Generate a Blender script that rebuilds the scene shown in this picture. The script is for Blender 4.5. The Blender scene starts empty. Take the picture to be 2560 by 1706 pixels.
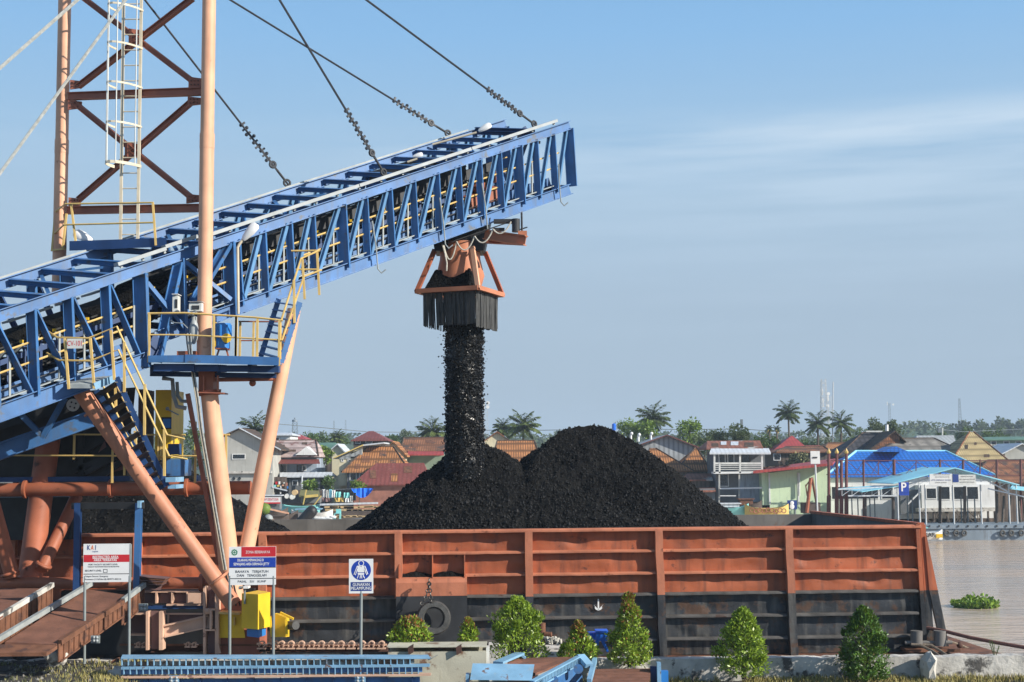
import bpy, math, random
from mathutils import Vector, Matrix, noise
V = Vector
PI = math.pi
rnd = random.Random(11)
SC = bpy.context.scene
COL = SC.collection
# ------------------------------------------------------------------ camera model: pixel of the 2560x1706 frame + depth -> world point
F, CX, CY, CAMZ = 3400.0, 1280.0, 853.0, 9.0
PITCH, ROLL = math.atan(297 / 3400), math.radians(-0.5)
CM = Matrix.Rotation(PI / 2 + PITCH, 3, 'X') @ Matrix.Rotation(ROLL, 3, 'Z')
CI = CM.inverted()
def P(px, py, Y):
    d = CM @ V(((px - CX) / F, -(py - CY) / F, -1))
    return V((0, 0, CAMZ)) + d * (Y / d.y)
def PZ(px, py, z):
    d = CM @ V(((px - CX) / F, -(py - CY) / F, -1))
    return V((0, 0, CAMZ)) + d * ((z - CAMZ) / d.z)
def S(px, Y): return px * Y / F
ZO = {'r1': (0, 0, .40816), 'r2': (0, 560, .40816), 'r3': (0, 1066, .40816), 'r4': (560, 560, .40816),
      'r5': (560, 1066, .40816), 'r6': (900, 250, .40816), 'a1': (560, 980, .22957), 'a2': (1000, 960, .22957),
      'a3': (1460, 940, .22957), 'a4': (1760, 1000, .20408), 'a5': (2060, 1000, .22957), 'a6': (2060, 1250, .29087),
      'a7': (1100, 1300, .25896), 'a8': (1600, 1300, .25896), 'b1': (0, 780, .1913), 'b2': (100, 940, .1913),
      'b3': (380, 560, .1913), 'b4': (0, 1380, .2079), 'b5': (320, 1380, .2079), 'b8': (640, 1200, .136)}
def zx(k, x, y):
    o = ZO[k]; return o[0] + x * o[2], o[1] + y * o[2]
def Q(k, x, y, Y):
    a, b = zx(k, x, y); return P(a, b, Y)
# ------------------------------------------------------------------ mesh collector
UP = V((0, 0, 1))
class MB:
    def __init__(s): s.v = []; s.f = []
    def add(s, vs, fs):
        n = len(s.v); s.v += [tuple(x) for x in vs]; s.f += [tuple(i + n for i in f) for f in fs]; return s
    def hexa(s, p):  # 8 points: bottom 4 ccw, top 4 ccw
        return s.add(p, [(3, 2, 1, 0), (4, 5, 6, 7), (0, 1, 5, 4), (1, 2, 6, 5), (2, 3, 7, 6), (3, 0, 4, 7)])
    def box(s, a, b):
        x0, x1 = sorted((a[0], b[0])); y0, y1 = sorted((a[1], b[1])); z0, z1 = sorted((a[2], b[2]))
        return s.hexa([(x0, y0, z0), (x1, y0, z0), (x1, y1, z0), (x0, y1, z0), (x0, y0, z1), (x1, y0, z1), (x1, y1, z1), (x0, y1, z1)])
    def cbox(s, c, sx, sy, sz, rz=0):
        M = Matrix.Rotation(rz, 3, 'Z'); c = V(c); p = []
        for z in (-sz / 2, sz / 2):
            for x, y in ((-1, -1), (1, -1), (1, 1), (-1, 1)): p.append(c + M @ V((x * sx / 2, y * sy / 2, z)))
        return s.hexa(p)
    def frame(s, p0, p1, up=UP):
        a = (p1 - p0); a.normalize(); u = V(up)
        if abs(a.dot(u.normalized())) > .97: u = V((0, 1, 0)) if abs(a.y) < .9 else V((1, 0, 0))
        sd = a.cross(u); sd.normalize(); u = sd.cross(a); u.normalize(); return a, sd, u
    def bar(s, p0, p1, w, h, up=UP, so=0, uo=0):
        p0, p1 = V(p0), V(p1); a, sd, u = s.frame(p0, p1, up); p = []
        o = sd * so + u * uo
        for q in (p0 + o, p1 + o): pass
        lo = [p0 + o - sd * w / 2 - u * h / 2, p1 + o - sd * w / 2 - u * h / 2, p1 + o + sd * w / 2 - u * h / 2, p0 + o + sd * w / 2 - u * h / 2]
        return s.hexa(lo + [x + u * h for x in lo])
    def ibeam(s, p0, p1, h, w, up=UP, t=.02):
        s.bar(p0, p1, w, t, up, 0, h / 2 - t / 2); s.bar(p0, p1, w, t, up, 0, -h / 2 + t / 2)
        return s.bar(p0, p1, t, h - 2 * t, up)
    def tube(s, p0, p1, r0, r1=None, n=10, caps=True):
        p0, p1 = V(p0), V(p1); r1 = r0 if r1 is None else r1
        a, sd, u = s.frame(p0, p1); vs = []
        for q, r in ((p0, r0), (p1, r1)):
            for i in range(n):
                t = 2 * PI * i / n; vs.append(q + sd * math.cos(t) * r + u * math.sin(t) * r)
        fs = [(i, (i + 1) % n, n + (i + 1) % n, n + i) for i in range(n)]
        if caps: fs += [tuple(range(n))[::-1], tuple(range(n, 2 * n))]
        return s.add(vs, fs)
    def path(s, pts, r, n=6):
        pts = [V(p) for p in pts]; vs = []; fs = []; prev = None
        for k, p in enumerate(pts):
            t = (pts[min(k + 1, len(pts) - 1)] - pts[max(k - 1, 0)]).normalized()
            if prev is None: sd = t.cross(UP if abs(t.z) < .95 else V((0, 1, 0)))
            else: sd = prev - t * prev.dot(t)
            sd.normalize(); prev = sd; u = sd.cross(t)
            rr = r[k] if isinstance(r, (list, tuple)) else r
            for i in range(n):
                q = 2 * PI * i / n; vs.append(p + sd * math.cos(q) * rr + u * math.sin(q) * rr)
        m = len(pts)
        for k in range(m - 1):
            for i in range(n): fs.append((k * n + i, k * n + (i + 1) % n, (k + 1) * n + (i + 1) % n, (k + 1) * n + i))
        fs += [tuple(range(n))[::-1], tuple(range((m - 1) * n, m * n))]
        return s.add(vs, fs)
    def prism(s, poly, vec):
        poly = [V(p) for p in poly]; vec = V(vec); n = len(poly)
        return s.add(poly + [p + vec for p in poly], [tuple(range(n))[::-1], tuple(range(n, 2 * n))] + [(i, (i + 1) % n, n + (i + 1) % n, n + i) for i in range(n)])
    def ball(s, c, rx, ry=None, rz=None, n=10, m=6):
        ry = ry or rx; rz = rz or rx; c = V(c); vs = [c + V((0, 0, -rz))]; fs = []
        for j in range(1, m):
            t = -PI / 2 + PI * j / m
            for i in range(n):
                q = 2 * PI * i / n; vs.append(c + V((rx * math.cos(t) * math.cos(q), ry * math.cos(t) * math.sin(q), rz * math.sin(t))))
        vs.append(c + V((0, 0, rz)))
        for i in range(n): fs.append((0, 1 + (i + 1) % n, 1 + i)); fs.append((len(vs) - 1, 1 + (m - 2) * n + i, 1 + (m - 2) * n + (i + 1) % n))
        for j in range(m - 2):
            for i in range(n): a = 1 + j * n; fs.append((a + i, a + (i + 1) % n, a + n + (i + 1) % n, a + n + i))
        return s.add(vs, fs)
    def torus(s, c, ax, R, r, n=28, m=10, flat=1.0):
        c = V(c); a = V(ax).normalized(); e1 = a.cross(UP if abs(a.z) < .9 else V((1, 0, 0))).normalized(); e2 = a.cross(e1); vs = []; fs = []
        for i in range(n):
            q = 2 * PI * i / n; d = e1 * math.cos(q) + e2 * math.sin(q)
            for j in range(m):
                w = 2 * PI * j / m; vs.append(c + d * (R + r * math.cos(w)) + a * r * flat * math.sin(w))
        for i in range(n):
            for j in range(m): fs.append((i * m + j, ((i + 1) % n) * m + j, ((i + 1) % n) * m + (j + 1) % m, i * m + (j + 1) % m))
        return s.add(vs, fs)
    def leaf(s, p, d, nrm, L, W):
        sd = d.cross(nrm); 
        if sd.length < 1e-4: sd = V((1, 0, 0))
        sd.normalize(); m = p + d * L * .5
        return s.add([p, m + sd * W / 2, p + d * L, m - sd * W / 2], [(0, 1, 2, 3)])
    def build(s, name, mat, parent=None, smooth=False, kind=None, angle=40):
        return mk(name, s.v, s.f, mat, parent, smooth, kind, angle)
def split(mb, name, m, par, n=1):
    """one object per connected piece (n pieces of geometry per object)"""
    p = list(range(len(mb.v)))
    def f_(a):
        while p[a] != a: p[a] = p[p[a]]; a = p[a]
        return a
    for f in mb.f:
        for q in f[1:]: p[f_(q)] = f_(f[0])
    g = {}
    for f in mb.f: g.setdefault(f_(f[0]), []).append(f)
    ks = list(g)
    for i in range(0, len(ks), n):
        b = MB(); mp = {}
        for k in ks[i:i + n]:
            for f in g[k]:
                for q in f:
                    if q not in mp: mp[q] = len(b.v); b.v.append(mb.v[q])
                b.f.append(tuple(mp[q] for q in f))
        b.build(name, m, par)
WO = {}
def mk(name, v, f, mat, parent=None, smooth=False, kind=None, angle=40):
    xs = [p[0] for p in v]; ys = [p[1] for p in v]; zs = [p[2] for p in v]
    c = V(((min(xs) + max(xs)) / 2, (min(ys) + max(ys)) / 2, min(zs) if parent is None else (min(zs) + max(zs)) / 2))
    me = bpy.data.meshes.new(name); me.from_pydata([(p[0] - c.x, p[1] - c.y, p[2] - c.z) for p in v], [], f)
    me.materials.append(mat); me.update()
    if smooth:
        me.polygons.foreach_set('use_smooth', [True] * len(me.polygons))
        if angle < 180: me.set_sharp_from_angle(angle=math.radians(angle))
    o = bpy.data.objects.new(name, me); COL.objects.link(o); o.location = c; WO[o.name] = c
    if parent is not None:
        o.parent = parent; o.matrix_parent_inverse = Matrix.Translation(-WO[parent.name])
    if kind: o['kind'] = kind
    return o
def thing(name, label, cat, loc, group=None):
    o = bpy.data.objects.new(name, None); COL.objects.link(o); o.location = loc; o.empty_display_size = .3; WO[o.name] = V(loc)
    return tag(o, label, cat, group)
def tag(o, label, cat=None, group=None, kind=None):
    if label: o['label'] = label
    if cat: o['category'] = cat
    if group: o['group'] = group
    if kind: o['kind'] = kind
    return o
# ------------------------------------------------------------------ materials
def nd(nt, t, **k):
    n = nt.nodes.new(t)
    for a, b in k.items():
        if a.startswith('i_'): n.inputs[int(a[2:])].default_value = b
        else: setattr(n, a, b)
    return n
def c4(c, k=1.0): return (min(1, c[0] * k), min(1, c[1] * k), min(1, c[2] * k), 1)
def mat(name, col, rough=.6, var=.22, scale=2.5, rust=None, rsc=1.2, rth=.62, metal=0, bump=0, bsc=25, spec=.4, streak=None, stth=.55, isl=0, isl_col=None, tile=None, trans=0):
    m = bpy.data.materials.new(name); m.use_nodes = True; nt = m.node_tree; nt.nodes.clear(); L = nt.links.new
    out = nd(nt, 'ShaderNodeOutputMaterial'); b = nd(nt, 'ShaderNodeBsdfPrincipled'); L(b.outputs[0], out.inputs[0])
    tc = nd(nt, 'ShaderNodeTexCoord'); geo = nd(nt, 'ShaderNodeNewGeometry')
    b.inputs['Metallic'].default_value = metal; b.inputs['Roughness'].default_value = rough
    b.inputs['Specular IOR Level'].default_value = spec
    n1 = nd(nt, 'ShaderNodeTexNoise'); n1.inputs['Scale'].default_value = scale; n1.inputs['Detail'].default_value = 6; L(geo.outputs['Position'], n1.inputs['Vector'])
    r = nd(nt, 'ShaderNodeValToRGB'); L(n1.outputs[0], r.inputs[0])
    r.color_ramp.elements[0].position = .3; r.color_ramp.elements[1].position = .7
    r.color_ramp.elements[0].color = c4(col, 1 - var); r.color_ramp.elements[1].color = c4(col, 1 + var)
    cur = r.outputs[0]
    def mix(fac, a, bcol, bl='MIX'):
        x = nd(nt, 'ShaderNodeMix', data_type='RGBA', blend_type=bl)
        if isinstance(fac, float): x.inputs[0].default_value = fac
        else: L(fac, x.inputs[0])
        L(a, x.inputs[6])
        if isinstance(bcol, tuple): x.inputs[7].default_value = bcol
        else: L(bcol, x.inputs[7])
        return x.outputs[2]
    if isl:
        hs = nd(nt, 'ShaderNodeValToRGB'); L(geo.outputs['Random Per Island'], hs.inputs[0])
        ic = isl_col or col
        hs.color_ramp.elements[0].color = c4(col, 1 - isl); hs.color_ramp.elements[1].color = c4(ic, 1 + isl)
        cur = mix(.75, cur, hs.outputs[0])
    if tile:  # (kind, pitch_across, pitch_down, dark) ribs along local x / courses along z
        ax, pitch, course, dk = tile
        sx = nd(nt, 'ShaderNodeSeparateXYZ'); L(geo.outputs['Position'], sx.inputs[0])
        def wave(sock, p):
            q = nd(nt, 'ShaderNodeMath', operation='MULTIPLY', i_1=2 * PI / p); L(sock, q.inputs[0])
            w = nd(nt, 'ShaderNodeMath', operation='SINE'); L(q.outputs[0], w.inputs[0])
            e = nd(nt, 'ShaderNodeMath', operation='MULTIPLY_ADD', i_1=.5, i_2=.5); L(w.outputs[0], e.inputs[0]); return e.outputs[0]
        if pitch:
            fw = nd(nt, 'ShaderNodeMath', operation='POWER', i_1=2.0); L(wave(sx.outputs[{'x': 0, 'y': 1}[ax]], pitch), fw.inputs[0])
            cur = mix(fw.outputs[0], cur, c4(col, dk))
        if course:
            fw = nd(nt, 'ShaderNodeMath', operation='POWER', i_1=4.0); L(wave(sx.outputs[2], course), fw.inputs[0])
            cur = mix(fw.outputs[0], cur, c4(col, dk * .9))
    if streak:
        mp = nd(nt, 'ShaderNodeMapping'); mp.inputs['Scale'].default_value = (3.2, 3.2, .35); L(geo.outputs['Position'], mp.inputs['Vector'])
        n3 = nd(nt, 'ShaderNodeTexNoise'); n3.inputs['Scale'].default_value = 1.6; n3.inputs['Detail'].default_value = 7; L(mp.outputs[0], n3.inputs['Vector'])
        r3 = nd(nt, 'ShaderNodeValToRGB'); L(n3.outputs[0], r3.inputs[0]); r3.color_ramp.elements[0].position = stth; r3.color_ramp.elements[1].position = stth + .2
        r3.color_ramp.elements[1].color = (.8, .8, .8, 1)
        cur = mix(r3.outputs[0], cur, c4(streak))
    if rust:
        n2 = nd(nt, 'ShaderNodeTexNoise'); n2.inputs['Scale'].default_value = rsc; n2.inputs['Detail'].default_value = 9; n2.inputs['Roughness'].default_value = .65; L(geo.outputs['Position'], n2.inputs['Vector'])
        r2 = nd(nt, 'ShaderNodeValToRGB'); L(n2.outputs[0], r2.inputs[0]); r2.color_ramp.elements[0].position = rth; r2.color_ramp.elements[1].position = rth + .07
        cur = mix(r2.outputs[0], cur, c4(rust))
    L(cur, b.inputs['Base Color'])
    if trans:
        tr = nd(nt, 'ShaderNodeBsdfTranslucent'); ms = nd(nt, 'ShaderNodeMixShader', i_0=trans); L(mix(.5, cur, c4((.30, .36, .03))), tr.inputs[0]); L(b.outputs[0], ms.inputs[1]); L(tr.outputs[0], ms.inputs[2]); L(ms.outputs[0], out.inputs[0])
    if bump:
        nb = nd(nt, 'ShaderNodeTexNoise'); nb.inputs['Scale'].default_value = bsc; nb.inputs['Detail'].default_value = 5; L(geo.outputs['Position'], nb.inputs['Vector'])
        bp = nd(nt, 'ShaderNodeBump'); bp.inputs['Strength'].default_value = bump; bp.inputs['Distance'].default_value = .05; L(nb.outputs[0], bp.inputs['Height']); L(bp.outputs[0], b.inputs['Normal'])
    return m
M = {}
def dm(key, *a, **k): M[key] = mat(key, *a, **k)
RUST = (.13, .045, .02)
dm('salmon', (.71, .385, .24), .55, .16, 1.3, rust=(.38, .15, .08), rsc=2.8, rth=.66, streak=(.55, .27, .17), stth=.56)
dm('orange_pipe', (.36, .115, .06), .55, .25, 1.5, rust=(.10, .035, .02), rsc=1.6, rth=.60)
dm('chute_orange', (.50, .19, .10), .55, .18, 1.5, rust=(.25, .09, .05), rsc=1.8, rth=.66)
dm('strut_orange', (.50, .215, .125), .55, .2, 1.4, rust=(.16, .06, .04), rsc=1.9, rth=.60, streak=(.30, .12, .07), stth=.56)
dm('girder_rust', (.27, .27, .25), .8, .3, 3, rust=(.15, .075, .045), rsc=3, rth=.50, streak=(.16, .10, .07), stth=.5)
dm('oxide', (.34, .115, .07), .6, .2, 2)
dm('blue', (.052, .160, .375), .38, .22, 1.6, rust=(.10, .12, .15), rsc=2.6, rth=.59, streak=(.075, .125, .22), stth=.52, spec=.5)
dm('blue_sunlit', (.125, .27, .47), .45, .2, 2, rust=(.13, .16, .20), rsc=2.2, rth=.64, spec=.5)  # lighter copy of the blue, imitates sunlit faces of the truss diagonals
dm('lit_grey', (.085, .08, .075), .6, .4, 2.5, rust=(.07, .04, .03), rsc=2.2, rth=.58, bump=.2)  # rusted grey, lightened to imitate the sunlit stiffener tops
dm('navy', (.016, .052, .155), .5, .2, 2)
dm('pale_blue', (.20, .38, .55), .5, .2, 2, rust=(.15, .085, .06), rsc=4, rth=.60, streak=(.30, .36, .38), stth=.6)
dm('tray', (.33, .36, .37), .45, .18, 2.5, rust=(.34, .36, .37), rsc=3, rth=.58)
dm('yellow', (.66, .46, .16), .5, .15, 3, rust=(.40, .22, .08), rsc=6, rth=.66)
dm('cream_pipe', (.60, .53, .40), .5, .15, 3)
dm('bright_yellow', (.78, .50, .03), .45, .12, 2, rust=(.35, .2, .03), rsc=3, rth=.7)
dm('barge_red', (.365, .098, .040), .6, .22, .9, rust=(.12, .042, .026), rsc=2.6, rth=.60, streak=(.17, .058, .034), stth=.49, bump=.25, bsc=5)
dm('barge_worn', (.43, .155, .085), .6, .2, 1.2, rust=(.16, .06, .035), rsc=2.4, rth=.62, streak=(.27, .10, .06), stth=.56, bump=.2, bsc=7)
dm('barge_black', (.030, .033, .038), .45, .55, 1.0, rust=(.09, .052, .035), rsc=1.6, rth=.54, streak=(.105, .10, .092), stth=.48, bump=.3, bsc=7, spec=.4)
dm('rust', (.17, .075, .042), .8, .35, 3, rust=(.08, .04, .03), rsc=2.5, rth=.55, bump=.2, bsc=30)
dm('dark_rust', (.09, .045, .035), .8, .35, 3)
dm('deck_rust', (.19, .085, .055), .85, .3, 2, rust=(.30, .22, .16), rsc=1.3, rth=.66, streak=(.12, .06, .045), bump=.2, bsc=20)
dm('hold_grey', (.16, .15, .14), .7, .25, 1.2, rust=(.16, .09, .06), rsc=1.0, rth=.62, streak=(.09, .085, .08))
dm('galv', (.30, .33, .33), .5, .2, 4)
dm('grey_post', (.22, .25, .25), .5, .12, 4)
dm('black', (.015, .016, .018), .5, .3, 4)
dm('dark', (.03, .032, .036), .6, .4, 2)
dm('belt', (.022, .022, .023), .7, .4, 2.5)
dm('rubber', (.060, .060, .058), .65, .35, 6, bump=.3, bsc=30)
dm('curtain', (.048, .048, .046), .55, .3, 6, streak=(.085, .085, .08), stth=.5)
dm('coal', (.0055, .0055, .0058), .72, .6, 6, rust=(.0105, .0103, .010), rsc=.8, rth=.48, bump=1.0, bsc=13, spec=.08)
dm('coal_lump', (.017, .017, .0175), .65, .6, 8, isl=.8, spec=.14)
dm('coal_wet', (.007, .0072, .008), .36, .5, 8, spec=.5)
dm('white', (.78, .78, .77), .5, .05, 2)
dm('offwhite', (.62, .63, .60), .55, .15, 2, rust=(.35, .33, .30), rsc=3, rth=.68)
dm('sign_red', (.55, .025, .035), .45, .06); dm('sign_blue', (.015, .055, .36), .45, .06); dm('sign_dkblue', (.02, .05, .22), .45, .06)
dm('ink', (.03, .03, .035), .6, .05); dm('sign_green', (.01, .20, .09), .5, .05); dm('sign_orange', (.75, .18, .05), .5, .05)
dm('motor_blue', (.03, .20, .55), .4, .1); dm('bin_blue', (.02, .16, .72), .4, .12)
dm('concrete', (.52, .50, .46), .9, .3, 2, rust=(.09, .085, .08), rsc=2.2, rth=.54, bump=.4, bsc=12)
dm('concrete_pale', (.52, .50, .45), .9, .2, 2, rust=(.18, .17, .15), rsc=2.0, rth=.56, bump=.3, bsc=12)
dm('tank_cream', (.50, .48, .38), .7, .15, 1.5, rust=(.20, .11, .07), rsc=1.8, rth=.555, streak=(.34, .30, .22), bump=.1)
dm('pink_steel', (.62, .40, .29), .65, .15, 2, rust=(.20, .09, .07), rsc=2, rth=.62)
dm('mauve', (.16, .09, .085), .7, .2, 2)
dm('gravel', (.10, .095, .085), .95, .6, 3.5, rust=(.025, .024, .022), rsc=3.5, rth=.5, bump=1, bsc=18)
dm('stone', (.22, .21, .19), .9, .35, 6)
dm('rope', (.20, .16, .12), .9, .3, 20); dm('rope_red', (.16, .075, .06), .9, .3, 20); dm('rope_pale', (.48, .46, .40), .8, .3, 20)
dm('chain', (.09, .085, .08), .5, .3, 10, metal=.6); dm('cable', (.035, .04, .05), .5, .3, 8)
dm('wire_grey', (.36, .37, .35), .6, .25, 14)
dm('leaf_shrub', (.13, .235, .022), .4, .25, 3, isl=.5, isl_col=(.32, .44, .045), spec=.5, trans=.3)
dm('leaf_dark', (.045, .11, .018), .42, .25, 3, isl=.5, isl_col=(.085, .18, .02), spec=.5, trans=.2)
dm('leaf_red', (.17, .09, .03), .45, .25, 3, isl=.5, isl_col=(.40, .14, .06), spec=.5, trans=.3)
dm('leaf_tree', (.045, .095, .025), .55, .3, .5, isl=.5, isl_col=(.085, .15, .035), trans=.2)
dm('leaf_bright', (.10, .19, .03), .55, .3, .5, isl=.5, isl_col=(.19, .28, .04), trans=.25)
dm('leaf_grey', (.05, .08, .035), .6, .3, .5, isl=.5, isl_col=(.09, .125, .055), trans=.2)
dm('palm', (.055, .10, .028), .45, .3, .6, isl=.5, isl_col=(.17, .21, .07), spec=.5, trans=.2)
dm('palm_dark', (.065, .10, .035), .45, .3, .6, isl=.5, isl_col=(.12, .16, .06), spec=.5, trans=.2)
dm('bark', (.13, .10, .075), .9, .3, 4); dm('stem', (.06, .045, .035), .9, .3, 5)
dm('hyacinth', (.10, .22, .03), .4, .25, 3, isl=.5, isl_col=(.28, .42, .06), spec=.5, trans=.3)
dm('dry_grass', (.36, .28, .10), .8, .3, 2, isl=.4, isl_col=(.26, .25, .08))
dm('weed', (.10, .12, .05), .8, .3, 2, isl=.5, isl_col=(.20, .19, .09))
# ------------------------------------------------------------------ camera, light, sky
cam = bpy.data.cameras.new('camera'); cam.sensor_width = 36; cam.lens = 36 * F / 2560; cam.clip_start = .5; cam.clip_end = 20000
co = bpy.data.objects.new('camera', cam); COL.objects.link(co); co.matrix_world = Matrix.Translation((0, 0, CAMZ)) @ CM.to_4x4(); SC.camera = co
SD = V((.81, -.37, .45)).normalized()
sun = bpy.data.lights.new('sun', 'SUN'); sun.energy = 5.0; sun.angle = math.radians(.5); sun.color = (1, .93, .82)
so = bpy.data.objects.new('sun', sun); COL.objects.link(so); so.location = (60, -30, 60); so.rotation_euler = SD.to_track_quat('Z', 'Y').to_euler()
SC.view_settings.view_transform = 'Standard'; SC.view_settings.look = 'None'; SC.view_settings.exposure = .5; SC.view_settings.gamma = 1
w = bpy.data.worlds.new('World'); SC.world = w; w.use_nodes = True; nt = w.node_tree; nt.nodes.clear(); L = nt.links.new
out = nd(nt, 'ShaderNodeOutputWorld'); bg = nd(nt, 'ShaderNodeBackground'); L(bg.outputs[0], out.inputs[0])
sky = nd(nt, 'ShaderNodeTexSky', sky_type='NISHITA'); sky.sun_disc = False; sky.sun_elevation = math.asin(SD.z); sky.sun_rotation = math.atan2(SD.x, SD.y)
sky.air_density = 1.3; sky.dust_density = 1.2; sky.ozone_density = 2.2; sky.altitude = 0
tc = nd(nt, 'ShaderNodeTexCoord')
sp = nd(nt, 'ShaderNodeSeparateXYZ'); L(tc.outputs['Generated'], sp.inputs[0])
def mth(op, a, b=None, c=None):
    n = nd(nt, 'ShaderNodeMath', operation=op)
    for i, x in enumerate((a, b, c)):
        if x is None: continue
        if isinstance(x, (int, float)): n.inputs[i].default_value = x
        else: L(x, n.inputs[i])
    return n.outputs[0]
# thin cirrus: noise in direction space, on a band of low elevations
mp = nd(nt, 'ShaderNodeMapping'); mp.inputs['Scale'].default_value = (2.4, 2.4, 32.0); mp.inputs['Location'].default_value = (.35, .2, .55); L(tc.outputs['Generated'], mp.inputs[0])
cn = nd(nt, 'ShaderNodeTexNoise'); cn.inputs['Scale'].default_value = 1.5; cn.inputs['Detail'].default_value = 8; cn.inputs['Roughness'].default_value = .55; L(mp.outputs[0], cn.inputs['Vector'])
cr = nd(nt, 'ShaderNodeValToRGB'); L(cn.outputs[0], cr.inputs[0]); cr.color_ramp.elements[0].position = .36; cr.color_ramp.elements[1].position = .60
band = nd(nt, 'ShaderNodeValToRGB'); L(sp.outputs[2], band.inputs[0]); e = band.color_ramp.elements
e[0].position = .02; e[0].color = (.0, .0, .0, 1); e[1].position = .30; e[1].color = (0, 0, 0, 1)
for p_, k_ in ((.08, .06), (.16, .28), (.208, .75), (.230, 1.0), (.252, .05)):
    x = e.new(p_); x.color = (k_, k_, k_, 1)
side = mth('MULTIPLY_ADD', sp.outputs[0], 2.2, .5); side = nd(nt, 'ShaderNodeClamp').outputs[0] if False else side
cl = mth('MULTIPLY', mth('MULTIPLY', cr.outputs[0], band.outputs[0]), mth('MINIMUM', mth('MAXIMUM', side, .12), 1.0))
# tropical sky: measured colour by height over the horizon, going over into the physical sky higher up
hz = nd(nt, 'ShaderNodeValToRGB'); L(sp.outputs[2], hz.inputs[0]); e = hz.color_ramp.elements
e[0].position = 0; e[0].color = (.365, .488, .622, 1); e[1].position = .72; e[1].color = (.075, .20, .46, 1)
for p_, c_ in ((.05, (.376, .497, .631)), (.117, (.400, .530, .680)), (.185, (.405, .575, .755)), (.24, (.345, .565, .810)), (.305, (.262, .525, .860)), (.42, (.17, .41, .78))):
    x = e.new(p_); x.color = (*c_, 1)
hs = nd(nt, 'ShaderNodeVectorMath', operation='SCALE'); L(hz.outputs[0], hs.inputs[0]); hs.inputs['Scale'].default_value = 7.9
wf = nd(nt, 'ShaderNodeMapRange'); L(sp.outputs[2], wf.inputs[0]); wf.inputs[1].default_value = .33; wf.inputs[2].default_value = .75; wf.inputs[3].default_value = .92; wf.inputs[4].default_value = .2
m1 = nd(nt, 'ShaderNodeMix', data_type='RGBA'); L(wf.outputs[0], m1.inputs[0]); L(sky.outputs[0], m1.inputs[6]); L(hs.outputs[0], m1.inputs[7])
m2 = nd(nt, 'ShaderNodeMix', data_type='RGBA'); L(cl, m2.inputs[0]); L(m1.outputs[2], m2.inputs[6]); m2.inputs[7].default_value = (4.7, 5.9, 7.1, 1)
L(m2.outputs[2], bg.inputs[0]); bg.inputs[1].default_value = .0885
# ------------------------------------------------------------------ setting
def water():
    m = bpy.data.materials.new('river_water'); m.use_nodes = True; nt = m.node_tree; L = nt.links.new; b = nt.nodes['Principled BSDF']
    b.inputs['Base Color'].default_value = (.50, .405, .31, 1); b.inputs['Roughness'].default_value = .12; b.inputs['Specular IOR Level'].default_value = .5
    geo = nd(nt, 'ShaderNodeNewGeometry'); h = None
    mp = nd(nt, 'ShaderNodeMapping'); mp.inputs['Scale'].default_value = (.02, .11, 1); L(geo.outputs['Position'], mp.inputs[0]); n = nd(nt, 'ShaderNodeTexNoise'); n.inputs['Scale'].default_value = 1; n.inputs['Detail'].default_value = 5; L(mp.outputs[0], n.inputs['Vector'])
    cr_ = nd(nt, 'ShaderNodeValToRGB'); L(n.outputs[0], cr_.inputs[0]); cr_.color_ramp.elements[0].position = .38; cr_.color_ramp.elements[1].position = .62; cr_.color_ramp.elements[0].color = (.47, .385, .30, 1); cr_.color_ramp.elements[1].color = (.62, .455, .31, 1); L(cr_.outputs[0], b.inputs['Base Color'])
    for sc, st in (((.16, .75, 1), .5), ((.55, 2.2, 1), .35), ((2.2, 6.5, 1), .14)):
        mp = nd(nt, 'ShaderNodeMapping'); mp.inputs['Scale'].default_value = sc; L(geo.outputs['Position'], mp.inputs[0])
        n = nd(nt, 'ShaderNodeTexNoise'); n.inputs['Scale'].default_value = 1; n.inputs['Detail'].default_value = 4; L(mp.outputs[0], n.inputs['Vector'])
        k = nd(nt, 'ShaderNodeMath', operation='MULTIPLY', i_1=st); L(n.outputs[0], k.inputs[0])
        if h is None: h = k.outputs[0]
        else:
            a = nd(nt, 'ShaderNodeMath', operation='ADD'); L(h, a.inputs[0]); L(k.outputs[0], a.inputs[1]); h = a.outputs[0]
    bp = nd(nt, 'ShaderNodeBump'); bp.inputs['Strength'].default_value = .55; bp.inputs['Distance'].default_value = .5; L(h, bp.inputs['Height']); L(bp.outputs[0], b.inputs['Normal'])
    return m
M['water'] = water()
MB().add([(-500, 33, 0), (500, 33, 0), (500, 178, 0), (-500, 178, 0)], [(0, 1, 2, 3)]).build('river', M['water'], kind='structure')
dm('mud', (.16, .13, .09), .95, .35, .3, rust=(.07, .09, .035), rsc=.12, rth=.5, bump=.3, bsc=4)
g = MB(); g.add([(-600, 166, -.6), (600, 166, -.6), (600, 174, 1.2), (-600, 174, 1.2), (600, 420, 2.2), (-600, 420, 2.2), (2600, 4200, 3), (-2600, 4200, 3)], [(0, 1, 2, 3), (3, 2, 4, 5), (5, 4, 6, 7)])
g.build('far_bank', M['mud'], kind='structure')
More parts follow.
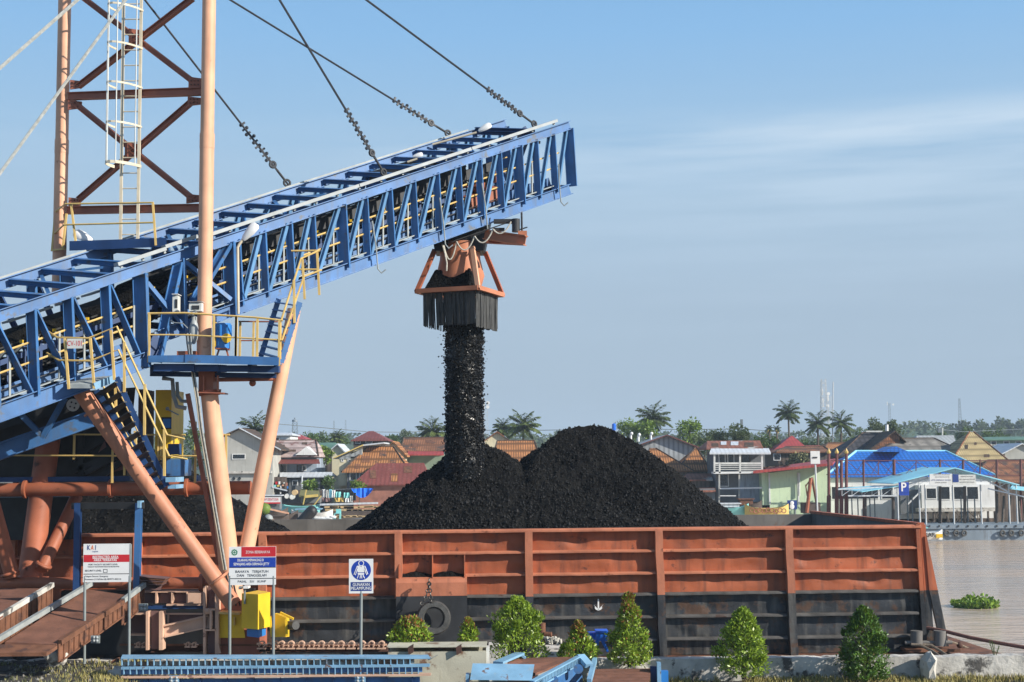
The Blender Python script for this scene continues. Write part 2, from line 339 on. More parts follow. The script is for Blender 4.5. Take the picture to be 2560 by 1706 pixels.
# near quay: one sheet, raised to the left, carried back under and behind the camera
def gz(x, y):
    t = min(1, max(0, (-6.2 - x) / 3.0)); t = t * t * (3 - 2 * t)
    return 3.66 + .62 * t + .05 * noise.noise((x * 1.3, y * 1.3, 0)) + .03 * noise.noise((x * 4, y * 4, 3))
vs, fs = [], []; ys = [-40, -20, -5, 5, 15, 22, 26] + [28 + .3 * i for i in range(19)]; xs = [-60, -45, -32, -24] + [-20 + .35 * i for i in range(115)] + [24, 32, 45, 60]
for y in ys:
    for x in xs: vs.append((x, y, gz(x, y)))
nx = len(xs)
for j in range(len(ys) - 1):
    for i in range(nx - 1): fs.append((j * nx + i, j * nx + i + 1, (j + 1) * nx + i + 1, (j + 1) * nx + i))
mk('ground', vs, fs, M['gravel'], smooth=True, kind='structure', angle=180)
MB().box((-60, 33.72, -1.5), (-3.2, 37.1, 3.42)).build('jetty_deck', M['concrete'], kind='structure')
# low quay wall, ragged top
def ragged(x0, x1, y0, y1, zb, zt, amp, n):
    b = MB(); pr = []
    for i in range(n + 1):
        x = x0 + (x1 - x0) * i / n; z = zt + amp * noise.noise((x * 1.7, 5, 0)) + amp * .6 * noise.noise((x * 6, 1, 0)); pr.append((x, z))
    for i in range(n + 1):
        x, z = pr[i]; b.v += [(x, y0 + .03 * noise.noise((x * 3, 0, 1)), zb), (x, y0 + .02 * noise.noise((x * 3, 0, 7)), z), (x, y1, z), (x, y1, zb)]
    for i in range(n):
        for a in range(3): k = i * 4 + a; b.f.append((k, k + 4, k + 5, k + 1))
    b.f += [(0, 1, 2, 3), (n * 4 + 3, n * 4 + 2, n * 4 + 1, n * 4)]
    return b
o = ragged(P(1405, 1640, 33.3).x, 16.5, 33.3, 33.7, 2.0, 4.19, .035, 200).build('quay_wall', M['concrete'])
tag(o, 'low grey weathered concrete wall in front of the black lower side of the barge', 'wall')
o = ragged(-22, P(975, 1640, 33.3).x, 33.3, 33.7, 2.0, 4.26, .05, 200).build('quay_wall', M['concrete_pale'])
tag(o, 'crumbling pale concrete kerb running behind the blue steel girder and under the sign posts', 'wall')
# ------------------------------------------------------------------ loading boom
Yn = lambda px: 2.3 * 3400 / (250 - .0472 * px)
def T(px): return P(px, 774 - .3312 * px, Yn(px))
def B(px): return P(px, 1003.5 - .3625 * px, Yn(px)) if px > 400 else P(px, 1056 - .369 * px, Yn(px))
WV = V((-2.05, .7, .25)); WH = WV.normalized()
AX = (T(1417) - T(0)).normalized(); PU = (UP - AX * AX.z).normalized()
def G(px, u, v): return B(px) + (T(px) - B(px)) * v + WV * u
boom = thing('conveyor_boom', 'long blue steel truss conveyor boom rising to the right over the barge', 'conveyor boom', B(440) + WV * .5)
def chord(name, pts, h, w, off, mt=None):
    b = MB()
    for p, q in zip(pts, pts[1:]): b.ibeam(p + PU * off, q + PU * off, h, w, PU, .022)
    return b.build(name, mt or M['blue'], boom)
for u in (0, 1):
    chord('top_chord', [T(-120) + WV * u, T(1421) + WV * u], .27, .20, -.135)
    chord('bottom_chord', [B(401) + WV * u, B(1428) + WV * u], .33, .22, .165)
    chord('bottom_chord', [B(-120) + WV * u, B(372) + WV * u], .40, .22, .20)
    b = MB()
    for px in list(range(-60, 372, 66)) : b.bar(B(px) + WV * u + PU * .03, B(px) + WV * u + PU * .37, .016, .20, AX)
    for px in [445, 520, 592, 664, 735, 800, 860, 921, 980, 1040, 1098, 1150, 1200, 1248, 1296, 1337, 1380]: b.bar(B(px) + WV * u + PU * .03, B(px) + WV * u + PU * .30, .016, .20, AX)
    b.build('stiffener', M['blue'], boom)
RP = [592, 656, 722, 779, 852, 911, 972, 1031, 1090, 1144, 1196, 1246, 1293, 1337, 1380, 1421]
THICK = {852, 1293, 1421}
LP = [-20, 78, 170, 263]
for u in (0, 1):
    for px in RP:
        wd = .24 if px in THICK else .165
        MB().ibeam(G(px + 9, u, .10), G(px, u, .90), .34 if px in THICK else .21, .075, WH, .014).build('truss_post', M['blue'], boom)
    for a, b_ in zip(RP, RP[1:]):
        MB().ibeam(G(a + 13, u, .12), G(b_ - 6, u, .89), .11, .14, WH, .014).build('truss_diagonal', M['blue_sunlit'], boom)
    for px in LP:
        MB().ibeam(G(px + 9, u, .13), G(px, u, .90), .26, .09, WH, .014).build('truss_post', M['blue'], boom)
    for a, b_ in zip([-112] + LP, LP + [346]):
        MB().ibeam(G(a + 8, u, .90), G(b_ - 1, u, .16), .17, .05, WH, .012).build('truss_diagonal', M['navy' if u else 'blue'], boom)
# hinge: heavy posts, portal frames and cross bracing around the tower leg
for px, wd in ((350, .34), (447, .30), (572, .30)):
    for u in (0, 1): MB().ibeam(G(px + (8 if px < 400 else 6), u, .02), G(px, u, .90), wd * 1.15, .12, WH, .02).build('hinge_post', M['blue'], boom)
for (a, va, b_, vb, wd) in ((441, .87, 385, .03, .26), (360, .80, 462, .02, .13), (566, .90, 470, .30, .24), (455, .85, 570, .22, .12)):
    MB().ibeam(G(a, -.03, va), G(b_, -.03, vb), wd, .12, WH, .016).build('hinge_brace', M['blue'], boom)
chord('hinge_tie', [B(372) + WV * 0 + PU * .1, B(401) + PU * .1], .3, .2, .1, M['navy'])
# top bracing between the chords
for i, px in enumerate([-40, 40, 122, 200, 280, 360, 445, 520, 592, 656, 722, 785, 852, 911, 972, 1031, 1090, 1144, 1196, 1246, 1293, 1345]):
    MB().ibeam(T(px) + WV * .04 - PU * .10, T(px) + WV * .96 - PU * .10, .13, .13, PU, .014).build('cross_beam', M['blue'], boom)
TB = [-40, 122, 280, 445, 592, 722, 852, 972, 1090, 1196, 1293]
for i, (a, b_) in enumerate(zip(TB, TB[1:])):
    p, q = (.05, .95) if i % 2 else (.95, .05)
    MB().bar(T(a + 8) + WV * p - PU * .20, T(b_ - 8) + WV * q - PU * .20, .09, .06, PU).build('wind_brace', M['blue'], boom)
MB().ibeam(T(1345) + WV * .05 - PU * .02, T(1345) + WV * .97 - PU * .02, .18, .14, PU, .016).build('end_beam', M['navy'], boom)
MB().ibeam(B(1421) + WV * .05 + PU * .18, B(1421) + WV * .95 + PU * .18, .2, .14, PU, .016).build('end_beam', M['navy'], boom)
# bottom cross beams, floor plates, stringers
b = MB()
for px in LP[1:] + [350, 447, 520] + RP: b.ibeam(G(px, .06, .10), G(px, .94, .10), .14, .12, PU, .014)
split(b, 'floor_beam', M['navy'], boom, 3)
MB().bar(G(-110, .5, .14), G(345, .5, .14), 1.6, .02, PU).build('floor_plate', M['dark'], boom); MB().bar(G(450, .5, .14), G(1290, .5, .14), 1.6, .02, PU).build('floor_plate', M['dark'], boom)
for (a, b_, uu) in ((-110, 345, .16), (450, 1400, .16), (-110, 345, .86), (450, 1400, .86)):
    v0 = .21 if a < 0 else .22
    MB().bar(G(a, uu, v0), G(b_, uu, v0), .03, .24, PU).build('stringer', M['blue'], boom)
for (a, b_, uu) in ((-110, 345, .08), (450, 1405, .08), (-110, 345, .92), (450, 1405, .92)):
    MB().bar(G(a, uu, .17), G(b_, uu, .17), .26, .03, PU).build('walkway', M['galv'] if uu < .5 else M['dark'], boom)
# belt line: carrying run in a trough, return run, skirts, idlers, handrails
def beltrun(a, b_, v, name, mt, trough):
    b = MB(); st = 14
    for i in range(st + 1):
        px = a + (b_ - a) * i / st
        for u, dv in ((.26, trough), (.38, 0), (.64, 0), (.76, trough)): b.v.append(tuple(G(px, u, v) + PU * dv))
    for i in range(st):
        for k in range(3): b.f.append((i * 4 + k, i * 4 + k + 1, i * 4 + k + 5, i * 4 + k + 4))
    n = len(b.v); b.v += [tuple(V(q) - PU * .04) for q in b.v]; b.f += [tuple(x + n for x in f[::-1]) for f in b.f]
    for i in range(st):
        for k in (0, 3): b.f.append((i * 4 + k, (i + 1) * 4 + k, n + (i + 1) * 4 + k, n + i * 4 + k))
    return b.build(name, mt, boom)
beltrun(-120, 1290, .50, 'conveyor_belt', M['belt'], .2)
beltrun(-120, 1290, .30, 'return_belt', M['belt'], 0)
b = MB(); nb = 40
for i in range(nb + 1):
    px = -110 + 1390 * i / nb; hh = .16 + .05 * math.sin(i * 1.7) + .04 * math.sin(i * .9)
    for u, dv in ((.33, 0), (.44, .8), (.52, 1), (.6, .8), (.70, 0)): b.v.append(tuple(G(px, u, .515) + PU * (.06 + dv * hh)))
for i in range(nb):
    for k in range(4): b.f.append((i * 5 + k, i * 5 + k + 1, i * 5 + k + 6, i * 5 + k + 5))
b.build('coal_on_belt', M['coal'], boom)
for uu in (.235, .78):
    MB().bar(G(-115, uu, .44), G(1285, uu, .44), .05, .12, PU).build('belt_stringer', M['navy'], boom)
    MB().bar(G(620, uu, .66), G(1290, uu, .66), .03, .30, PU).build('belt_skirt', M['dark'], boom)
b = MB()
for i in range(34):
    px = -100 + i * 41
    b.tube(G(px, .36, .455), G(px, .66, .455), .055, n=8); b.tube(G(px, .25, .55), G(px, .35, .47), .055, n=8); b.tube(G(px, .67, .47), G(px, .77, .55), .055, n=8)
b.build('idler_roller', M['galv'], boom, smooth=True)
b = MB()
for i in range(34):
    px = -100 + i * 41
    b.bar(G(px, .23, .20), G(px, .23, .53), .05, .06, AX); b.bar(G(px, .79, .20), G(px, .79, .53), .05, .06, AX); b.bar(G(px, .23, .40), G(px, .79, .40), .05, .05, PU)
split(b, 'idler_frame', M['navy'], boom, 3)
b = MB()
for i in range(17): b.cbox(G(-70 + i * 82, .21, .585), .07, .07, .07)
split(b, 'idler_bracket', M['bright_yellow'], boom)
b = MB()
for px in (470, 540, 605, 690): b.bar(G(px, .3, .74), G(px + 48, .3, .74), .5, .05, PU)
for px in range(-60, 330, 66): b.bar(G(px, .3, .78), G(px + 40, .3, .78), .55, .05, PU)
split(b, 'belt_cover', M['galv'], boom)
b = MB(); b.hexa([G(1062, .18, .64), G(1195, .18, .62), G(1195, .82, .62), G(1062, .82, .64), G(1062, .18, .93), G(1195, .18, .90), G(1195, .82, .90), G(1062, .82, .93)])
b.build('belt_hood', M['black'], boom)
for (a, b_) in ((-110, 340), (455, 1405)):
    for uu in (.05,):
        for vv in (.42, .60): MB().tube(G(a, uu, vv), G(b_, uu, vv), .026, n=6).build('handrail', M['yellow'], boom, smooth=True)
b = MB()
for px in list(range(-90, 345, 62)) + list(range(470, 1400, 62)):
    for uu in (.05,): b.bar(G(px, uu, .17), G(px, uu, .61), .045, .045, AX)
split(b, 'handrail_post', M['galv'], boom)
# drive and head pulley at the boom tip
b = MB(); b.tube(G(1262, .24, .50), G(1262, .76, .50), .24, n=20); b.build('head_pulley', M['dark'], boom, smooth=True)
b = MB(); b.hexa([G(1195, .10, .24), G(1275, .10, .24), G(1275, .24, .24), G(1195, .24, .24), G(1195, .10, .40), G(1268, .10, .40), G(1268, .24, .40), G(1195, .24, .40)])
b.tube(G(1222, .06, .47), G(1222, .26, .47), .16, n=14); b.bar(G(1168, .12, .20), G(1168, .12, .55), .06, .06, AX); b.bar(G(1168, .12, .55), G(1190, .12, .55), .06, .06, PU)
b.tube(G(1255, .12, .48), G(1255, .12, .62), .07, n=10)
b.build('drive_motor', M['orange_pipe'], boom)
b = MB()
for i in range(5): b.cbox(G(1375, .2, .55 + .06 * i), .02 + .2 * (i == 4), .3, .02)
b.cbox(G(1378, .45, .80), .30, .22, .26); b.tube(G(1384, .45, .86), G(1384, .45, .96), .02); b.build('tip_sensor', M['dark'], boom)
b = MB(); b.bar(G(1350, .5, .10), G(1408, .5, .88), .08, .08, PU); b.bar(G(1300, .5, .60), G(1380, .5, .30), .09, .09, PU); b.bar(G(1330, .5, .80), G(1395, .5, .95), .08, .08, PU); split(b, 'tip_brace', M['navy'], boom)
for vv in (.35, .5, .65, .78): MB().tube(G(1300, .9, vv), G(1412, .9, vv), .02, n=6).build('handrail', M['yellow'], boom, smooth=True)
# pale cable tray along the top chord
b = MB()
for (a, b_, dz) in ((300, 420, .12), (420, 500, .17), (505, 900, .11), (902, 1180, .11), (1182, 1395, .11)):
    b.bar(T(a) + PU * dz + WV * .03, T(b_) + PU * dz + WV * .03, .26, .09, PU)
b.build('cable_tray', M['tray'], boom)
b = MB()
for px in range(310, 1400, 54): b.bar(T(px) + PU * .01 + WV * .03, T(px) + PU * .07 + WV * .03, .06, .06, AX)
split(b, 'tray_clip', M['galv'], boom)
b = MB(); b.bar(T(60) + WV * 1.0 + PU * .03, T(1330) + WV * 1.0 + PU * .03, .16, .05, PU); b.build('cable_tray', M['galv'], boom)
# conduit loops hanging from the lower chord
for px in (921, 1090, 1196, 1380):
    p = G(px - 8, -.1, .60) if px != 1380 else G(px, -.1, .5)
    q = G(px + 6, -.1, -.02); MB().path([p, G(px, -.11, .25), q, q + V((.10, 0, -.12)), q + V((.22, 0, -.02))], .02).build('conduit', M['galv'], boom, smooth=True)
# floodlights
def lamp(head, d, pts, pm='cream_pipe', sc=.85):
    f = thing('floodlight', LAB.pop(0), 'floodlight', pts[0], 'floodlights on the boom')
    MB().path(pts, .035, 8).build('pole', M[pm], f, smooth=True)
    head = V(head); d = V(d).normalized(); n = V((0, -1, .6)).normalized(); sd = d.cross(n).normalized(); n = sd.cross(d); b = MB(); vs = []
    for t, wd, th in ((-.30, .06, .05), (-.22, .10, .08), (.05, .17, .10), (.26, .17, .08), (.33, .10, .04)):
        for a in range(8):
            q = 2 * PI * a / 8; vs.append(head + d * t * sc + sd * wd * math.cos(q) * sc + n * th * sc * math.sin(q))
    b.v = [tuple(x) for x in vs]
    for k in range(4):
        for a in range(8): b.f.append((k * 8 + a, k * 8 + (a + 1) % 8, (k + 1) * 8 + (a + 1) % 8, (k + 1) * 8 + a))
    b.f += [tuple(range(8))[::-1], tuple(range(32, 40))]
    b.build('lamp_head', M['white'], f, smooth=True)
LAB = ['white streetlight style floodlight on a bent pole beside the thick tower leg', 'small white floodlight on top of the boom near its raised tip',
       'white floodlight leaning on the far side behind the ladder platform', 'stubby white floodlight on the bracing halfway along the boom top']
Yf = 34.1
lamp(Q('b3', 1275, 110, Yf), Q('b3', 1320, 60, Yf) - Q('b3', 1210, 190, Yf), [Q('b3', 1128, 1180, Yf), Q('b3', 1120, 310, Yf), Q('b3', 1140, 270, Yf), Q('b3', 1200, 185, Yf)])
a_ = T(1230) + WV * .9; lamp(Q('r6', 762, 172, a_.y), V((1, 0, .55)), [a_, Q('r6', 715, 200, a_.y)], sc=.7)
a_ = T(205) + WV * 1.1; lamp(Q('r1', 515, 1452, 35.2), V((-1, 0, .5)), [Q('r1', 540, 1475, 35.3), Q('r1', 560, 1478, 35.2), Q('r1', 545, 1470, 35.2)])
a_ = T(1128) + WV * .5; lamp(a_ + V((0, 0, .1)), V((1, 0, .3)), [a_ - V((.3, 0, .1)), a_], sc=.5)
# ------------------------------------------------------------------ mast tower (salmon tubes)
YR, YL = 34.05, 35.7
tower = thing('mast_tower', 'salmon painted tubular mast tower straddling the blue boom on splayed legs', 'tower', P(560, 1640, 34.5))
def tpart(name, mb, m='salmon', par=None, sm=True): return mb.build(name, M[m], par or tower, smooth=sm)
RL = lambda y: P(523 - .0148 * y, y, YR)
LL = lambda y: P(162 - .021 * y, y, YL)
tpart('upper_leg', MB().tube(RL(-300), RL(335), .172, n=20).tube(RL(335), RL(372), .188, n=20).tube(RL(372), RL(890), .182, n=20))
tpart('upper_leg', MB().tube(LL(-260), LL(350), .168, n=20).tube(LL(350), LL(384), .182, n=20).tube(LL(384), LL(760), .176, n=20))
def LRt(xl, yl, xr, yr): return Q('r1', xl, yl, YL), Q('r1', xr, yr, YR)
def brk(k, x, y): # point on the tower plane at r1 pixel
    px, py = zx(k, x, y); t = min(1.05, max(-.05, (px - 150) / (515 - 150))); return P(px, py, YL + (YR - YL) * t)
PLN = V((.4, -1, 0)).normalized()
for (a, c) in (((418, 592), (1232, 562)), ((408, 1290), (1222, 1275)), ((430, -110), (1240, -145))):
    tpart('cross_beam', MB().ibeam(brk('r1', *a), brk('r1', *c), .20, .16, UP, .018), 'oxide', sm=False)
for (a, c) in (((480, 530), (1180, -10)), ((500, -20), (1195, 510)), ((480, 1225), (1190, 610)), ((455, 630), (1190, 1225)), ((500, -150), (1180, -500)), ((480, -480), (1190, -160))):
    tpart('cross_brace', MB().ibeam(brk('r1', *a), brk('r1', *c), .14, .13, UP, .02), 'oxide', sm=False)
for (x, y, w_, h_) in ((465, 520, 70, 60), (460, 645, 85, 60), (1195, 510, 80, 80), (1190, 622, 80, 60), (458, 1240, 75, 60), (1182, 1218, 80, 60), (836, 222, 95, 95), (818, 920, 105, 100)):
    p = brk('r1', x, y); w2, h2 = S(w_ * .408, p.y), S(h_ * .408, p.y)
    b = MB().prism([p + V((-w2 / 2, -.03, -h2 / 2)), p + V((w2 / 2, -.03, -h2 / 2 * .7)), p + V((w2 / 2, -.03, h2 / 2 * .7)), p + V((-w2 / 2, -.03, h2 / 2))], (0, .05, 0))
    o = tpart('gusset_plate', b, 'oxide', sm=False)
    b = MB()
    for i in range(3):
        for j in range(2): b.tube(p + V((-.09 + i * .09, -.03, -.05 + j * .1)), p + V((-.09 + i * .09, -.055, -.05 + j * .1)), .018, n=6)
    split(b, 'bolt', M['dark_rust'], o)
# lower frame
tpart('lower_leg', MB().tube(Q('r2', 1283, 1045, 34.2), P(583, 1500, 34.6), .215, .275, n=24))
tpart('leg_flange', MB().tube(Q('r2', 1282, 1020, 34.2), Q('r2', 1284, 1050, 34.2), .30, .27, n=20).bar(Q('r2', 1215, 1035, 34.1), Q('r2', 1385, 1040, 34.1), .5, .03), 'oxide', sm=False)
b = MB(); b.box(Q('r2', 1215, 1030, 34.05), Q('r2', 1330, 905, 34.5)); b.bar(Q('r2', 1250, 930, 33.95), Q('r2', 1250, 1025, 33.95), .03, .12); b.bar(Q('r2', 1335, 930, 33.95), Q('r2', 1335, 1025, 33.95), .03, .12)
tpart('leg_head', b, 'orange_pipe', sm=False)
tpart('tie_pipe', MB().tube(Q('r2', 1330, 955, 34.4), Q('r4', 300, 950, 34.9), .055, n=10).ball(Q('r4', 175, 975, 34.7), .09), 'oxide')
tpart('raking_strut', MB().tube(P(735, 775, 35.3), P(607, 1425, 34.5), .175, .195, n=20), 'salmon')
tpart('raking_strut', MB().tube(P(197, 972, 32.9), P(584, 1512, 33.6), .200, n=20), 'strut_orange')
for k, (x, y) in enumerate(((560, 1150), (615, 1200))):
    p = Q('r2', x, y, 33.0 + .03 * k); d = (P(584, 1512, 33.6) - P(197, 972, 32.9)).normalized(); tpart('weld_ring', MB().tube(p - d * .02, p + d * .02, .206, n=20), 'strut_orange')
p = P(546, 1447, 33.52); tpart('collar', MB().torus(p, d, .245, .035, 24, 8), 'strut_orange')
tpart('lower_leg', MB().tube(Q('r3', 300, 60, 36.2), Q('r3', 175, 985, 35.6), .30, .31, n=24), 'orange_pipe')  # left leg in a darker paint that imitates the boom's shade
tpart('raking_strut', MB().tube(Q('r3', 470, 430, 36.6), Q('r3', 255, 880, 35.2), .16, n=18), 'orange_pipe')
tpart('raking_strut', MB().tube(Q('r3', -60, 430, 34.4), Q('r3', 75, 920, 34.9), .19, n=18), 'orange_pipe')
tpart('collar', MB().torus(Q('r3', 62, 905, 34.85), V((.3, 0, -1)), .2, .04, 20, 8), 'orange_pipe')
tpart('collar', MB().torus(Q('r3', 268, 850, 35.25), V((-.45, 0, -1)), .17, .05, 20, 8), 'orange_pipe')
tpart('horizontal_pipe', MB().tube(Q('r3', -200, 392, 35.9), Q('r3', 1535, 376, 35.2), .175, n=20), 'orange_pipe')
for x in (155, 680, 1145):
    p = Q('r3', x, 388 - x * .01, 35.75 - x * .0004); tpart('pipe_flange', MB().tube(p - V((.035, 0, 0)), p + V((.035, 0, 0)), .235, n=20), 'orange_pipe')
tpart('horizontal_pipe', MB().tube(Q('r3', -60, 960, 35.0), Q('r3', 1300, 958, 34.9), .14, n=16).tube(Q('r3', 1225, 958, 34.9), Q('r3', 1250, 958, 34.9), .22, n=16), 'orange_pipe')
b = MB(); b.box(Q('r3', 60, 990, 35.2), Q('r3', 300, 920, 35.9)); b.box(P(548, 1560, 34.2), P(640, 1492, 35.2)); b.box(P(520, 1640, 34.2), P(668, 1560, 35.4)); split(b, 'base_plate', M['oxide'], tower)
# cable run and dark angle beside the right lower leg
for i, (dx, m_) in enumerate(((0, 'cream_pipe'), (7, 'dark'), (13, 'wire_grey'))):
    tpart('cable_conduit', MB().path([Q('r2', 1175 + dx, 905, 33.85), Q('r2', 1205 + dx, 1090, 33.85), Q('r3', 1225 + dx, 20, 33.9), Q('r3', 1372 + dx, 880, 34.1)], .022), m_)
tpart('conduit_angle', MB().bar(Q('r2', 1150, 1040, 34.3), Q('r3', 1345, 850, 34.5), .12, .10, V((1, 0, 0))), 'oxide', sm=False)
# caged ladder
lad = tower
yl = YL + (YR - YL) * .5 - .25
A_ = lambda y: Q('r1', 757 - .0128 * y, y, yl); B_ = lambda y: Q('r1', 866 - .0155 * y, y, yl)
tpart('ladder_stringer', MB().bar(A_(-600), A_(1492), .06, .07, V((1, 0, 0))), 'cream_pipe', sm=False); tpart('ladder_stringer', MB().bar(B_(-600), B_(1492), .06, .07, V((1, 0, 0))), 'cream_pipe', sm=False)
b = MB(); y = 25.0
while y < 1470: b.tube(A_(y), B_(y), .016, n=6); y += 94.2
split(b, 'ladder_rung', M['cream_pipe'], tower)
CD = V((-.62, -.78, 0)).normalized(); CS = V((.78, -.62, 0))
def hoop(y, big=False):
    c = (A_(y) + B_(y)) / 2; e1 = (B_(y) - A_(y)).normalized(); pts = []
    for i in range(13):
        t = PI * i / 12 * 1.18 - .28; pts.append(c + V((-.08, 0, 0)) + e1 * (.36 * math.cos(t)) + V((-.25, -.62, 0)) * max(-.05, math.sin(t)))
    return pts
for y in (-170, 65, 298, 538, 778, 1020):
    b = MB(); q = hoop(y)
    for p, r_ in zip(q, q[1:]): b.bar(p, r_, .012, .075 if y == 1020 else .05)
    tpart('cage_hoop', b, 'cream_pipe', sm=False)
for i in (2, 5, 7, 9):
    tpart('cage_bar', MB().path([hoop(y)[i] for y in (-400, 65, 298, 538, 778, 1020)], .016, 5), 'offwhite')
# crown cross head above the frame
tpart('crown_beam', MB().ibeam(LL(-240) + V((-.1, 0, 0)), RL(-270) + V((.1, 0, 0)), .3, .2, UP, .02), 'oxide', sm=False)
# little platform at the foot of the ladder
pf = thing('ladder_platform', 'small blue landing with a pale yellow guard rail at the foot of the caged ladder', 'platform', Q('r2', 700, 140, 34.9))
b = MB(); b.hexa([Q('r2', 425, 165, 34.5), Q('r2', 1020, 140, 34.0), Q('r2', 1020, 140, 35.2), Q('r2', 425, 165, 35.9), Q('r2', 425, 106, 34.5), Q('r2', 1020, 85, 34.0), Q('r2', 1020, 92, 35.2), Q('r2', 425, 106, 35.9)])
b.build('floor', M['navy'], pf)
def rail(name, pts, par, r=.024, m='yellow'): return MB().path(pts, r, 6).build(name, M[m], par, smooth=True)
def rp(x, y): return Q('r1', x, y, 34.5 - (x - 430) * .0009)
rail('guard_rail', [Q('r1', 338, 1300, 35.6), Q('r1', 400, 1250, 34.5), rp(940, 1242)], pf); rail('guard_rail', [Q('r1', 332, 1432, 35.6), Q('r1', 392, 1378, 34.5), rp(938, 1364)], pf)
for (x0, y0, x1, y1, Y) in ((436, 1255, 470, 1535, 34.5), (936, 1242, 955, 1505, 34.05), (340, 1300, 318, 1540, 35.6), (408, 1310, 384, 1525, 35.2)):
    MB().bar(Q('r1', x0, y0, Y), Q('r1', x1, y1, Y), .05, .05, V((0, 1, 0))).build('rail_post', M['yellow'], pf)
MB().bar(Q('r1', 318, 1535, 35.6), Q('r1', 400, 1525, 35.2), .05, .04).build('toe_board', M['yellow'], pf)
# ------------------------------------------------------------------ service platform around the tower leg
YP = 33.45
sp_ = thing('service_platform', 'blue service platform wrapped round the tower leg with a yellow guard rail', 'platform', P(530, 905, 34.5))
b = MB(); b.hexa([P(371, 906, YP), P(695, 912, YP), P(715, 912, 36.6), P(391, 906, 36.6), P(371, 892, YP), P(695, 897, YP), P(715, 900, 36.6), P(391, 896, 36.6)]); b.build('floor', M['blue'], sp_)
b = MB(); b.bar(P(371, 898, YP - .03), P(463, 897, YP - .03), .03, .17); b.bar(P(463, 897, YP - .05), P(697, 904, YP - .05), .03, .20); b.build('edge_channel', M['blue'], sp_)
b = MB()
for (x0, x1, y0, y1, Y) in ((385, 486, 910, 929, 33.6), (486, 548, 912, 929, 33.7), (548, 624, 914, 930, 33.75), (624, 697, 915, 932, 33.8)): b.bar(P(x0, (y0 + y1) / 2, Y), P(x1, (y0 + y1) / 2, Y), .1, S(y1 - y0, Y))
for x in (380, 430, 486, 548, 624, 690): b.bar(P(x, 922, 33.8), P(x + 14, 922, 36.4), .1, .2)
b.bar(P(376, 935, 34.3), P(690, 940, 34.3), .1, .12)
split(b, 'joist', M['navy'], sp_)
rail('top_rail', [Q('r2', 900, 549, YP), Q('r2', 1130, 546, YP), Q('r2', 1568, 574, YP), Q('r4', 360, 592, YP)], sp_, .027); rail('middle_rail', [Q('r2', 905, 680, YP), Q('r2', 1130, 680, YP), Q('r4', 360, 712, YP)], sp_, .022)
for (k, x, y0, y1, Y) in (('r2', 915, 552, 850, YP), ('r2', 1310, 560, 852, YP), ('r2', 1448, 566, 858, YP), ('r4', 75, 566, 858, YP), ('r4', 205, 582, 862, YP), ('r4', 340, 592, 870, YP), ('r4', 182, 600, 815, 36.4), ('r4', 100, 600, 815, 36.4)):
    p, q = Q(k, x, y0, Y), Q(k, x - 4, y1, Y); MB().bar(p, q, .055, .055, V((0, 1, 0))).build('rail_post', M['yellow'], sp_)
rail('top_rail', [Q('r4', 90, 598, 36.4), Q('r4', 330, 600, 36.4)], sp_, .022, 'oxide'); rail('middle_rail', [Q('r4', 95, 715, 36.4), Q('r4', 250, 715, 36.4)], sp_, .02, 'oxide')
b = MB(); b.box(Q('r2', 1083, 806, 33.7), Q('r2', 1232, 790, 34.3)); b.build('leg_shoe', M['orange_pipe'], sp_)
def cabinet(label, x0, y0, x1, y1, Y, dep, win):
    t = thing('control_cabinet', label, 'control box', Q('r2', (x0 + x1) / 2, y1, Y + dep / 2), 'control boxes by the tower leg')
    MB().box(Q('r2', x0, y0, Y), Q('r2', x1, y1, Y + dep)).build('housing', M['offwhite'], t)
    p, q = Q('r2', x0 - 5, y0 - 8, Y - .05), Q('r2', x1 + 8, y0 - 1, Y + dep + .04); MB().box(p, q).build('rain_hood', M['white'], t)
    p, q = Q('r2', win[0], win[1], Y - .015), Q('r2', win[2], win[3], Y + .02); MB().box(p, q).build('display_window', M['dark'], t)
    p = Q('r2', (win[0] + win[2]) / 2, y1 - 8, Y - .02); MB().cbox(p, .04, .03, .05).build('latch', M['galv'], t)
cabinet('tall white control cabinet with a narrow display left of the tower leg', 1057, 440, 1104, 545, 33.75, .28, (1072, 462, 1088, 515))
cabinet('wide white control box with a small dark display against the tower leg', 1158, 484, 1246, 540, 33.55, .22, (1175, 500, 1222, 525))
t = thing('hoist_motor', 'blue geared motor with yellow guards standing on the service platform', 'motor', Q('r2', 1360, 800, 33.8))
b = MB(); b.tube(Q('r2', 1362, 612, 33.8), Q('r2', 1362, 700, 33.8), .22, n=16); b.tube(Q('r2', 1362, 700, 33.8), Q('r2', 1362, 765, 33.8), .19, n=16)
for i in range(8): a = 2 * PI * i / 8; b.bar(Q('r2', 1362, 622, 33.8) + V((.22 * math.cos(a), .22 * math.sin(a), 0)), Q('r2', 1362, 695, 33.8) + V((.22 * math.cos(a), .22 * math.sin(a), 0)), .03, .05)
b.build('body', M['motor_blue'], t)
MB().box(Q('r2', 1322, 752, 33.65), Q('r2', 1336, 612, 34.0)).build('guard', M['bright_yellow'], t); MB().tube(Q('r2', 1388, 700, 33.6), Q('r2', 1388, 700, 33.9), .12, n=14).build('guard', M['bright_yellow'], t)
b = MB(); b.bar(Q('r2', 1330, 768, 33.8), Q('r2', 1400, 768, 33.8), .4, .03); b.bar(Q('r2', 1340, 775, 33.7), Q('r2', 1328, 810, 33.7), .04, .04); b.bar(Q('r2', 1388, 775, 33.7), Q('r2', 1398, 810, 33.7), .04, .04); b.build('stand', M['orange_pipe'], t)
t = thing('hydraulic_reservoir', 'grey rounded pressure vessel with hanging hoses left of the tower leg', 'reservoir', Q('r2', 1187, 735, 33.7))
MB().ball(Q('r2', 1187, 660, 33.75), .12, .12, .32, 14, 10).build('vessel', M['tray'], t, smooth=True)
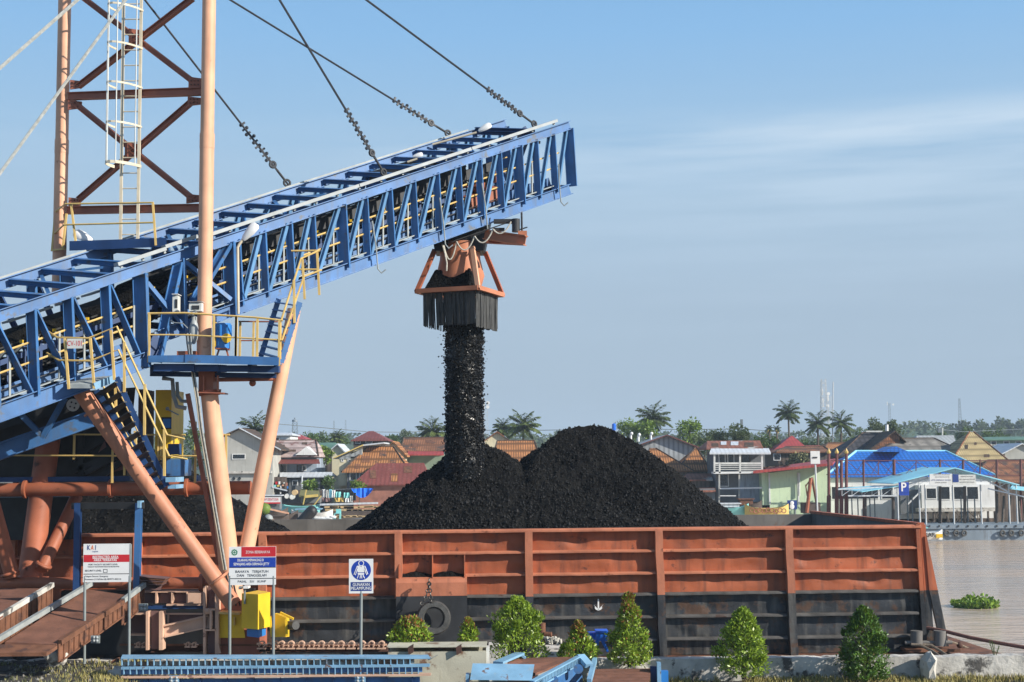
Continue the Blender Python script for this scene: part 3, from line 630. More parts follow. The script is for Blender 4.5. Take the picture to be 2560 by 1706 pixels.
b = MB(); b.tube(Q('r2', 1185, 600, 33.75), Q('r2', 1185, 560, 33.75), .05); b.tube(Q('r2', 1200, 620, 33.75), Q('r2', 1200, 570, 33.75), .03); b.build('valve', M['galv'], t)
for i in range(4): MB().path([Q('r2', 1140 + i * 9, 670, 33.6), Q('r2', 1145 + i * 9, 730, 33.6), Q('r2', 1155 + i * 7, 800, 33.6)], .016).build('hose', M['tray' if i % 2 else 'dark'], t, smooth=True)
MB().path([Q('r2', 1040, 590, 33.6), Q('r2', 1060, 605, 33.6), Q('r2', 1120, 610, 33.6), Q('r2', 1150, 640, 33.6)], .014).build('hose', M['galv'], t, smooth=True)
# ------------------------------------------------------------------ stairs
def stair(label, a0, a1, c0, c1, n, rails, posts, mt='blue', tread='blue'):
    st = thing('access_stair', label, 'stair', (V(a1) + V(c1)) / 2 if V(a1).z < V(a0).z else (V(a0) + V(c0)) / 2)
    MB().bar(a0, a1, .03, .13).build('stringer', M[mt], st); MB().bar(c0, c1, .03, .13).build('stringer', M[mt], st)
    for i in range(n):
        t_ = (i + .5) / n; p = V(a0).lerp(V(a1), t_); q = V(c0).lerp(V(c1), t_); MB().bar(p, q, .20, .03).build('tread', M[tread], st)
    for pts in rails: rail('handrail', pts, st, .026)
    for p, q in posts: MB().bar(p, q, .055, .05, V((0, 1, 0))).build('rail_post', M['yellow'], st)
    return st
YS = 33.5
stair('blue steel stair with yellow handrails climbing from the service platform to the boom walkway', Q('r4', 225, 815, YS + .75), Q('r4', 335, 460, YS + .9), Q('r4', 350, 850, YS), Q('r4', 465, 480, YS + .2), 8,
      [[Q('r4', 350, 592, YS), Q('r4', 472, 212, YS + .2), Q('r4', 585, 162, YS + .4)], [Q('r4', 355, 712, YS), Q('r4', 490, 322, YS + .2), Q('r4', 598, 282, YS + .4)], [Q('r4', 412, 166, YS + .9), Q('r4', 585, 164, YS + .9)], [Q('r4', 440, 280, YS + .9), Q('r4', 580, 280, YS + .9)]],
      [(Q('r4', 428, 345, YS + .1), Q('r4', 432, 608, YS + .1)), (Q('r4', 480, 215, YS + .2), Q('r4', 494, 462, YS + .2)), (Q('r4', 570, 168, YS + .4), Q('r4', 584, 436, YS + .4)), (Q('r4', 345, 596, YS), Q('r4', 345, 830, YS))])
YK = 31.9
ls = stair('long blue stair with yellow handrails dropping from the landing with the CV sign', Q('b2', 735, 190, YK + .8), Q('b2', 1600, 1480, YK + .9), Q('b2', 1000, 20, YK), Q('b2', 1660, 1440, YK + .1), 11,
      [[Q('b1', 590, 235, YK + .5), Q('b1', 750, 335, YK), Q('b1', 1160, 345, YK), Q('b1', 1525, 190, YK), Q('b2', 1660, 770, YK), Q('b2', 1890, 825, YK)],
       [Q('b1', 610, 540, YK + .5), Q('b1', 770, 632, YK), Q('b1', 1190, 640, YK), Q('b1', 1545, 495, YK), Q('b2', 1685, 1045, YK), Q('b2', 1925, 1090, YK)],
       [Q('b2', 820, 120, YK + .85), Q('b2', 1220, 940, YK + .85)], [Q('b2', 1000, 120, YK + .9), Q('b2', 1310, 790, YK + .9)]],
      [(Q('b1', 848, 345, YK), Q('b1', 900, 1010, YK)), (Q('b1', 1180, 345, YK), Q('b1', 1232, 1005, YK)), (Q('b1', 1450, 240, YK), Q('b1', 1495, 890, YK)), (Q('b1', 1625, 395, YK), Q('b1', 1625, 1050, YK)), (Q('b2', 1370, 110, YK), Q('b2', 1365, 775, YK)), (Q('b2', 1625, 700, YK), Q('b2', 1625, 1310, YK)),
       (Q('b2', 985, 120, YK + .9), Q('b2', 995, 560, YK + .9)), (Q('b2', 1240, 720, YK + .9), Q('b2', 1260, 1020, YK + .9))], 'navy', 'dark')
b = MB(); b.hexa([Q('b1', 905, 1000, YK), Q('b1', 1230, 1000, YK), Q('b1', 1510, 870, YK + .5), Q('b1', 905, 900, YK + .8), Q('b1', 905, 945, YK), Q('b1', 1200, 945, YK), Q('b1', 1500, 830, YK + .5), Q('b1', 905, 880, YK + .8)]); b.build('landing', M['galv'], ls)
MB().bar(Q('b1', 1232, 975, YK - .02), Q('b1', 1490, 870, YK + .45), .03, .16).build('edge_channel', M['pale_blue'], ls)
b = MB(); b.box(Q('b2', 1640, 1390, YK), Q('b2', 1880, 1320, YK + .8)); b.box(Q('b2', 1670, 1475, YK + .1), Q('b2', 1875, 1415, YK + .8)); b.build('foot_landing', M['pale_blue'], ls)
# ------------------------------------------------------------------ text helper and signs
def textmesh(txt, size, p, name, m, par, width=None, xdir=V((1, 0, 0)), up=UP, bold=0, align='CENTER', shear=0):
    cu = bpy.data.curves.new('t', 'FONT'); cu.body = txt; cu.size = size; cu.align_x = align; cu.align_y = 'CENTER'; cu.extrude = .0005; cu.offset = bold; cu.resolution_u = 3; cu.shear = shear
    o = bpy.data.objects.new('t', cu); COL.objects.link(o); dg = bpy.context.evaluated_depsgraph_get(); me = bpy.data.meshes.new_from_object(o.evaluated_get(dg))
    v = [V(x.co) for x in me.vertices]; f = [tuple(q.vertices) for q in me.polygons]; bpy.data.objects.remove(o); bpy.data.curves.remove(cu); bpy.data.meshes.remove(me)
    if not v: return None
    mx = max(a.x for a in v) - min(a.x for a in v); k = 1 if width is None else width / mx
    up = V(up); xd = V(xdir); nn = xd.cross(up)
    b = MB(); b.v = [tuple(V(p) + xd * a.x * k + up * a.y + nn * a.z) for a in v]; b.f = f
    return b.build(name, M[m], par)
def panel(par, x0, y0, x1, y1, Y, m, name='panel', t=.006): return MB().box(P(x0, y0, Y), P(x1, y1, Y + t)).build(name, M[m], par)
YG = 32.0
# restricted-area board (pixel map b4/200,1340 zoom = k .1105)
K = lambda x, y: (200 + x * .1105, 1340 + y * .1105)
sg = thing('notice_board', 'white and red restricted area notice board on two grey posts beside the rusty ramp', 'sign', P(265, 1650, YG))
for x0, x1, yb in ((209, 215, 1660), (320, 327, 1660)): MB().tube(P((x0 + x1) / 2, 1440, YG + .03), P((x0 + x1) / 2 - 1, yb, YG + .03), .033, n=10).build('post', M['grey_post'], sg, smooth=True)
bx0, by0 = K(80, 185); bx1, by1 = K(1140, 1040)
bd = panel(sg, bx0, by0, bx1 - 1, by1, YG, 'white', 'board', .025); MB().bar(P(bx1 + .8, by0, YG + .012), P(bx1 - .5, by1, YG + .012), .04, .03, V((0, 1, 0))).build('board_edge', M['galv'], sg)
a, c = K(84, 432); e_, f_ = K(1138, 590); panel(bd, a, c, e_, f_, YG - .002, 'sign_red', 'red_band', .002)
def tx(par, txt, x0, x1, y, h, m, Km, Y, bold=.0, **kw):
    p = Km((x0 + x1) / 2, y); return textmesh(txt, S(h, Y) * 1.38, P(p[0], p[1], Y - .0035), 'lettering', m, par, S((x1 - x0) * KS, Y), bold=bold, **kw)
KS = .1105
tx(bd, 'RESTRICTED AREA', 285, 865, 480, 6, 'white', K, YG, .0015); tx(bd, 'AREA TERBATAS', 315, 830, 553, 5.4, 'white', K, YG, .0015)
a, c = K(285, 512); e_, f_ = K(865, 517); panel(bd, a, c, e_, f_, YG - .003, 'white', 'underline', .001)
tx(bd, 'PORT FACILITY SECURITY LEVEL', 195, 850, 650, 3.8, 'ink', K, YG); tx(bd, 'TINGKAT KEAMANAN FASILITAS PELABUHAN', 180, 885, 700, 3, 'ink', K, YG); tx(bd, 'SECURITY LEVEL', 115, 485, 790, 4.4, 'ink', K, YG)
tx(bd, 'Telepon Darurat / Emergency', 120, 635, 917, 4, 'ink', K, YG); tx(bd, 'Keamanan (111)/Polisi (0) 0899771-802110', 120, 925, 982, 3.7, 'ink', K, YG)
for (x0, y0, x1, y1) in ((525, 755, 620, 765), (525, 825, 620, 835), (525, 765, 535, 825), (610, 765, 620, 825), (80, 859, 1130, 865)):
    a, c = K(x0, y0); e_, f_ = K(x1, y1); panel(bd, a, c, e_, f_, YG - .002, 'ink', 'ruling', .002)
textmesh('K', S(11.5, YG) * 1.45, P(*K(190, 272), YG - .003), 'logo_letter', 'sign_dkblue', bd, S(7.5, YG), bold=.003, shear=.1); textmesh('A', S(11.5, YG) * 1.45, P(*K(275, 272), YG - .003), 'logo_letter', 'sign_orange', bd, S(7.5, YG), bold=.003, shear=.1); textmesh('I', S(11.5, YG) * 1.45, P(*K(348, 272), YG - .003), 'logo_letter', 'sign_dkblue', bd, S(2.4, YG), bold=.003, shear=.1)
tx(bd, 'Logistik', 275, 410, 355, 3.2, 'sign_dkblue', K, YG)
# danger-zone board (zoom 560,1350 k=.17)
K2 = lambda x, y: (560 + x * .17, 1350 + y * .17); KS = .17
sg = thing('notice_board', 'red, blue and white danger zone notice board on two posts by the yellow machine box', 'sign', P(630, 1638, YG))
for x in (575, 684): MB().tube(P(x, 1440, YG + .03), P(x - 1, 1650, YG + .03), .035, n=10).build('post', M['grey_post'], sg, smooth=True)
a, c = K2(75, 103); e_, f_ = K2(763, 660); bd = panel(sg, a, c, e_, f_, YG, 'white', 'board', .025)
for (x0, y0, x1, y1, m_) in ((256, 105, 762, 246, 'sign_red'), (77, 262, 762, 404, 'sign_blue'), (77, 566, 762, 571, 'ink'), (77, 405, 762, 408, 'ink')):
    a, c = K2(x0, y0); e_, f_ = K2(x1, y1); panel(bd, a, c, e_, f_, YG - .002, m_, 'colour_band' if y1 - y0 > 20 else 'ruling', .002)
tx(bd, 'ZONA BERBAHAYA', 320, 675, 182, 7, 'white', K2, YG, 0); tx(bd, 'DILARANG MEMANCING DI', 200, 580, 300, 6.4, 'white', K2, YG, .0015); tx(bd, 'SEPANJANG AREA DERMAGA JETTY', 142, 662, 358, 6.4, 'white', K2, YG, .0015)
tx(bd, 'BAHAYA   TERJATUH', 172, 650, 468, 6.4, 'ink', K2, YG, 0); tx(bd, 'DAN   TENGGELAM', 195, 622, 525, 6.4, 'ink', K2, YG, 0); tx(bd, 'PASAL   551   KUHP', 205, 615, 613, 5.6, 'ink', K2, YG, 0)
b = MB(); cc = P(*K2(154, 185), YG - .003); R_ = S(8.2, YG); rr = []
for i in range(44): q = 2 * PI * i / 44; k_ = R_ * (1.0 if (i // 2) % 2 else .82); rr.append(cc + V((math.cos(q) * k_, 0, math.sin(q) * k_)))
ri = [cc + V((math.cos(2 * PI * i / 44), 0, math.sin(2 * PI * i / 44))) * R_ * .56 for i in range(44)]
b.add(rr + ri, [(i, (i + 1) % 44, 44 + (i + 1) % 44, 44 + i) for i in range(44)]); b.cbox(cc, R_ * .75, .001, R_ * .26); b.cbox(cc + V((0, 0, R_ * .25)), R_ * .26, .001, R_ * .23); b.cbox(cc - V((0, 0, R_ * .25)), R_ * .26, .001, R_ * .23)
b.build('gear_emblem', M['sign_green'], bd)
# life-jacket sign
sg = thing('notice_board', 'white sign on one post with a blue life jacket pictogram', 'sign', P(903, 1640, YG))
MB().tube(P(903, 1478, YG + .03), P(902, 1650, YG + .03), .035, n=10).build('post', M['grey_post'], sg, smooth=True)
a, c = K2(1838, 283); e_, f_ = K2(2195, 785); bd = panel(sg, a, c, e_, f_, YG, 'white', 'board', .02)
MB().tube(P(*K2(2016, 446), YG) - V((0, .002, 0)), P(*K2(2016, 446), YG), S(24.5, YG), n=40).build('pictogram_disc', M['sign_blue'], bd)
b = MB(); Yk = YG - .004; q = lambda x, y: P(*K2(x, y), Yk)
b.torus(q(2016, 345), (0, 1, 0), S(6.2, YG), S(.9, YG), 24, 6, .4)
b.prism([q(1962, 382), q(1998, 378), q(2016, 402), q(2034, 378), q(2068, 382), q(2066, 470), q(2062, 478), q(1968, 478), q(1964, 470)], (0, .005, 0)); b.prism([q(1966, 488), q(2062, 488), q(2058, 515), q(1970, 515)], (0, .005, 0))
for l in ([(1958, 385), (1910, 510), (1930, 520), (1962, 430)], [(2072, 385), (2114, 505), (2096, 518), (2068, 430)]): b.path([q(*x) for x in l], S(.9, YG), 5)
for x0, x1 in ((1975, 1958), (2005, 1998), (2020, 2026), (2045, 2066)): b.path([q(x0, 520), q(x1, 568)], S(.9, YG), 5)
b.build('pictogram_figure', M['white'], bd)
a, c = K2(1862, 622); e_, f_ = K2(2172, 752); panel(bd, a, c, e_, f_, YG - .002, 'sign_dkblue', 'caption_plate', .002)
tx(bd, 'GUNAKAN', 1895, 2140, 660, 7.6, 'white', K2, YG, .001); tx(bd, 'PELAMPUNG', 1870, 2165, 715, 7.6, 'white', K2, YG, .001)
# CV-101 plate on the landing rail
sg = thing('equipment_sign', 'small white plate lettered CV-101 in red on the landing rail', 'sign', Q('b1', 980, 480, YK - .05))
a, c = zx('b1', 878, 352); e_, f_ = zx('b1', 1078, 478); bd = panel(sg, a, c, e_, f_, YK - .06, 'offwhite', 'plate', .012)
textmesh('CV-101', S(14, YK) * 1.3, Q('b1', 978, 415, YK - .0615), 'lettering', 'sign_red', bd, S(36, YK), bold=.001)
# ------------------------------------------------------------------ stay cables
def stay(label, a, b_, m, r, clamp=None, mid=0):
    t = thing('stay_cable', label, 'cable', b_, 'stay cables of the boom and mast')
    a, b_ = V(a), V(b_); MB().path([a, a.lerp(b_, .5) - V((0, 0, mid)), b_], r, 6).build('wire_rope', M[m], t, smooth=True)
    if clamp:
        d = (a - b_).normalized(); n = V((0, 0, 1)); sd = d.cross(n).normalized(); n = sd.cross(d)
        b = MB(); b.torus(b_ + d * .10, sd, .09, .035, 14, 6); b.tube(b_ + d * .16, b_ + d * .55, .035); b.build('shackle', M['dark'], t, smooth=True)
        b = MB(); b.bar(b_ + d * .5, b_ + d * 1.25, .05, .05)
        for i in range(9):
            q_ = b_ + d * (.95 + i * .15) + n * .02 * ((i % 3) - 1); b.bar(q_ - n * .09, q_ + n * .09, .05, .06, d); b.ball(q_ + n * (.06 if i % 2 else -.05), .055, n=6, m=4)
        b.torus(b_ + d * .75, sd, .08, .04, 12, 6); b.build('rope_clamp', M['cable'], t, smooth=True)
def far_at(px):
    lo, hi = 0, 1420
    for _ in range(40):
        m_ = (lo + hi) / 2; q = CI @ (T(m_) + WV + PU * .05 - V((0, 0, CAMZ)))
        if CX + F * q.x / -q.z < px: lo = m_
        else: hi = m_
    return T(lo) + WV + PU * .05
top_r, top_l = P(524, -290, YR), P(168, -250, YL)
stay('dark stay cable that ends on the boom just right of the thick tower leg', top_l, far_at(723), 'cable', .030, 1)
stay('dark stay cable ending on the far chord two thirds along the boom', top_l, far_at(1126), 'cable', .030, 1)
stay('dark steep stay cable ending on the near chord at mid boom', top_r, T(968) + PU * .18, 'cable', .032, 1)
stay('dark stay cable ending on the near chord by the boom tip', top_r, T(1345) + PU * .18, 'cable', .032, 1)
stay('frayed pale grey backstay rope crossing the upper left corner', top_r, P(-260, 399, 29.5), 'wire_grey', .045)
stay('frayed pale grey backstay rope running down past the left tower leg', top_r, P(-140, 627, 30.2), 'wire_grey', .040)
# ------------------------------------------------------------------ barge
X1 = (600 - 1280) / 3400 * 38.0; X2 = (2285 - 1280) / 3400 * 38.8
BU = V((X2 - X1, .8, 0)).normalized(); BN = V((BU.y, -BU.x, 0)); BO = V((X1, 38.0, 0))
def bs(px):
    k = (px - 1280) / 3400; return (38 * k - X1) / (BU.x - k * BU.y)
def Bp(s, d, z): return BO + BU * s + BN * d + V((0, 0, z))
ZT = [7.05, 6.45, 5.83, 5.25, 4.63, 4.01, 3.55]
S0, S1 = bs(-260), bs(2285)
barge = thing('coal_barge', 'long rusty red and black steel barge with ribbed sides loaded with coal', 'barge', Bp((S0 + S1) / 2, -5, 0))
def plate(name, s0, s1, z0, z1, m, amp=.034, nz=8, ds=.12):
    n = int((s1 - s0) / ds); vs = []; fs = []
    for i in range(n + 1):
        s = s0 + (s1 - s0) * i / n
        for j in range(nz + 1):
            z = z0 + (z1 - z0) * j / nz; e = math.sin(PI * j / nz)
            d = amp * (noise.noise((s * .9, z * 2.2, 3)) + .9 * noise.noise((s * 2.6, z * 3, 9))) * (e + .15)
            k = noise.noise((s * 1.1, z * 1.7, 20)); d -= max(0, k - .35) * .22 * e
            vs.append(tuple(Bp(s, d, z)))
    m_ = nz + 1
    for i in range(n):
        for j in range(nz): fs.append((i * m_ + j, (i + 1) * m_ + j, (i + 1) * m_ + j + 1, i * m_ + j + 1))
    return mk(name, vs, fs, M[m], barge, smooth=True, angle=180)
POST = [-230, 42, 351, 660, 995, 1316, 1637, 1957, 2280]
for i in range(3): plate('upper_plate', S0, S1, ZT[i + 1] if i < 2 else ZT[3] + .0, ZT[i], 'barge_red')
for i in range(3, 6): plate('lower_plate', S0, S1, ZT[i + 1], ZT[i], 'barge_black', .026)
def hseg(name, s0, s1, z, dep, th, m, par=barge, wob=.012):
    n = max(4, int((s1 - s0) / .25)); b = MB()
    for i in range(n + 1):
        s = s0 + (s1 - s0) * i / n; w1 = wob * noise.noise((s * 1.6, z * 5, 1)) + wob * noise.noise((s * 5, z * 3, 4)); dd = dep + .6 * w1
        for d, zz in ((-.03, z + w1 * .3), (dd * .72, z + w1), (dd, z - th * .5 + w1), (dd, z - th + w1), (-.03, z - th + w1 * .3)): b.v.append(tuple(Bp(s, d, zz)))
    for i in range(n):
        for k in range(5): b.f.append((i * 5 + k, i * 5 + (k + 1) % 5, (i + 1) * 5 + (k + 1) % 5, (i + 1) * 5 + k))
    b.f += [(4, 3, 2, 1, 0), tuple(n * 5 + k for k in range(5))]
    return b.build(name, M[m], par)
hseg('coaming_rim', S0, S1, 7.08, .23, .09, 'barge_worn', wob=.006)
BAYX0, BAYX1 = bs(997), bs(1158)
for a, c in zip(POST, POST[1:]):
    for i in range(1, 6):
        s0, s1 = bs(a) + .09, bs(c) - .09
        if a == 995 and i >= 2: s0 = BAYX1 + .02
        hseg('stiffener', s0, s1, ZT[i] + .03, .20, .075, 'barge_worn' if i < 3 else 'lit_grey')
for px in POST[1:-1]:
    s = bs(px); bend = .05 if px in (1637, 1957) else .01
    for (z0, z1, m, n0) in ((ZT[3] - .02, 7.0, 'barge_worn', 'rib_post'), (3.5, ZT[3] - .02, 'barge_black', 'rib_post')):
        if px == 995 and m == 'barge_black': continue
        b = MB(); n = 8
        for j in range(n + 1):
            t = j / n; z = z0 + (z1 - z0) * t; ds = bend * (0.6 * noise.noise((px, z * 1.5, 0)) + (7 - z) / 3.5 * 1.2); dp = .25 + .012 * (7 - z)
            for ss, dd in ((-.105, -.03), (-.105, dp), (.105, dp), (.105, -.03)): b.v.append(tuple(Bp(s + ds + ss, dd, z)))
        for j in range(n):
            for k in range(4): b.f.append((j * 4 + k, j * 4 + (k + 1) % 4, (j + 1) * 4 + (k + 1) % 4, (j + 1) * 4 + k))
        b.f += [(3, 2, 1, 0), tuple(n * 4 + k for k in range(4))]
        b.build(n0, M[m], barge)
# hull below the deck, deck, far side, bow
b = MB(); b.hexa([Bp(S0, .35, -.5), Bp(S1 + 1.4, .35, -.5), Bp(S1 + 1.4, -10.6, -.5), Bp(S0, -10.6, -.5), Bp(S0, .35, 3.30), Bp(S1 + 1.4, .35, 3.30), Bp(S1 + 1.4, -10.6, 3.30), Bp(S0, -10.6, 3.30)]); b.build('hull', M['dark_rust'], barge)
b = MB(); b.hexa([Bp(S0, .55, 3.30), Bp(S1 + 2.02, .55, 3.30), Bp(S1 + 1.6, -10.8, 3.30), Bp(S0, -10.8, 3.30), Bp(S0, .55, 3.53), Bp(S1 + 2.02, .55, 3.53), Bp(S1 + 1.6, -10.8, 3.53), Bp(S0, -10.8, 3.53)]); b.build('deck', M['rust'], barge)
SF = bs(2285) - .45  # far corner
b = MB(); b.hexa([Bp(S0, -10, 3.5), Bp(SF, -10, 3.5), Bp(SF, -10.12, 3.5), Bp(S0, -10.12, 3.5), Bp(S0, -10, 6.98), Bp(SF, -10, 6.98), Bp(SF, -10.12, 6.98), Bp(S0, -10.12, 6.98)]); b.build('far_side', M['hold_grey'], barge)
b = MB(); b.hexa([Bp(S1 - .02, -.02, 3.5), Bp(S1 + .08, -.02, 3.5), Bp(SF + .1, -10.1, 3.5), Bp(SF, -10.1, 3.5), Bp(S1 - .02, -.02, 7.03), Bp(S1 + .08, -.02, 7.03), Bp(SF + .1, -10.1, 7.02), Bp(SF, -10.1, 7.02)]); b.build('end_wall', M['hold_grey'], barge)
MB().bar(Bp(S1 + .06, 0, 7.08), Bp(SF + .06, -10.05, 7.05), .2, .09).build('coaming_rim', M['barge_red'], barge)
ZC = 5.25
def lerp(a_, b_, t): return a_ + (b_ - a_) * t
for z0_, z1_, m_ in ((3.53, ZC, 'barge_black'), (ZC, 7.10, 'barge_red')):
    t0, t1 = (z0_ - 3.53) / 3.57, (z1_ - 3.53) / 3.57; k0, k1 = lerp(-.06, -.16, t0), lerp(-.06, -.16, t1)
    b = MB(); b.hexa([Bp(S1 + k0, -.04, z0_), Bp(S1 + k0 + .12, -.04, z0_), Bp(S1 + k0 + .12, .20, z0_), Bp(S1 + k0, .20, z0_), Bp(S1 + k1, -.04, z1_), Bp(S1 + k1 + .12, -.04, z1_), Bp(S1 + k1 + .12, .20, z1_), Bp(S1 + k1, .20, z1_)]); b.build('rib_post', M[m_], barge)
def slant(name, pts, m, th):  # plate in the s-z plane
    b = MB().prism([Bp(S1 + s, .02, z) for s, z in pts], BN * th); return b.build(name, M[m], barge)
slant('end_bracket', [(.0, 7.08), (.15, 7.08), (.22, ZC), (.05, ZC)], 'barge_red', .10); slant('end_bracket', [(.05, ZC), (.22, ZC), (.30, 3.53), (.08, 3.53)], 'barge_black', .10)
slant('raking_brace', [(.10, 6.75), (.16, 6.75), (.27, 6.1), (.42, ZC), (.18, ZC)], 'barge_red', .14); slant('raking_brace', [(.18, ZC), (.42, ZC), (.62, 4.1), (.70, 3.53), (.60, 3.53), (.40, 4.1)], 'barge_black', .14)
# fender bay with coal spill and apron
za, zb = ZT[1], 5.78
b = MB()
for px in (997, 1079, 1158):
    s = bs(px); b.hexa([Bp(s - .015, -.02, zb - .2), Bp(s + .015, -.02, zb - .2), Bp(s + .015, .46, zb - .2), Bp(s - .015, .46, zb - .2), Bp(s - .015, -.02, za), Bp(s + .015, -.02, za), Bp(s + .015, .16, za), Bp(s - .015, .16, za)])
split(b, 'bay_rib', M['barge_red'], barge)
def apron(name, m, prof, par=barge):
    b = MB(); n = len(prof)
    for s in (BAYX0 - .08, BAYX0 + .3, (BAYX0 + BAYX1) / 2, BAYX1 - .3, BAYX1 + .06):
        for d, z in prof: b.v.append(tuple(Bp(s, d, z)))
    for i in range(4):
        for k in range(n): b.f.append((i * n + k, i * n + (k + 1) % n, (i + 1) * n + (k + 1) % n, (i + 1) * n + k))
    b.f += [tuple(range(n))[::-1], tuple(range(4 * n, 5 * n))]
    return b.build(name, M[m], par)
apron('fender_apron', 'barge_worn', [(-.03, 5.74), (.30, 5.80), (.42, 5.76), (.48, 5.66), (.49, 5.30), (-.03, 5.30)])
apron('fender_apron', 'dark', [(-.03, 5.30), (.488, 5.30), (.48, 3.54), (-.03, 3.54)])
b = MB()
vs = []; n = 24
for i in range(n + 1):
    s = BAYX0 + (BAYX1 - BAYX0) * i / n; h = .10 + .09 * abs(math.sin(i * .27)) + .04 * noise.noise((i * .6, 0, 0))
    for d, k in ((-.01, 1.0), (.15, .9), (.34, .15)): vs.append(tuple(Bp(s, d, 5.74 + h * k)))
mk('spilled_coal', vs, [(i * 3 + k, i * 3 + k + 1, i * 3 + k + 4, i * 3 + k + 3) for i in range(n) for k in range(2)], M['coal'], barge)
# painted anchor mark
pa = Bp(bs(1487), .035, 0); b = MB(); cz = 4.92
def ap(x, z): return Bp(bs(1487) + x, .05, cz + z)
b.prism([ap(-.018, .20), ap(.018, .20), ap(.022, -.10), ap(-.022, -.10)], BN * .012)
arc = [(math.radians(a), ) for a in range(200, 341, 14)]
o_ = [(.115 * math.cos(a[0]), .115 * math.sin(a[0]) * 1.0 - .0) for a in arc]; i_ = [(.06 * math.cos(a[0]), .055 * math.sin(a[0]) - .01) for a in arc]
for k in range(len(arc) - 1): b.prism([ap(*o_[k]), ap(*o_[k + 1]), ap(*i_[k + 1]), ap(*i_[k])], BN * .012)
b.prism([ap(-.135, .05), ap(-.085, -.035), ap(-.06, -.02), ap(-.095, .0)], BN * .012); b.prism([ap(.135, .05), ap(.095, .0), ap(.06, -.02), ap(.085, -.035)], BN * .012)
b.build('anchor_mark', M['white'], barge)
# bitts at the barge end
for (x, y0, y1, rz) in ((795, 1125, 1250, 50), (995, 1125, 1255, 50)):
    p0, p1 = Q('a6', x, y1, 38.35), Q('a6', x, y0, 38.35); b = MB().tube(p0, p1, S(rz * .29, 38.3), n=18).tube(p1 - V((0, 0, .32)) - V((.33, 0, 0)), p1 - V((0, 0, .32)) + V((.33, 0, 0)), .05, n=8); b.build('bollard', M['hold_grey'], barge, smooth=True)
MB().box(Q('a6', 710, 1312, 38.1), Q('a6', 1112, 1258, 38.7)).build('bollard_base', M['rust'], barge)
MB().path([Q('a6', 1045, 1205, 38.9), Q('a6', 1170, 1245, 39.5), Q('a6', 1290, 1300, 39.6)], .03).build('deck_cable', M['rope'], barge, smooth=True); MB().ball(Q('a6', 1165, 1248, 39.4), .09).ball(Q('a6', 1280, 1298, 39.6), .1).build('deck_fitting', M['dark_rust'], barge)
# mooring ropes and tyre
o = MB().path([Q('a6', 830, 1090, 38.8), Q('a6', 1040, 1130, 38.4), Q('a6', 1260, 1185, 37.9), Q('a6', 1500, 1230, 37.5), Q('a6', 1800, 1282, 37.0), Q('a6', 2200, 1345, 36.4)], .052, 8).build('mooring_rope', M['rope_red'], smooth=True); tag(o, 'thick red brown mooring rope stretched over the water from the barge bollard', 'rope', 'mooring ropes')
for k, (pts, lb) in enumerate((([(750, 1243), (830, 1250), (930, 1300), (1010, 1355)], 'pale mooring rope slanting from the left bollard at the barge end'), ([(850, 1245), (920, 1250), (1000, 1300), (1085, 1358)], 'pale mooring rope slanting from the right bollard at the barge end'))):
    o = MB().path([Q('a6', x, y, 38.0 - (y - 1243) * .006) for x, y in pts], .04, 7).build('mooring_rope', M['rope'], smooth=True); tag(o, lb, 'rope', 'mooring ropes')
ty = thing('tyre_fender', 'big black tyre hung on a chain as a fender on the barge side', 'tyre', Q('r5', 1283, 1275, 37.3))
tc_ = Q('r5', 1283, 1175, 37.3); nrm = V((.12, -1, .12)).normalized(); b = MB()
e1 = nrm.cross(UP).normalized(); e2 = e1.cross(nrm); prof = [(.26, -.10), (.30, -.17), (.42, -.17), (.455, -.11), (.46, .11), (.42, .17), (.30, .17), (.26, .10)]
n = 40
for i in range(n):
    q = 2 * PI * i / n; d = e1 * math.cos(q) + e2 * math.sin(q)
    for r_, a_ in prof: b.v.append(tuple(tc_ + d * r_ + nrm * a_))
for i in range(n):
    for k in range(8): b.f.append((i * 8 + k, i * 8 + (k + 1) % 8, ((i + 1) % n) * 8 + (k + 1) % 8, ((i + 1) % n) * 8 + k))
tr = b.build('tread_ring', M['rubber'], ty, smooth=True, angle=35)
b = MB()
for i in range(48):
    q = 2 * PI * i / 48; d = e1 * math.cos(q) + e2 * math.sin(q); b.bar(tc_ + d * .457 - nrm * .1, tc_ + d * .457 + nrm * .1, .028, .022, d)
b.build('tread_block', M['rubber'], tr)
b = MB(); cp = [Q('r5', 1258, 930, 37.45), Q('r5', 1250, 1000, 37.35), Q('r5', 1232, 1060, 37.2), Q('r5', 1205, 1095, 37.1)]
def chainpts(b, pts, step=.085):
    k = 0
    for p, q in zip(pts, pts[1:]):
        n = max(1, int((q - p).length / step))
        for i in range(n):
            c = p.lerp(q, (i + .5) / n); d = (q - p).normalized(); sd = d.cross(V((0, 1, 0))).normalized()
            if k % 2: sd = d.cross(sd)
            b.torus(c, sd, .045, .016, 10, 5); k += 1
    return b
chainpts(b, cp); chainpts(b, [Q('r5', 1255, 935, 37.4), Q('r5', 1268, 1060, 37.25), Q('r5', 1275, 1085, 37.15)]); b.build('chain', M['chain'], ty)
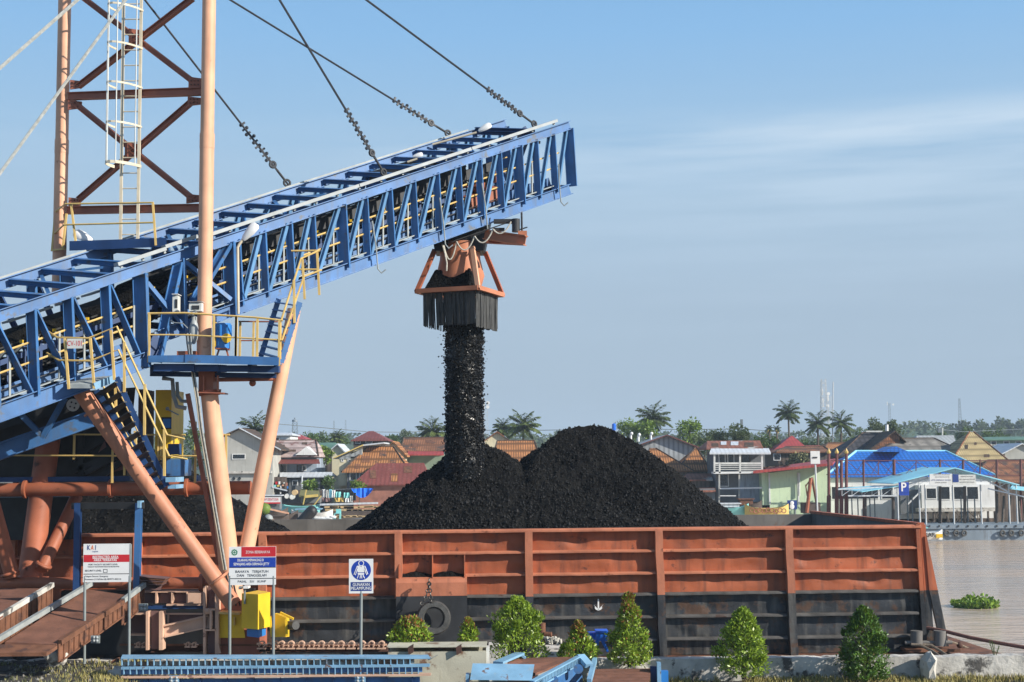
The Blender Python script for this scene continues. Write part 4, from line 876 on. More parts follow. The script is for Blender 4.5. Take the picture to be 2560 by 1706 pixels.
# ------------------------------------------------------------------ coal heaps
def cone(x, y, cx, cy, h, sl=.66, a=.55): r = math.hypot(x - cx, y - cy); return h + sl * a - sl * math.sqrt(r * r + a * a)
p1 = P(1197, 1110, 42.3); p2 = P(1474, 1058, 42.9)
def heap_z(x, y):
    z = max(cone(x, y, p1.x, 42.3, p1.z - .02, .75, .6), cone(x, y, p2.x, 42.9, p2.z, .795, .8), cone(x, y, -2.0, 42.0, 8.80, .74, .5))
    return max(min(z, 6.98 + .66 * (y - 38.28 - .042 * (x + 7.6))), 5.9)
def rough_coal(x, y, z, k=1): return k * (.10 * noise.noise((x * 1.2, y * 1.2, z)) + .075 * noise.noise((x * 4.1, y * 4.1, z * 3)) + .035 * noise.noise((x * 9, y * 9, z * 7)) + .035 * noise.noise((x * 19, y * 19, z * 15)))
def heap(name, label, fn, x0, x1, y0, y1, st, lumps, seed):
    vs, fs = [], []; nx = int((x1 - x0) / st); ny = int((y1 - y0) / st)
    for j in range(ny + 1):
        for i in range(nx + 1):
            x = x0 + (x1 - x0) * i / nx; y = y0 + (y1 - y0) * j / ny; z = fn(x, y); z += rough_coal(x, y, z); vs.append((x, y, z))
    for j in range(ny):
        for i in range(nx):
            a = j * (nx + 1) + i
            if vs[a][1] > 38.14 + .042 * (vs[a][0] + 7.6): fs.append((a, a + 1, a + nx + 2, a + nx + 1))
    t = thing(name, label, 'coal heap', (0.5 * (x0 + x1), 0.5 * (y0 + y1), 3.5), 'coal heaps in the barge')
    mk('coal_bed', vs, fs, M['coal'], t, kind=None)
    r = random.Random(seed); b = MB()
    for i in range(lumps):
        x = r.uniform(x0, x1); y = r.uniform(y0, y0 + (y1 - y0) * .62); z = fn(x, y)
        if z <= 5.95 or y < 38.3 + .042 * (x + 7.6): continue
        c = V((x, y, z + rough_coal(x, y, z) + .01)); s = r.choice((.014, .018, .022, .026, .03, .04)) * (1.5 if z < 8.0 and r.random() < .25 else 1) ; lump(b, c, s, r)
    b.build('coal_lump', M['coal_lump'], t, kind='stuff')
def lump(b, c, s, r):
    k = [V((r.uniform(-1, 1), r.uniform(-1, 1), r.uniform(-1, 1))) for _ in range(2)]
    vs = [c + V(v) * s * r.uniform(.7, 1.25) + k[i % 2] * s * .3 for i, v in enumerate(((1, 0, 0), (-1, 0, 0), (0, 1, 0), (0, -1, 0), (0, 0, 1), (0, 0, -1)))]
    b.add(vs, [(0, 2, 4), (2, 1, 4), (1, 3, 4), (3, 0, 4), (2, 0, 5), (1, 2, 5), (3, 1, 5), (0, 3, 5)])
heap('coal_heap', 'large black twin peaked coal heap under the falling stream in the middle of the barge', heap_z, -7.2, 9.2, 38.12, 47.0, .058, 20000, 3)
def heap2(x, y): return max(min(6.98 + .64 * (y - 38.28 - .042 * (x + 7.6)), cone(x, y, -12.4, 42.2, 9.9, .64, .6), cone(x, y, -17.5, 42.2, 10.3, .64, .6) if x < -15 else cone(x, y, -12.4, 42.2, 9.9, .64, .6)), 5.9)
heap('coal_heap', 'second black coal heap behind the mast legs at the left end of the barge', heap2, -19, -6.8, 37.7, 47.0, .12, 3500, 4)
# ------------------------------------------------------------------ loading chute with curtain
ch = thing('loading_chute', 'orange coal loading spout with a square black curtain hanging under the boom', 'chute', P(1150, 812, 41.3))
YC = 40.4
TH = math.radians(-21); cx_ = V((math.cos(TH), math.sin(TH), 0)); cy_ = V((-math.sin(TH), math.cos(TH), 0))
fl = Q('r6', 390, 1185, YC); a_ = S(352 * .408, YC)  # front left corner of the curtain; side length
fl = P(1058, 732, YC + .25); W_ = 1.70
def cc(u, v, z): return V((fl.x, fl.y, 0)) + cx_ * (u * W_) + cy_ * (v * W_) + V((0, 0, z))
zf = fl.z; zk = P(1120, 815, YC).z; zt = P(1130, 620, YC).z
b = MB(); ov = .10
def ringb(b, o, z0, z1, th):
    pts = [(-o, -o), (1 + o, -o), (1 + o, 1 + o), (-o, 1 + o)]
    for (p, q) in zip(pts, pts[1:] + pts[:1]): b.bar(cc(p[0], p[1], (z0 + z1) / 2), cc(q[0], q[1], (z0 + z1) / 2), th, z1 - z0)
ringb(b, .09, zf - .03, zf + .10, .12); b.build('base_frame', M['chute_orange'], ch)
cen = cc(.5, .5, 0)
for (u, v, tx_, m_) in ((-.09, -.09, -.30, 'oxide'), (1.09, -.09, .36, 'salmon'), (1.09, 1.09, .36, 'oxide'), (-.09, 1.09, -.30, 'oxide')):
    tp = cen + V((0, 0, zt + .02)) + cx_ * (.62 if u > 0 else -.62) + cy_ * (.5 if v > 0 else -.5); MB().bar(cc(u, v, zf), tp, .13, .10, cy_).build('hanger_leg', M['salmon'] if m_ == 'salmon' else M['orange_pipe'], ch)
b = MB(); n = 28; pr = [(zt + .25, .60), (zt - .25, .62), (zf + .55, .74), (zf + .08, .60)]
for z, r_ in pr:
    for i in range(n): q = 2 * PI * i / n; b.v.append((cen.x + r_ * math.cos(q), cen.y + r_ * math.sin(q), z))
for k in range(3):
    for i in range(n): b.f.append((k * n + i, k * n + (i + 1) % n, (k + 1) * n + (i + 1) % n, (k + 1) * n + i))
b.f += [tuple(range(n)), tuple(range(3 * n, 4 * n))[::-1]]; b.build('spout', M['chute_orange'], ch, smooth=True)
# sloped hood piled with coal
b = MB(); N2 = 26; r = random.Random(5)
for j in range(N2 + 1):
    for i in range(N2 + 1):
        u, v = i / N2, j / N2; dd = min(u, v, 1 - u, 1 - v); h = zf + .06 + min(dd * 4.2, .60) + .13 * noise.noise((u * 5, v * 5, 2)) * min(1, dd * 8) + .05 * noise.noise((u * 14, v * 14, 5)) * min(1, dd * 8)
        if u + .35 * v > .88: h -= (u + .35 * v - .88) * 2.0
        b.v.append(tuple(cc(u, v, max(zf + .03, h))))
for j in range(N2):
    for i in range(N2): a = j * (N2 + 1) + i; b.f.append((a, a + 1, a + N2 + 2, a + N2 + 1))
b.build('coal_crust', M['coal'], ch)
# rubber curtain of separate strips
for nm, side in (('curtain_panel', 0), ('curtain_panel', 1), ('curtain_panel', 2), ('curtain_panel', 3)):
    b = MB(); ns = 26 if side != 1 else 30
    for i in range(ns):
        t0, t1 = i / ns, (i + 1.12) / ns; zz = zk + r.uniform(-.015, .018) + (.02 if side == 0 else -.06 if side == 1 else 0); off = r.uniform(-.012, .012) + .014 * (i % 2); of2 = off + r.uniform(-.03, .03)
        fcs = {0: lambda t, o: (t, -o), 1: lambda t, o: (1 + o, t), 2: lambda t, o: (t, 1 + o), 3: lambda t, o: (-o, t)}[side]
        sk = r.uniform(-.012, .012)
        a0, a1 = fcs(t0, off), fcs(t1, off + .006); c0, c1 = fcs(t0 + sk, of2), fcs(t1 + sk, of2 + .008)
        q = [cc(*c0, zz), cc(*c1, zz), cc(*a1, zf - .03), cc(*a0, zf - .03)]; nn = (cx_ if side in (1, 3) else cy_) * .012; b.prism(q, nn)
    b.build(nm, M['curtain'], ch)
# outrigger girder and power hoses
b = MB(); b.ibeam(Q('r6', 765, 825, YC + .1), Q('r6', 1015, 862, YC - .5), .30, .22, UP, .03); b.build('outrigger_girder', M['chute_orange'], ch)
b = MB(); b.box(Q('r6', 968, 838, YC - .5), Q('r6', 1022, 812, YC - .2)); b.build('outrigger_box', M['chute_orange'], ch)
MB().bar(Q('r6', 770, 868, YC + .4), Q('r6', 1000, 880, YC + .1), .25, .1).build('outrigger_girder', M['oxide'], ch)
b = MB(); b.tube(Q('r6', 955, 730, YC), Q('r6', 955, 810, YC), .12, n=12); b.tube(Q('r6', 990, 690, YC), Q('r6', 992, 805, YC), .03); b.tube(Q('r6', 962, 800, YC), Q('r6', 1025, 780, YC), .02); b.cbox(Q('r6', 880, 745, YC + .2), .6, .3, .10); b.cbox(Q('r6', 850, 795, YC + .2), .35, .2, .08); b.build('winch', M['dark'], ch, smooth=True)
b = MB(); b.hexa([cen + V((-.75, -.5, zt - .05)), cen + V((.75, -.5, zt - .05)), cen + V((.75, .6, zt - .05)), cen + V((-.75, .6, zt - .05)), cen + V((-.8, -.5, zt + .30)), cen + V((.95, -.5, zt + .95)), cen + V((.95, .6, zt + .95)), cen + V((-.8, .6, zt + .30))]); b.build('spout_head', M['black'], ch)
MB().tube(Q('r6', 500, 890, YC - .3), Q('r6', 925, 745, YC + .1), .018).build('hose_wire', M['dark'], ch)
hz_ = []
for (a, c, sg_) in (((512, 890), (592, 868), 62), ((592, 868), (702, 835), 85), ((702, 835), (815, 792), 75), ((815, 792), (925, 745), 60)):
    for i in range(10):
        t = i / 9; x = a[0] + (c[0] - a[0]) * t; y = a[1] + (c[1] - a[1]) * t + sg_ * 4 * t * (1 - t) * (1.6 if a[0] == 512 else .8); hz_.append(Q('r6', x, y, YC - .35 + t * .02))
MB().path(hz_, .022, 6).build('power_hose', M['rope_pale'], ch, smooth=True)
MB().path([Q('r6', 505, 885, YC - .4), Q('r6', 520, 940, YC - .4), Q('r6', 532, 1000, YC - .4), Q('r6', 530, 1048, YC - .4)], .024).build('power_hose', M['rope_pale'], ch, smooth=True)
# ------------------------------------------------------------------ falling coal
st_c = cen; r = random.Random(9); b = MB(); zb_ = 7.7; RS = .56
xs0 = P(1161, 980, st_c.y).x
rings = 60; n = 24
for k in range(rings + 1):
    z = zk + .25 - (zk + .25 - zb_) * k / rings
    for i in range(n):
        q = 2 * PI * i / n; rr = RS * (.86 + .12 * noise.noise((math.cos(q) * 2, math.sin(q) * 2, z * .9)) + .08 * noise.noise((math.cos(q) * 5, math.sin(q) * 5, z * 5)))
        b.v.append((xs0 + rr * math.cos(q), st_c.y + rr * math.sin(q), z))
for k in range(rings):
    for i in range(n): b.f.append((k * n + i, k * n + (i + 1) % n, (k + 1) * n + (i + 1) % n, (k + 1) * n + i))
for i in range(13000):
    z = r.uniform(zb_ + .2, zk + .2); q = r.uniform(0, 2 * PI); rr = RS * (r.uniform(.84, 1.05) if i % 9 else r.uniform(1.0, 1.12) + (abs(r.gauss(0, .14)) if i % 4 == 0 else 0)); lump(b, V((xs0 + rr * math.cos(q), st_c.y + rr * math.sin(q), z)), r.choice((.014, .018, .022, .028, .034)), r)
o = b.build('falling_coal', M['coal_wet']); tag(o, 'black column of coal pouring from the chute curtain onto the heap', 'falling coal', kind='stuff')
# ------------------------------------------------------------------ machinery under the boom, left
t = thing('operator_cabin', 'narrow yellow operator cabin with a small window under the service platform', 'cabin', Q('b2', 1720, 1300, 35.6))
YB = 35.3
MB().box(Q('b2', 1500, 1075, YB), Q('b2', 1880, 215, YB + 1.3)).build('wall', M['bright_yellow'], t)
MB().box(Q('b2', 1270, 1300, YB + .2), Q('b2', 1495, 200, YB + 1.2)).build('dark_bay', M['dark_rust'], t)
f = MB().box(Q('b2', 1585, 695, YB - .03), Q('b2', 1720, 540, YB)).build('window', M['black'], t); MB().box(Q('b2', 1602, 680, YB - .04), Q('b2', 1708, 560, YB - .03)).build('pane', M['motor_blue'], f)
MB().bar(Q('b2', 1650, 430, YB - .2), Q('b2', 1810, 510, YB - .3), .03, .03).ball(Q('b2', 1665, 430, YB - .2), .05).build('floodlight_arm', M['galv'], t)
MB().tube(Q('b2', 1760, 1030, YB - .25), Q('b2', 1760, 890, YB - .25), .17, n=16).build('blue_drum', M['navy'], t, smooth=True)
MB().path([Q('b2', 1600, 30, 34.6), Q('b2', 1730, 50, 34.6), Q('b2', 1745, 250, 34.6), Q('b2', 1790, 400, 34.6), Q('b2', 1910, 425, 34.6)], .055, 8).build('duct', M['galv'], t, smooth=True)
MB().path([Q('b2', 1790, 80, 34.7), Q('b2', 1800, 260, 34.7), Q('b2', 1850, 330, 34.7), Q('b2', 1930, 335, 34.7)], .045, 8).build('duct', M['galv'], t, smooth=True)
MB().box(Q('b2', 1650, 1310, YB + .1), Q('b2', 1980, 1090, YB + .9)).build('base_cabinet', M['blue'], t)
t = thing('lower_walkway', 'long dark blue walkway girder with yellow railing along the orange horizontal pipe', 'walkway', Q('r3', 400, 345, 36.4))
b = MB(); b.box(Q('r3', -250, 345, 35.8), Q('r3', 820, 305, 36.2)); b.box(Q('r3', 1010, 382, 35.4), Q('r3', 1130, 340, 36.2)); b.box(Q('r3', 1195, 345, 35.6), Q('r3', 1245, 300, 36.2)); split(b, 'girder', M['navy'], t)
for y, x0, x1 in ((765, 260, 1900), (1040, -400, 2080)):
    MB().tube(Q('b2', x0, y, 35.3), Q('b2', x1, y + 8, 35.0), .024, n=6).build('guard_rail', M['yellow'], t, smooth=True)
for (x, y0, y1) in ((450, 760, 1090), (950, 960, 1400), (1550, 760, 1330), (2035, 600, 1400), (1590, 800, 1100), (1110, 760, 1300)): MB().bar(Q('b2', x, y0, 35.25), Q('b2', x - 8, y1, 35.25), .05, .05, V((0, 1, 0))).build('rail_post', M['yellow'], t)
for (x, y0, y1) in ((1360, 1290, 1420), (1385, 1290, 1420)): MB().bar(Q('r2', x, y0, 34.9), Q('r2', x, y1 + 170, 34.9), .05, .05, V((0, 1, 0))).build('rail_post', M['yellow'], t)
MB().tube(Q('r2', 1350, 1292, 34.9), Q('r2', 1408, 1292, 34.9), .024).build('guard_rail', M['yellow'], t)
# big slanted feeder girder with pulley and hopper behind
t = thing('feeder_conveyor', 'slanting bright blue feeder girder with a dark belt and a white pulley disc', 'conveyor', Q('r2', 200, 1400, 35.5))
MB().ibeam(Q('r2', -300, 1500, 34.0), Q('r2', 560, 1195, 34.6), .42, .25, UP, .03).build('girder', M['blue'], t)
for (x0, y0, x1, y1) in ((395, 1070, 262, 1310), (20, 1060, 250, 1290)): MB().ibeam(Q('r2', x0, y0, 33.8), Q('r2', x1, y1, 34.0), .13, .12, V((0, -1, 0)), .02).build('strut', M['blue'], t)
MB().tube(Q('r2', 447, 1110, 34.2), Q('r2', 447, 1110, 34.5), .16, n=18).build('pulley', M['offwhite'], t, smooth=True)
b = MB()
for i in range(4): q = PI / 2 * i + .5; b.ball(Q('r2', 447, 1110, 34.19) + V((.08 * math.cos(q), 0, .08 * math.sin(q))), .025)
split(b, 'pulley_hole', M['dark'], t)
b = MB(); b.hexa([Q('r2', -300, 1330, 34.8), Q('r2', 520, 1130, 35.2), Q('r2', 520, 1130, 36.6), Q('r2', -300, 1330, 36.4), Q('r2', -300, 1200, 34.8), Q('r2', 520, 1000, 35.2), Q('r2', 520, 1000, 36.6), Q('r2', -300, 1200, 36.4)]); b.build('belt_frame', M['black'], t)
t = thing('surge_hopper', 'dark hopper and chutes filling the shaded area behind the mast legs', 'hopper', Q('r3', 300, 345, 37.0))
b = MB(); b.hexa([Q('b2', -900, 1330, 36.9), Q('b2', 1130, 1330, 36.9), Q('b2', 1130, 1330, 37.4), Q('b2', -900, 1330, 37.4), Q('b2', -900, 300, 36.7), Q('b2', 1250, 150, 36.7), Q('b2', 1250, 150, 37.5), Q('b2', -900, 300, 37.5)]); b.build('hopper_wall', M['dark'], t)  # dark colour stands in for shade under the boom; wall carried left to fill
b = MB(); b.box(Q('r3', -250, 700, 37.2), Q('r3', 470, 430, 37.6)); b.build('dark_fill', M['black'], t)  # black sheet added to fill the shaded gap below the hopper
b = MB()
for (x0, y0, x1, y1) in ((420, 1250, 940, 1040), (540, 560, 540, 1290), (400, 1100, 880, 800), (820, 1300, 1120, 1090), (600, 1270, 980, 1060), (410, 650, 410, 1000)): b.bar(Q('b2', x0, y0, 36.6), Q('b2', x1, y1, 36.6), .14, .12, V((0, -1, 0)))
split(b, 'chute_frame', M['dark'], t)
b = MB(); b.prism([Q('b2', 760, 1000, 36.5), Q('b2', 860, 930, 36.5), Q('b2', 840, 850, 36.5)], (0, .05, 0)); b.prism([Q('b2', 820, 1285, 36.65), Q('b2', 1110, 1220, 36.65), Q('b2', 1110, 1120, 36.65), Q('b2', 960, 1130, 36.65)], (0, .05, 0)); split(b, 'inspection_plate', M['mauve'], t)
# blue portal frame
t = thing('portal_frame', 'blue steel portal frame standing over the rusty ramp', 'frame', Q('r3', 660, 1000, 34.4))
for x0, x1, m in ((478, 470, 'navy'), (852, 838, 'blue')): MB().ibeam(Q('r3', x1, 1010, 34.3), Q('r3', x0, 470, 34.3), .16, .15, V((0, 1, 0)), .025).build('post', M[m], t)
MB().bar(Q('r3', 445, 488, 34.4), Q('r3', 880, 485, 34.4), .2, .16).build('lintel', M['black'], t); MB().box(Q('r3', 840, 500, 34.15), Q('r3', 882, 455, 34.5)).build('corner_plate', M['pale_blue'], t)
# ------------------------------------------------------------------ rusty ramps
def ramp(label, deck, girders, thick=.05):
    t = thing('steel_ramp', label, 'ramp', (V(deck[0]) + V(deck[1])) / 2, 'rusty steel ramps')
    d = MB().prism(deck, (0, 0, -thick)).build('deck', M['deck_rust'], t)
    for (a, c, hgt, m, ribs, gm) in girders:
        a, c = V(a), V(c); b = MB(); b.bar(a, c, .10, .11)
        b.build('side_rail', M[m], t)
        if hgt:
            b = MB(); dn = V((0, 0, -hgt)); b.hexa([a + dn, c + dn * .8, c + dn * .8 + V((-.02, .03, 0)), a + dn + V((-.02, .03, 0)), a, c, c + V((-.02, .03, 0)), a + V((-.02, .03, 0))])
            n = ribs
            for i in range(n + 1): p = a.lerp(c, i / n); b.bar(p - V((0, .03, .03)), p + dn * (1 - .2 * i / n) - V((0, .03, 0)), .025, .09, V((0, 1, 0)))
            b.bar(a + dn, c + dn * .8, .09, .03); b.build('girder_web', M[gm], t)
            n = ribs * 5; b = MB()
            for i in range(n): p = a.lerp(c, (i + .5) / n) + V((-.02, -.05, -.03)); b.bar(p, p + V((0, -.01, -.09)), .025, .012, V((0, 1, 0)))
            b.build('rail_comb', M['dark_rust'], t)
    return t
tk = ramp('rusty brown steel ramp with grey edge beams rising toward the portal frame', [Q('b4', 60, 1085, 30.6), Q('b4', 680, 1110, 30.6), Q('b4', 1530, 520, 33.7), Q('b4', 1050, 450, 34.2)],
     [(Q('b4', -30, 1055, 30.5), Q('b4', 1105, 375, 34.3), 0, 'galv', 0, 'galv'), (Q('b4', 720, 1090, 30.6), Q('b4', 1480, 600, 33.2), .42, 'rust', 13, 'rust'), (Q('b4', 1480, 585, 33.2), Q('b4', 1735, 395, 34.2), .58, 'galv', 4, 'rust')])
r = random.Random(2); b = MB()
for i in range(26):
    x, y = r.choice(((760, 755), (900, 770), (860, 945), (940, 750), (560, 980), (1100, 760), (500, 1075))); p = PZ(*zx('b4', x + r.uniform(-25, 25), y + r.uniform(-8, 8)), 5.28 - (y - 700) * .0016); b.cbox(p + V((0, 0, .02)), r.uniform(.02, .09), r.uniform(.02, .05), .012, r.uniform(0, 3))
b.build('dried_splash', M['white'], tk)
for (x0, y0, x1, y1) in ((1090, 1005, 1205, 1100), (1665, 620, 1780, 712)):
    Y = 31.2 if x0 < 1200 else 33.2; o = MB().box(Q('b4', x0, y1, Y), Q('b4', x1, y0, Y + .05)).build('joint_plate', M['grey_post'], tk); b = MB()
    for i in range(2):
        for j in range(2): b.ball(Q('b4', x0 + 40 + i * 36, y0 + 25 + j * 40, Y - .01), .035)
    split(b, 'bolt', M['tray'], o)
MB().prism([Q('b4', -60, 1110, 30.4), Q('b4', 690, 1125, 30.4), Q('b4', 560, 1210, 30.0), Q('b4', -60, 1215, 30.0)], (0, 0, -.08)).build('lip', M['rust'], tk)
t2 = ramp('shorter rusty ramp with a ribbed girder cut off by the left edge', [Q('b4', -600, 800, 31.0), Q('b4', -20, 800, 31.2), Q('b4', 560, 440, 34.0), Q('b4', -20, 440, 34.2)], [(Q('b4', -260, 930, 30.5), Q('b4', 630, 395, 33.9), .72, 'concrete', 14, 'rust')])
MB().box(Q('b4', 545, 620, 33.8), Q('b4', 605, 470, 34.0)).build('joint_plate', M['tray'], t2)
# bent sheet stack and hatch girder behind ramp
t = thing('scrap_sheets', 'bent stack of dark metal sheets lying behind the rusty ramp', 'scrap', Q('b5', 290, 460, 34.6))
for i in range(5): MB().bar(Q('b5', 140, 285 + i * 22, 34.5), Q('b5', 480 - i * 12, 315 + i * 18, 34.5), .5, .02).build('sheet', M['rust' if i % 2 else 'mauve'], t)
MB().prism([Q('b5', 180, 455, 34.3), Q('b5', 390, 460, 34.3), Q('b5', 430, 370, 34.5), Q('b5', 200, 380, 34.5)], (0, .06, .03)).build('sheet', M['mauve'], t)
t = thing('hatch_girder', 'dark plate girder with vertical stiffeners behind the pale pink steel frame', 'girder', Q('b5', 550, 620, 34.9))
b = MB(); b.box(Q('b5', 150, 620, 34.9), Q('b5', 900, 480, 35.1)); b.build('web', M['mauve'], t)
b = MB()
for x in (345, 535, 715, 880): b.box(Q('b5', x, 620, 34.7), Q('b5', x + 8, 480, 34.9))
b.box(Q('b5', 460, 630, 34.65), Q('b5', 1350, 620, 35.1)); b.box(Q('b5', 150, 482, 34.75), Q('b5', 900, 470, 35.1)); split(b, 'stiffener', M['pink_steel'], t)
MB().box(Q('b5', 718, 622, 34.6), Q('b5', 882, 492, 34.68)).build('cover_plate', M['pink_steel'], t)
b = MB(); b.box(Q('b5', 240, 690, 34.7), Q('b5', 930, 632, 35.0)); b.build('lower_tube', M['navy'], t)
o = MB().box(P(150, 1640, 36.4), P(640, 1470, 36.7)).build('black_panel', M['black']); tag(o, 'added black panel darkening the gap behind the pink steel frame', 'backing panel')  # black panel added to give the dark interior behind the frame
# pale pink steel buffer frame
t = thing('buffer_frame', 'pale pink H section steel frame with one sloping beam', 'frame', Q('b5', 680, 1200, 33.9))
def hcol(x0, x1, y0, y1, Y): # H column seen into the web
    p0, p1 = Q('b5', (x0 + x1) / 2, y1, Y), Q('b5', (x0 + x1) / 2, y0, Y); wd = S((x1 - x0) * .2079, Y)
    b = MB(); b.bar(p0 + V((-wd / 2, 0, 0)), p1 + V((-wd / 2, 0, 0)), .06, .30, V((0, 1, 0))); b.bar(p0 + V((wd / 2, 0, 0)), p1 + V((wd / 2, 0, 0)), .09, .30, V((0, 1, 0))); b.build('column', M['pink_steel'], t)
    MB().bar(p0 + V((0, .04, 0)), p1 + V((0, .04, 0)), wd - .1, .03, V((0, 1, 0))).build('column_web', M['mauve'], t)
hcol(250, 412, 710, 1172, 33.95); hcol(935, 1082, 415, 1222, 34.1)
MB().ibeam(Q('b5', 430, 955, 33.95), Q('b5', 985, 830, 34.1), .30, .2, UP, .03).build('sloping_beam', M['pink_steel'], t)
b = MB(); b.bar(Q('b5', 430, 745, 34.3), Q('b5', 900, 745, 34.3), .12, .03); b.bar(Q('b5', 20, 740, 34.2), Q('b5', 240, 740, 34.2), .3, .04); b.bar(Q('b5', 30, 990, 34.2), Q('b5', 235, 990, 34.2), .3, .04); b.bar(Q('b5', 485, 750, 34.3), Q('b5', 485, 860, 34.3), .04, .05, V((0, 1, 0))); b.bar(Q('b5', 930, 690, 34.0), Q('b5', 1060, 690, 34.0), .25, .04); b.bar(Q('b5', 935, 935, 34.0), Q('b5', 1060, 935, 34.0), .25, .04); split(b, 'cross_plate', M['pink_steel'], t)
b = MB(); b.box(Q('b5', 490, 870, 34.35), Q('b5', 930, 755, 34.45)); b.box(Q('b5', 40, 985, 34.3), Q('b5', 240, 745, 34.4)); split(b, 'back_plate', M['mauve'], t)
b = MB()
for i in range(4): b.ball(Q('b5', 1003, 770 + i * 35, 33.9), .04)
b.bar(Q('b5', 1003, 700, 33.95), Q('b5', 1003, 930, 33.95), .05, .2, V((0, 1, 0))); b.ball(Q('b5', 955, 715, 33.9), .08); b.build('end_plate', M['pink_steel'], t)
MB().prism([Q('b5', 1085, 1100, 33.9), Q('b5', 1115, 1220, 33.9), Q('b5', 1080, 1225, 33.9)], (0, .06, 0)).build('foot_gusset', M['pink_steel'], t)
# rail with clips
t = thing('crane_rail', 'rusty crane rail beam with a row of curled clips along the quay edge', 'rail', P(700, 1628, 34.3))
MB().ibeam(P(380, 1622, 34.4), P(970, 1620, 34.4), .16, .22, UP, .03).build('rail_beam', M['dark_rust'], t)
MB().bar(P(300, 1612, 34.2), P(970, 1614, 34.2), .06, .04).build('rail_lip', M['rust'], t)
b_ = [333, 350, 366, 405, 430, 455, 480, 505, 530, 655, 672] + []
for x in [346, 362, 372, 470, 486, 655, 690] + [704, 728, 754, 780, 804, 829, 853, 879, 906, 929, 954]:
    c = P(x, 1611, 34.0); b = MB(); k = 1.0 if x > 650 else .6
    pts = [c + V((.075 * math.cos(a) * k, 0, .075 * math.sin(a) * k)) for a in [math.radians(q) for q in range(-60, 230, 36)]]
    for p, q in zip(pts, pts[1:]): b.bar(p, q, .12, .025, V((0, 0, 1)))
    b.bar(c + V((-.12 * k, 0, -.1 * k)), c + V((.10 * k, 0, -.1 * k)), .12, .03); b.build('clip', M['pink_steel'], t)
# yellow bogie machine
t = thing('rail_bogie', 'yellow travelling bogie with a tall square motor box', 'bogie', P(610, 1606, 34.0))
z0 = Q('b5', 1440, 920, 33.2); x0 = z0.x
b = MB(); th = math.radians(28); d1 = V((math.cos(th), -math.sin(th) * .0, 0))
fl_ = Q('b5', 1365, 918, 33.3); fm = Q('b5', 1562, 918, 33.0); fr = Q('b5', 1690, 915, 33.35); top = Q('b5', 1500, 503, 33.2).z; bt = fl_.z
poly = [V((fl_.x, fl_.y, 0)), V((fm.x, fm.y, 0)), V((fr.x, fr.y + .2, 0)), V((fl_.x + .25, fl_.y + .75, 0))]
b.hexa([p + V((0, 0, bt)) for p in poly] + [p + V((0, 0, top)) for p in poly]); b.build('motor_box', M['bright_yellow'], t)
poly2 = [V((fl_.x + .12, fl_.y + .05, 0)), V((fm.x, fm.y + .08, 0)), V((fr.x - .1, fr.y + .2, 0)), V((fl_.x + .3, fl_.y + .6, 0))]
bz = Q('b5', 1500, 1025, 33.2).z; b = MB(); b.hexa([p + V((0, 0, bz)) for p in poly2] + [p + V((0, 0, bt)) for p in poly2]); b.build('gearbox', M['motor_blue'], t)
b = MB(); b.hexa([Q('b5', 1105, 1035, 34.1), Q('b5', 1410, 1035, 33.9), Q('b5', 1410, 1035, 34.6), Q('b5', 1105, 1035, 34.7), Q('b5', 1105, 740, 34.1), Q('b5', 1365, 740, 33.9), Q('b5', 1365, 740, 34.6), Q('b5', 1105, 740, 34.7)]); b.build('bogie_frame', M['bright_yellow'], t)
b = MB(); b.box(Q('b5', 1268, 885, 33.85), Q('b5', 1292, 785, 33.95)); b.bar(Q('b5', 1110, 725, 34.0), Q('b5', 1360, 735, 34.0), .4, .05); b.build('bracket', M['yellow'], t)
for i, x in enumerate((1260, 1300, 1350)): MB().path([Q('b5', 1170 + i * 35, 250, 33.8), Q('b5', 1230 + i * 30, 480, 33.8), Q('b5', x, 650, 33.8)], .022).build('cable', M['black'], t, smooth=True)
b = MB(); b.hexa([Q('b5', 1765, 1025, 33.6), Q('b5', 1895, 1025, 33.5), Q('b5', 1940, 1020, 34.0), Q('b5', 1765, 1025, 34.1), Q('b5', 1765, 740, 33.6), Q('b5', 1895, 795, 33.5), Q('b5', 1940, 770, 34.0), Q('b5', 1790, 735, 34.1)])
b.bar(Q('r5', 285, 1165, 33.7), Q('r5', 300, 1285, 33.7), .05, .3, V((0, 1, 0))); b.bar(Q('r5', 380, 1185, 33.4), Q('r5', 385, 1285, 33.4), .05, .06, V((0, 1, 0))); b.bar(Q('r5', 345, 1142, 33.6), Q('r5', 425, 1180, 33.5), .05, .05); b.build('buffer_housing', M['bright_yellow'], t)
MB().tube(Q('r5', 392, 1220, 33.6), Q('r5', 440, 1220, 33.3), S(10.5, 33.5), n=16).build('buffer', M['rubber'], t, smooth=True)
t2_ = thing('junction_box', 'small white junction box hung below the danger zone board', 'junction box', P(615, 1480, 33.2)); MB().box(P(608, 1472, 33.0), P(626, 1464, 33.25)).build('housing', M['white'], t2_); MB().box(P(596, 1474, 33.1), P(607, 1465, 33.3)).build('side_box', M['grey_post'], t2_); MB().bar(P(612, 1472, 33.2), P(612, 1510, 33.2), .04, .04, V((0, 1, 0))).build('stem', M['grey_post'], t2_)
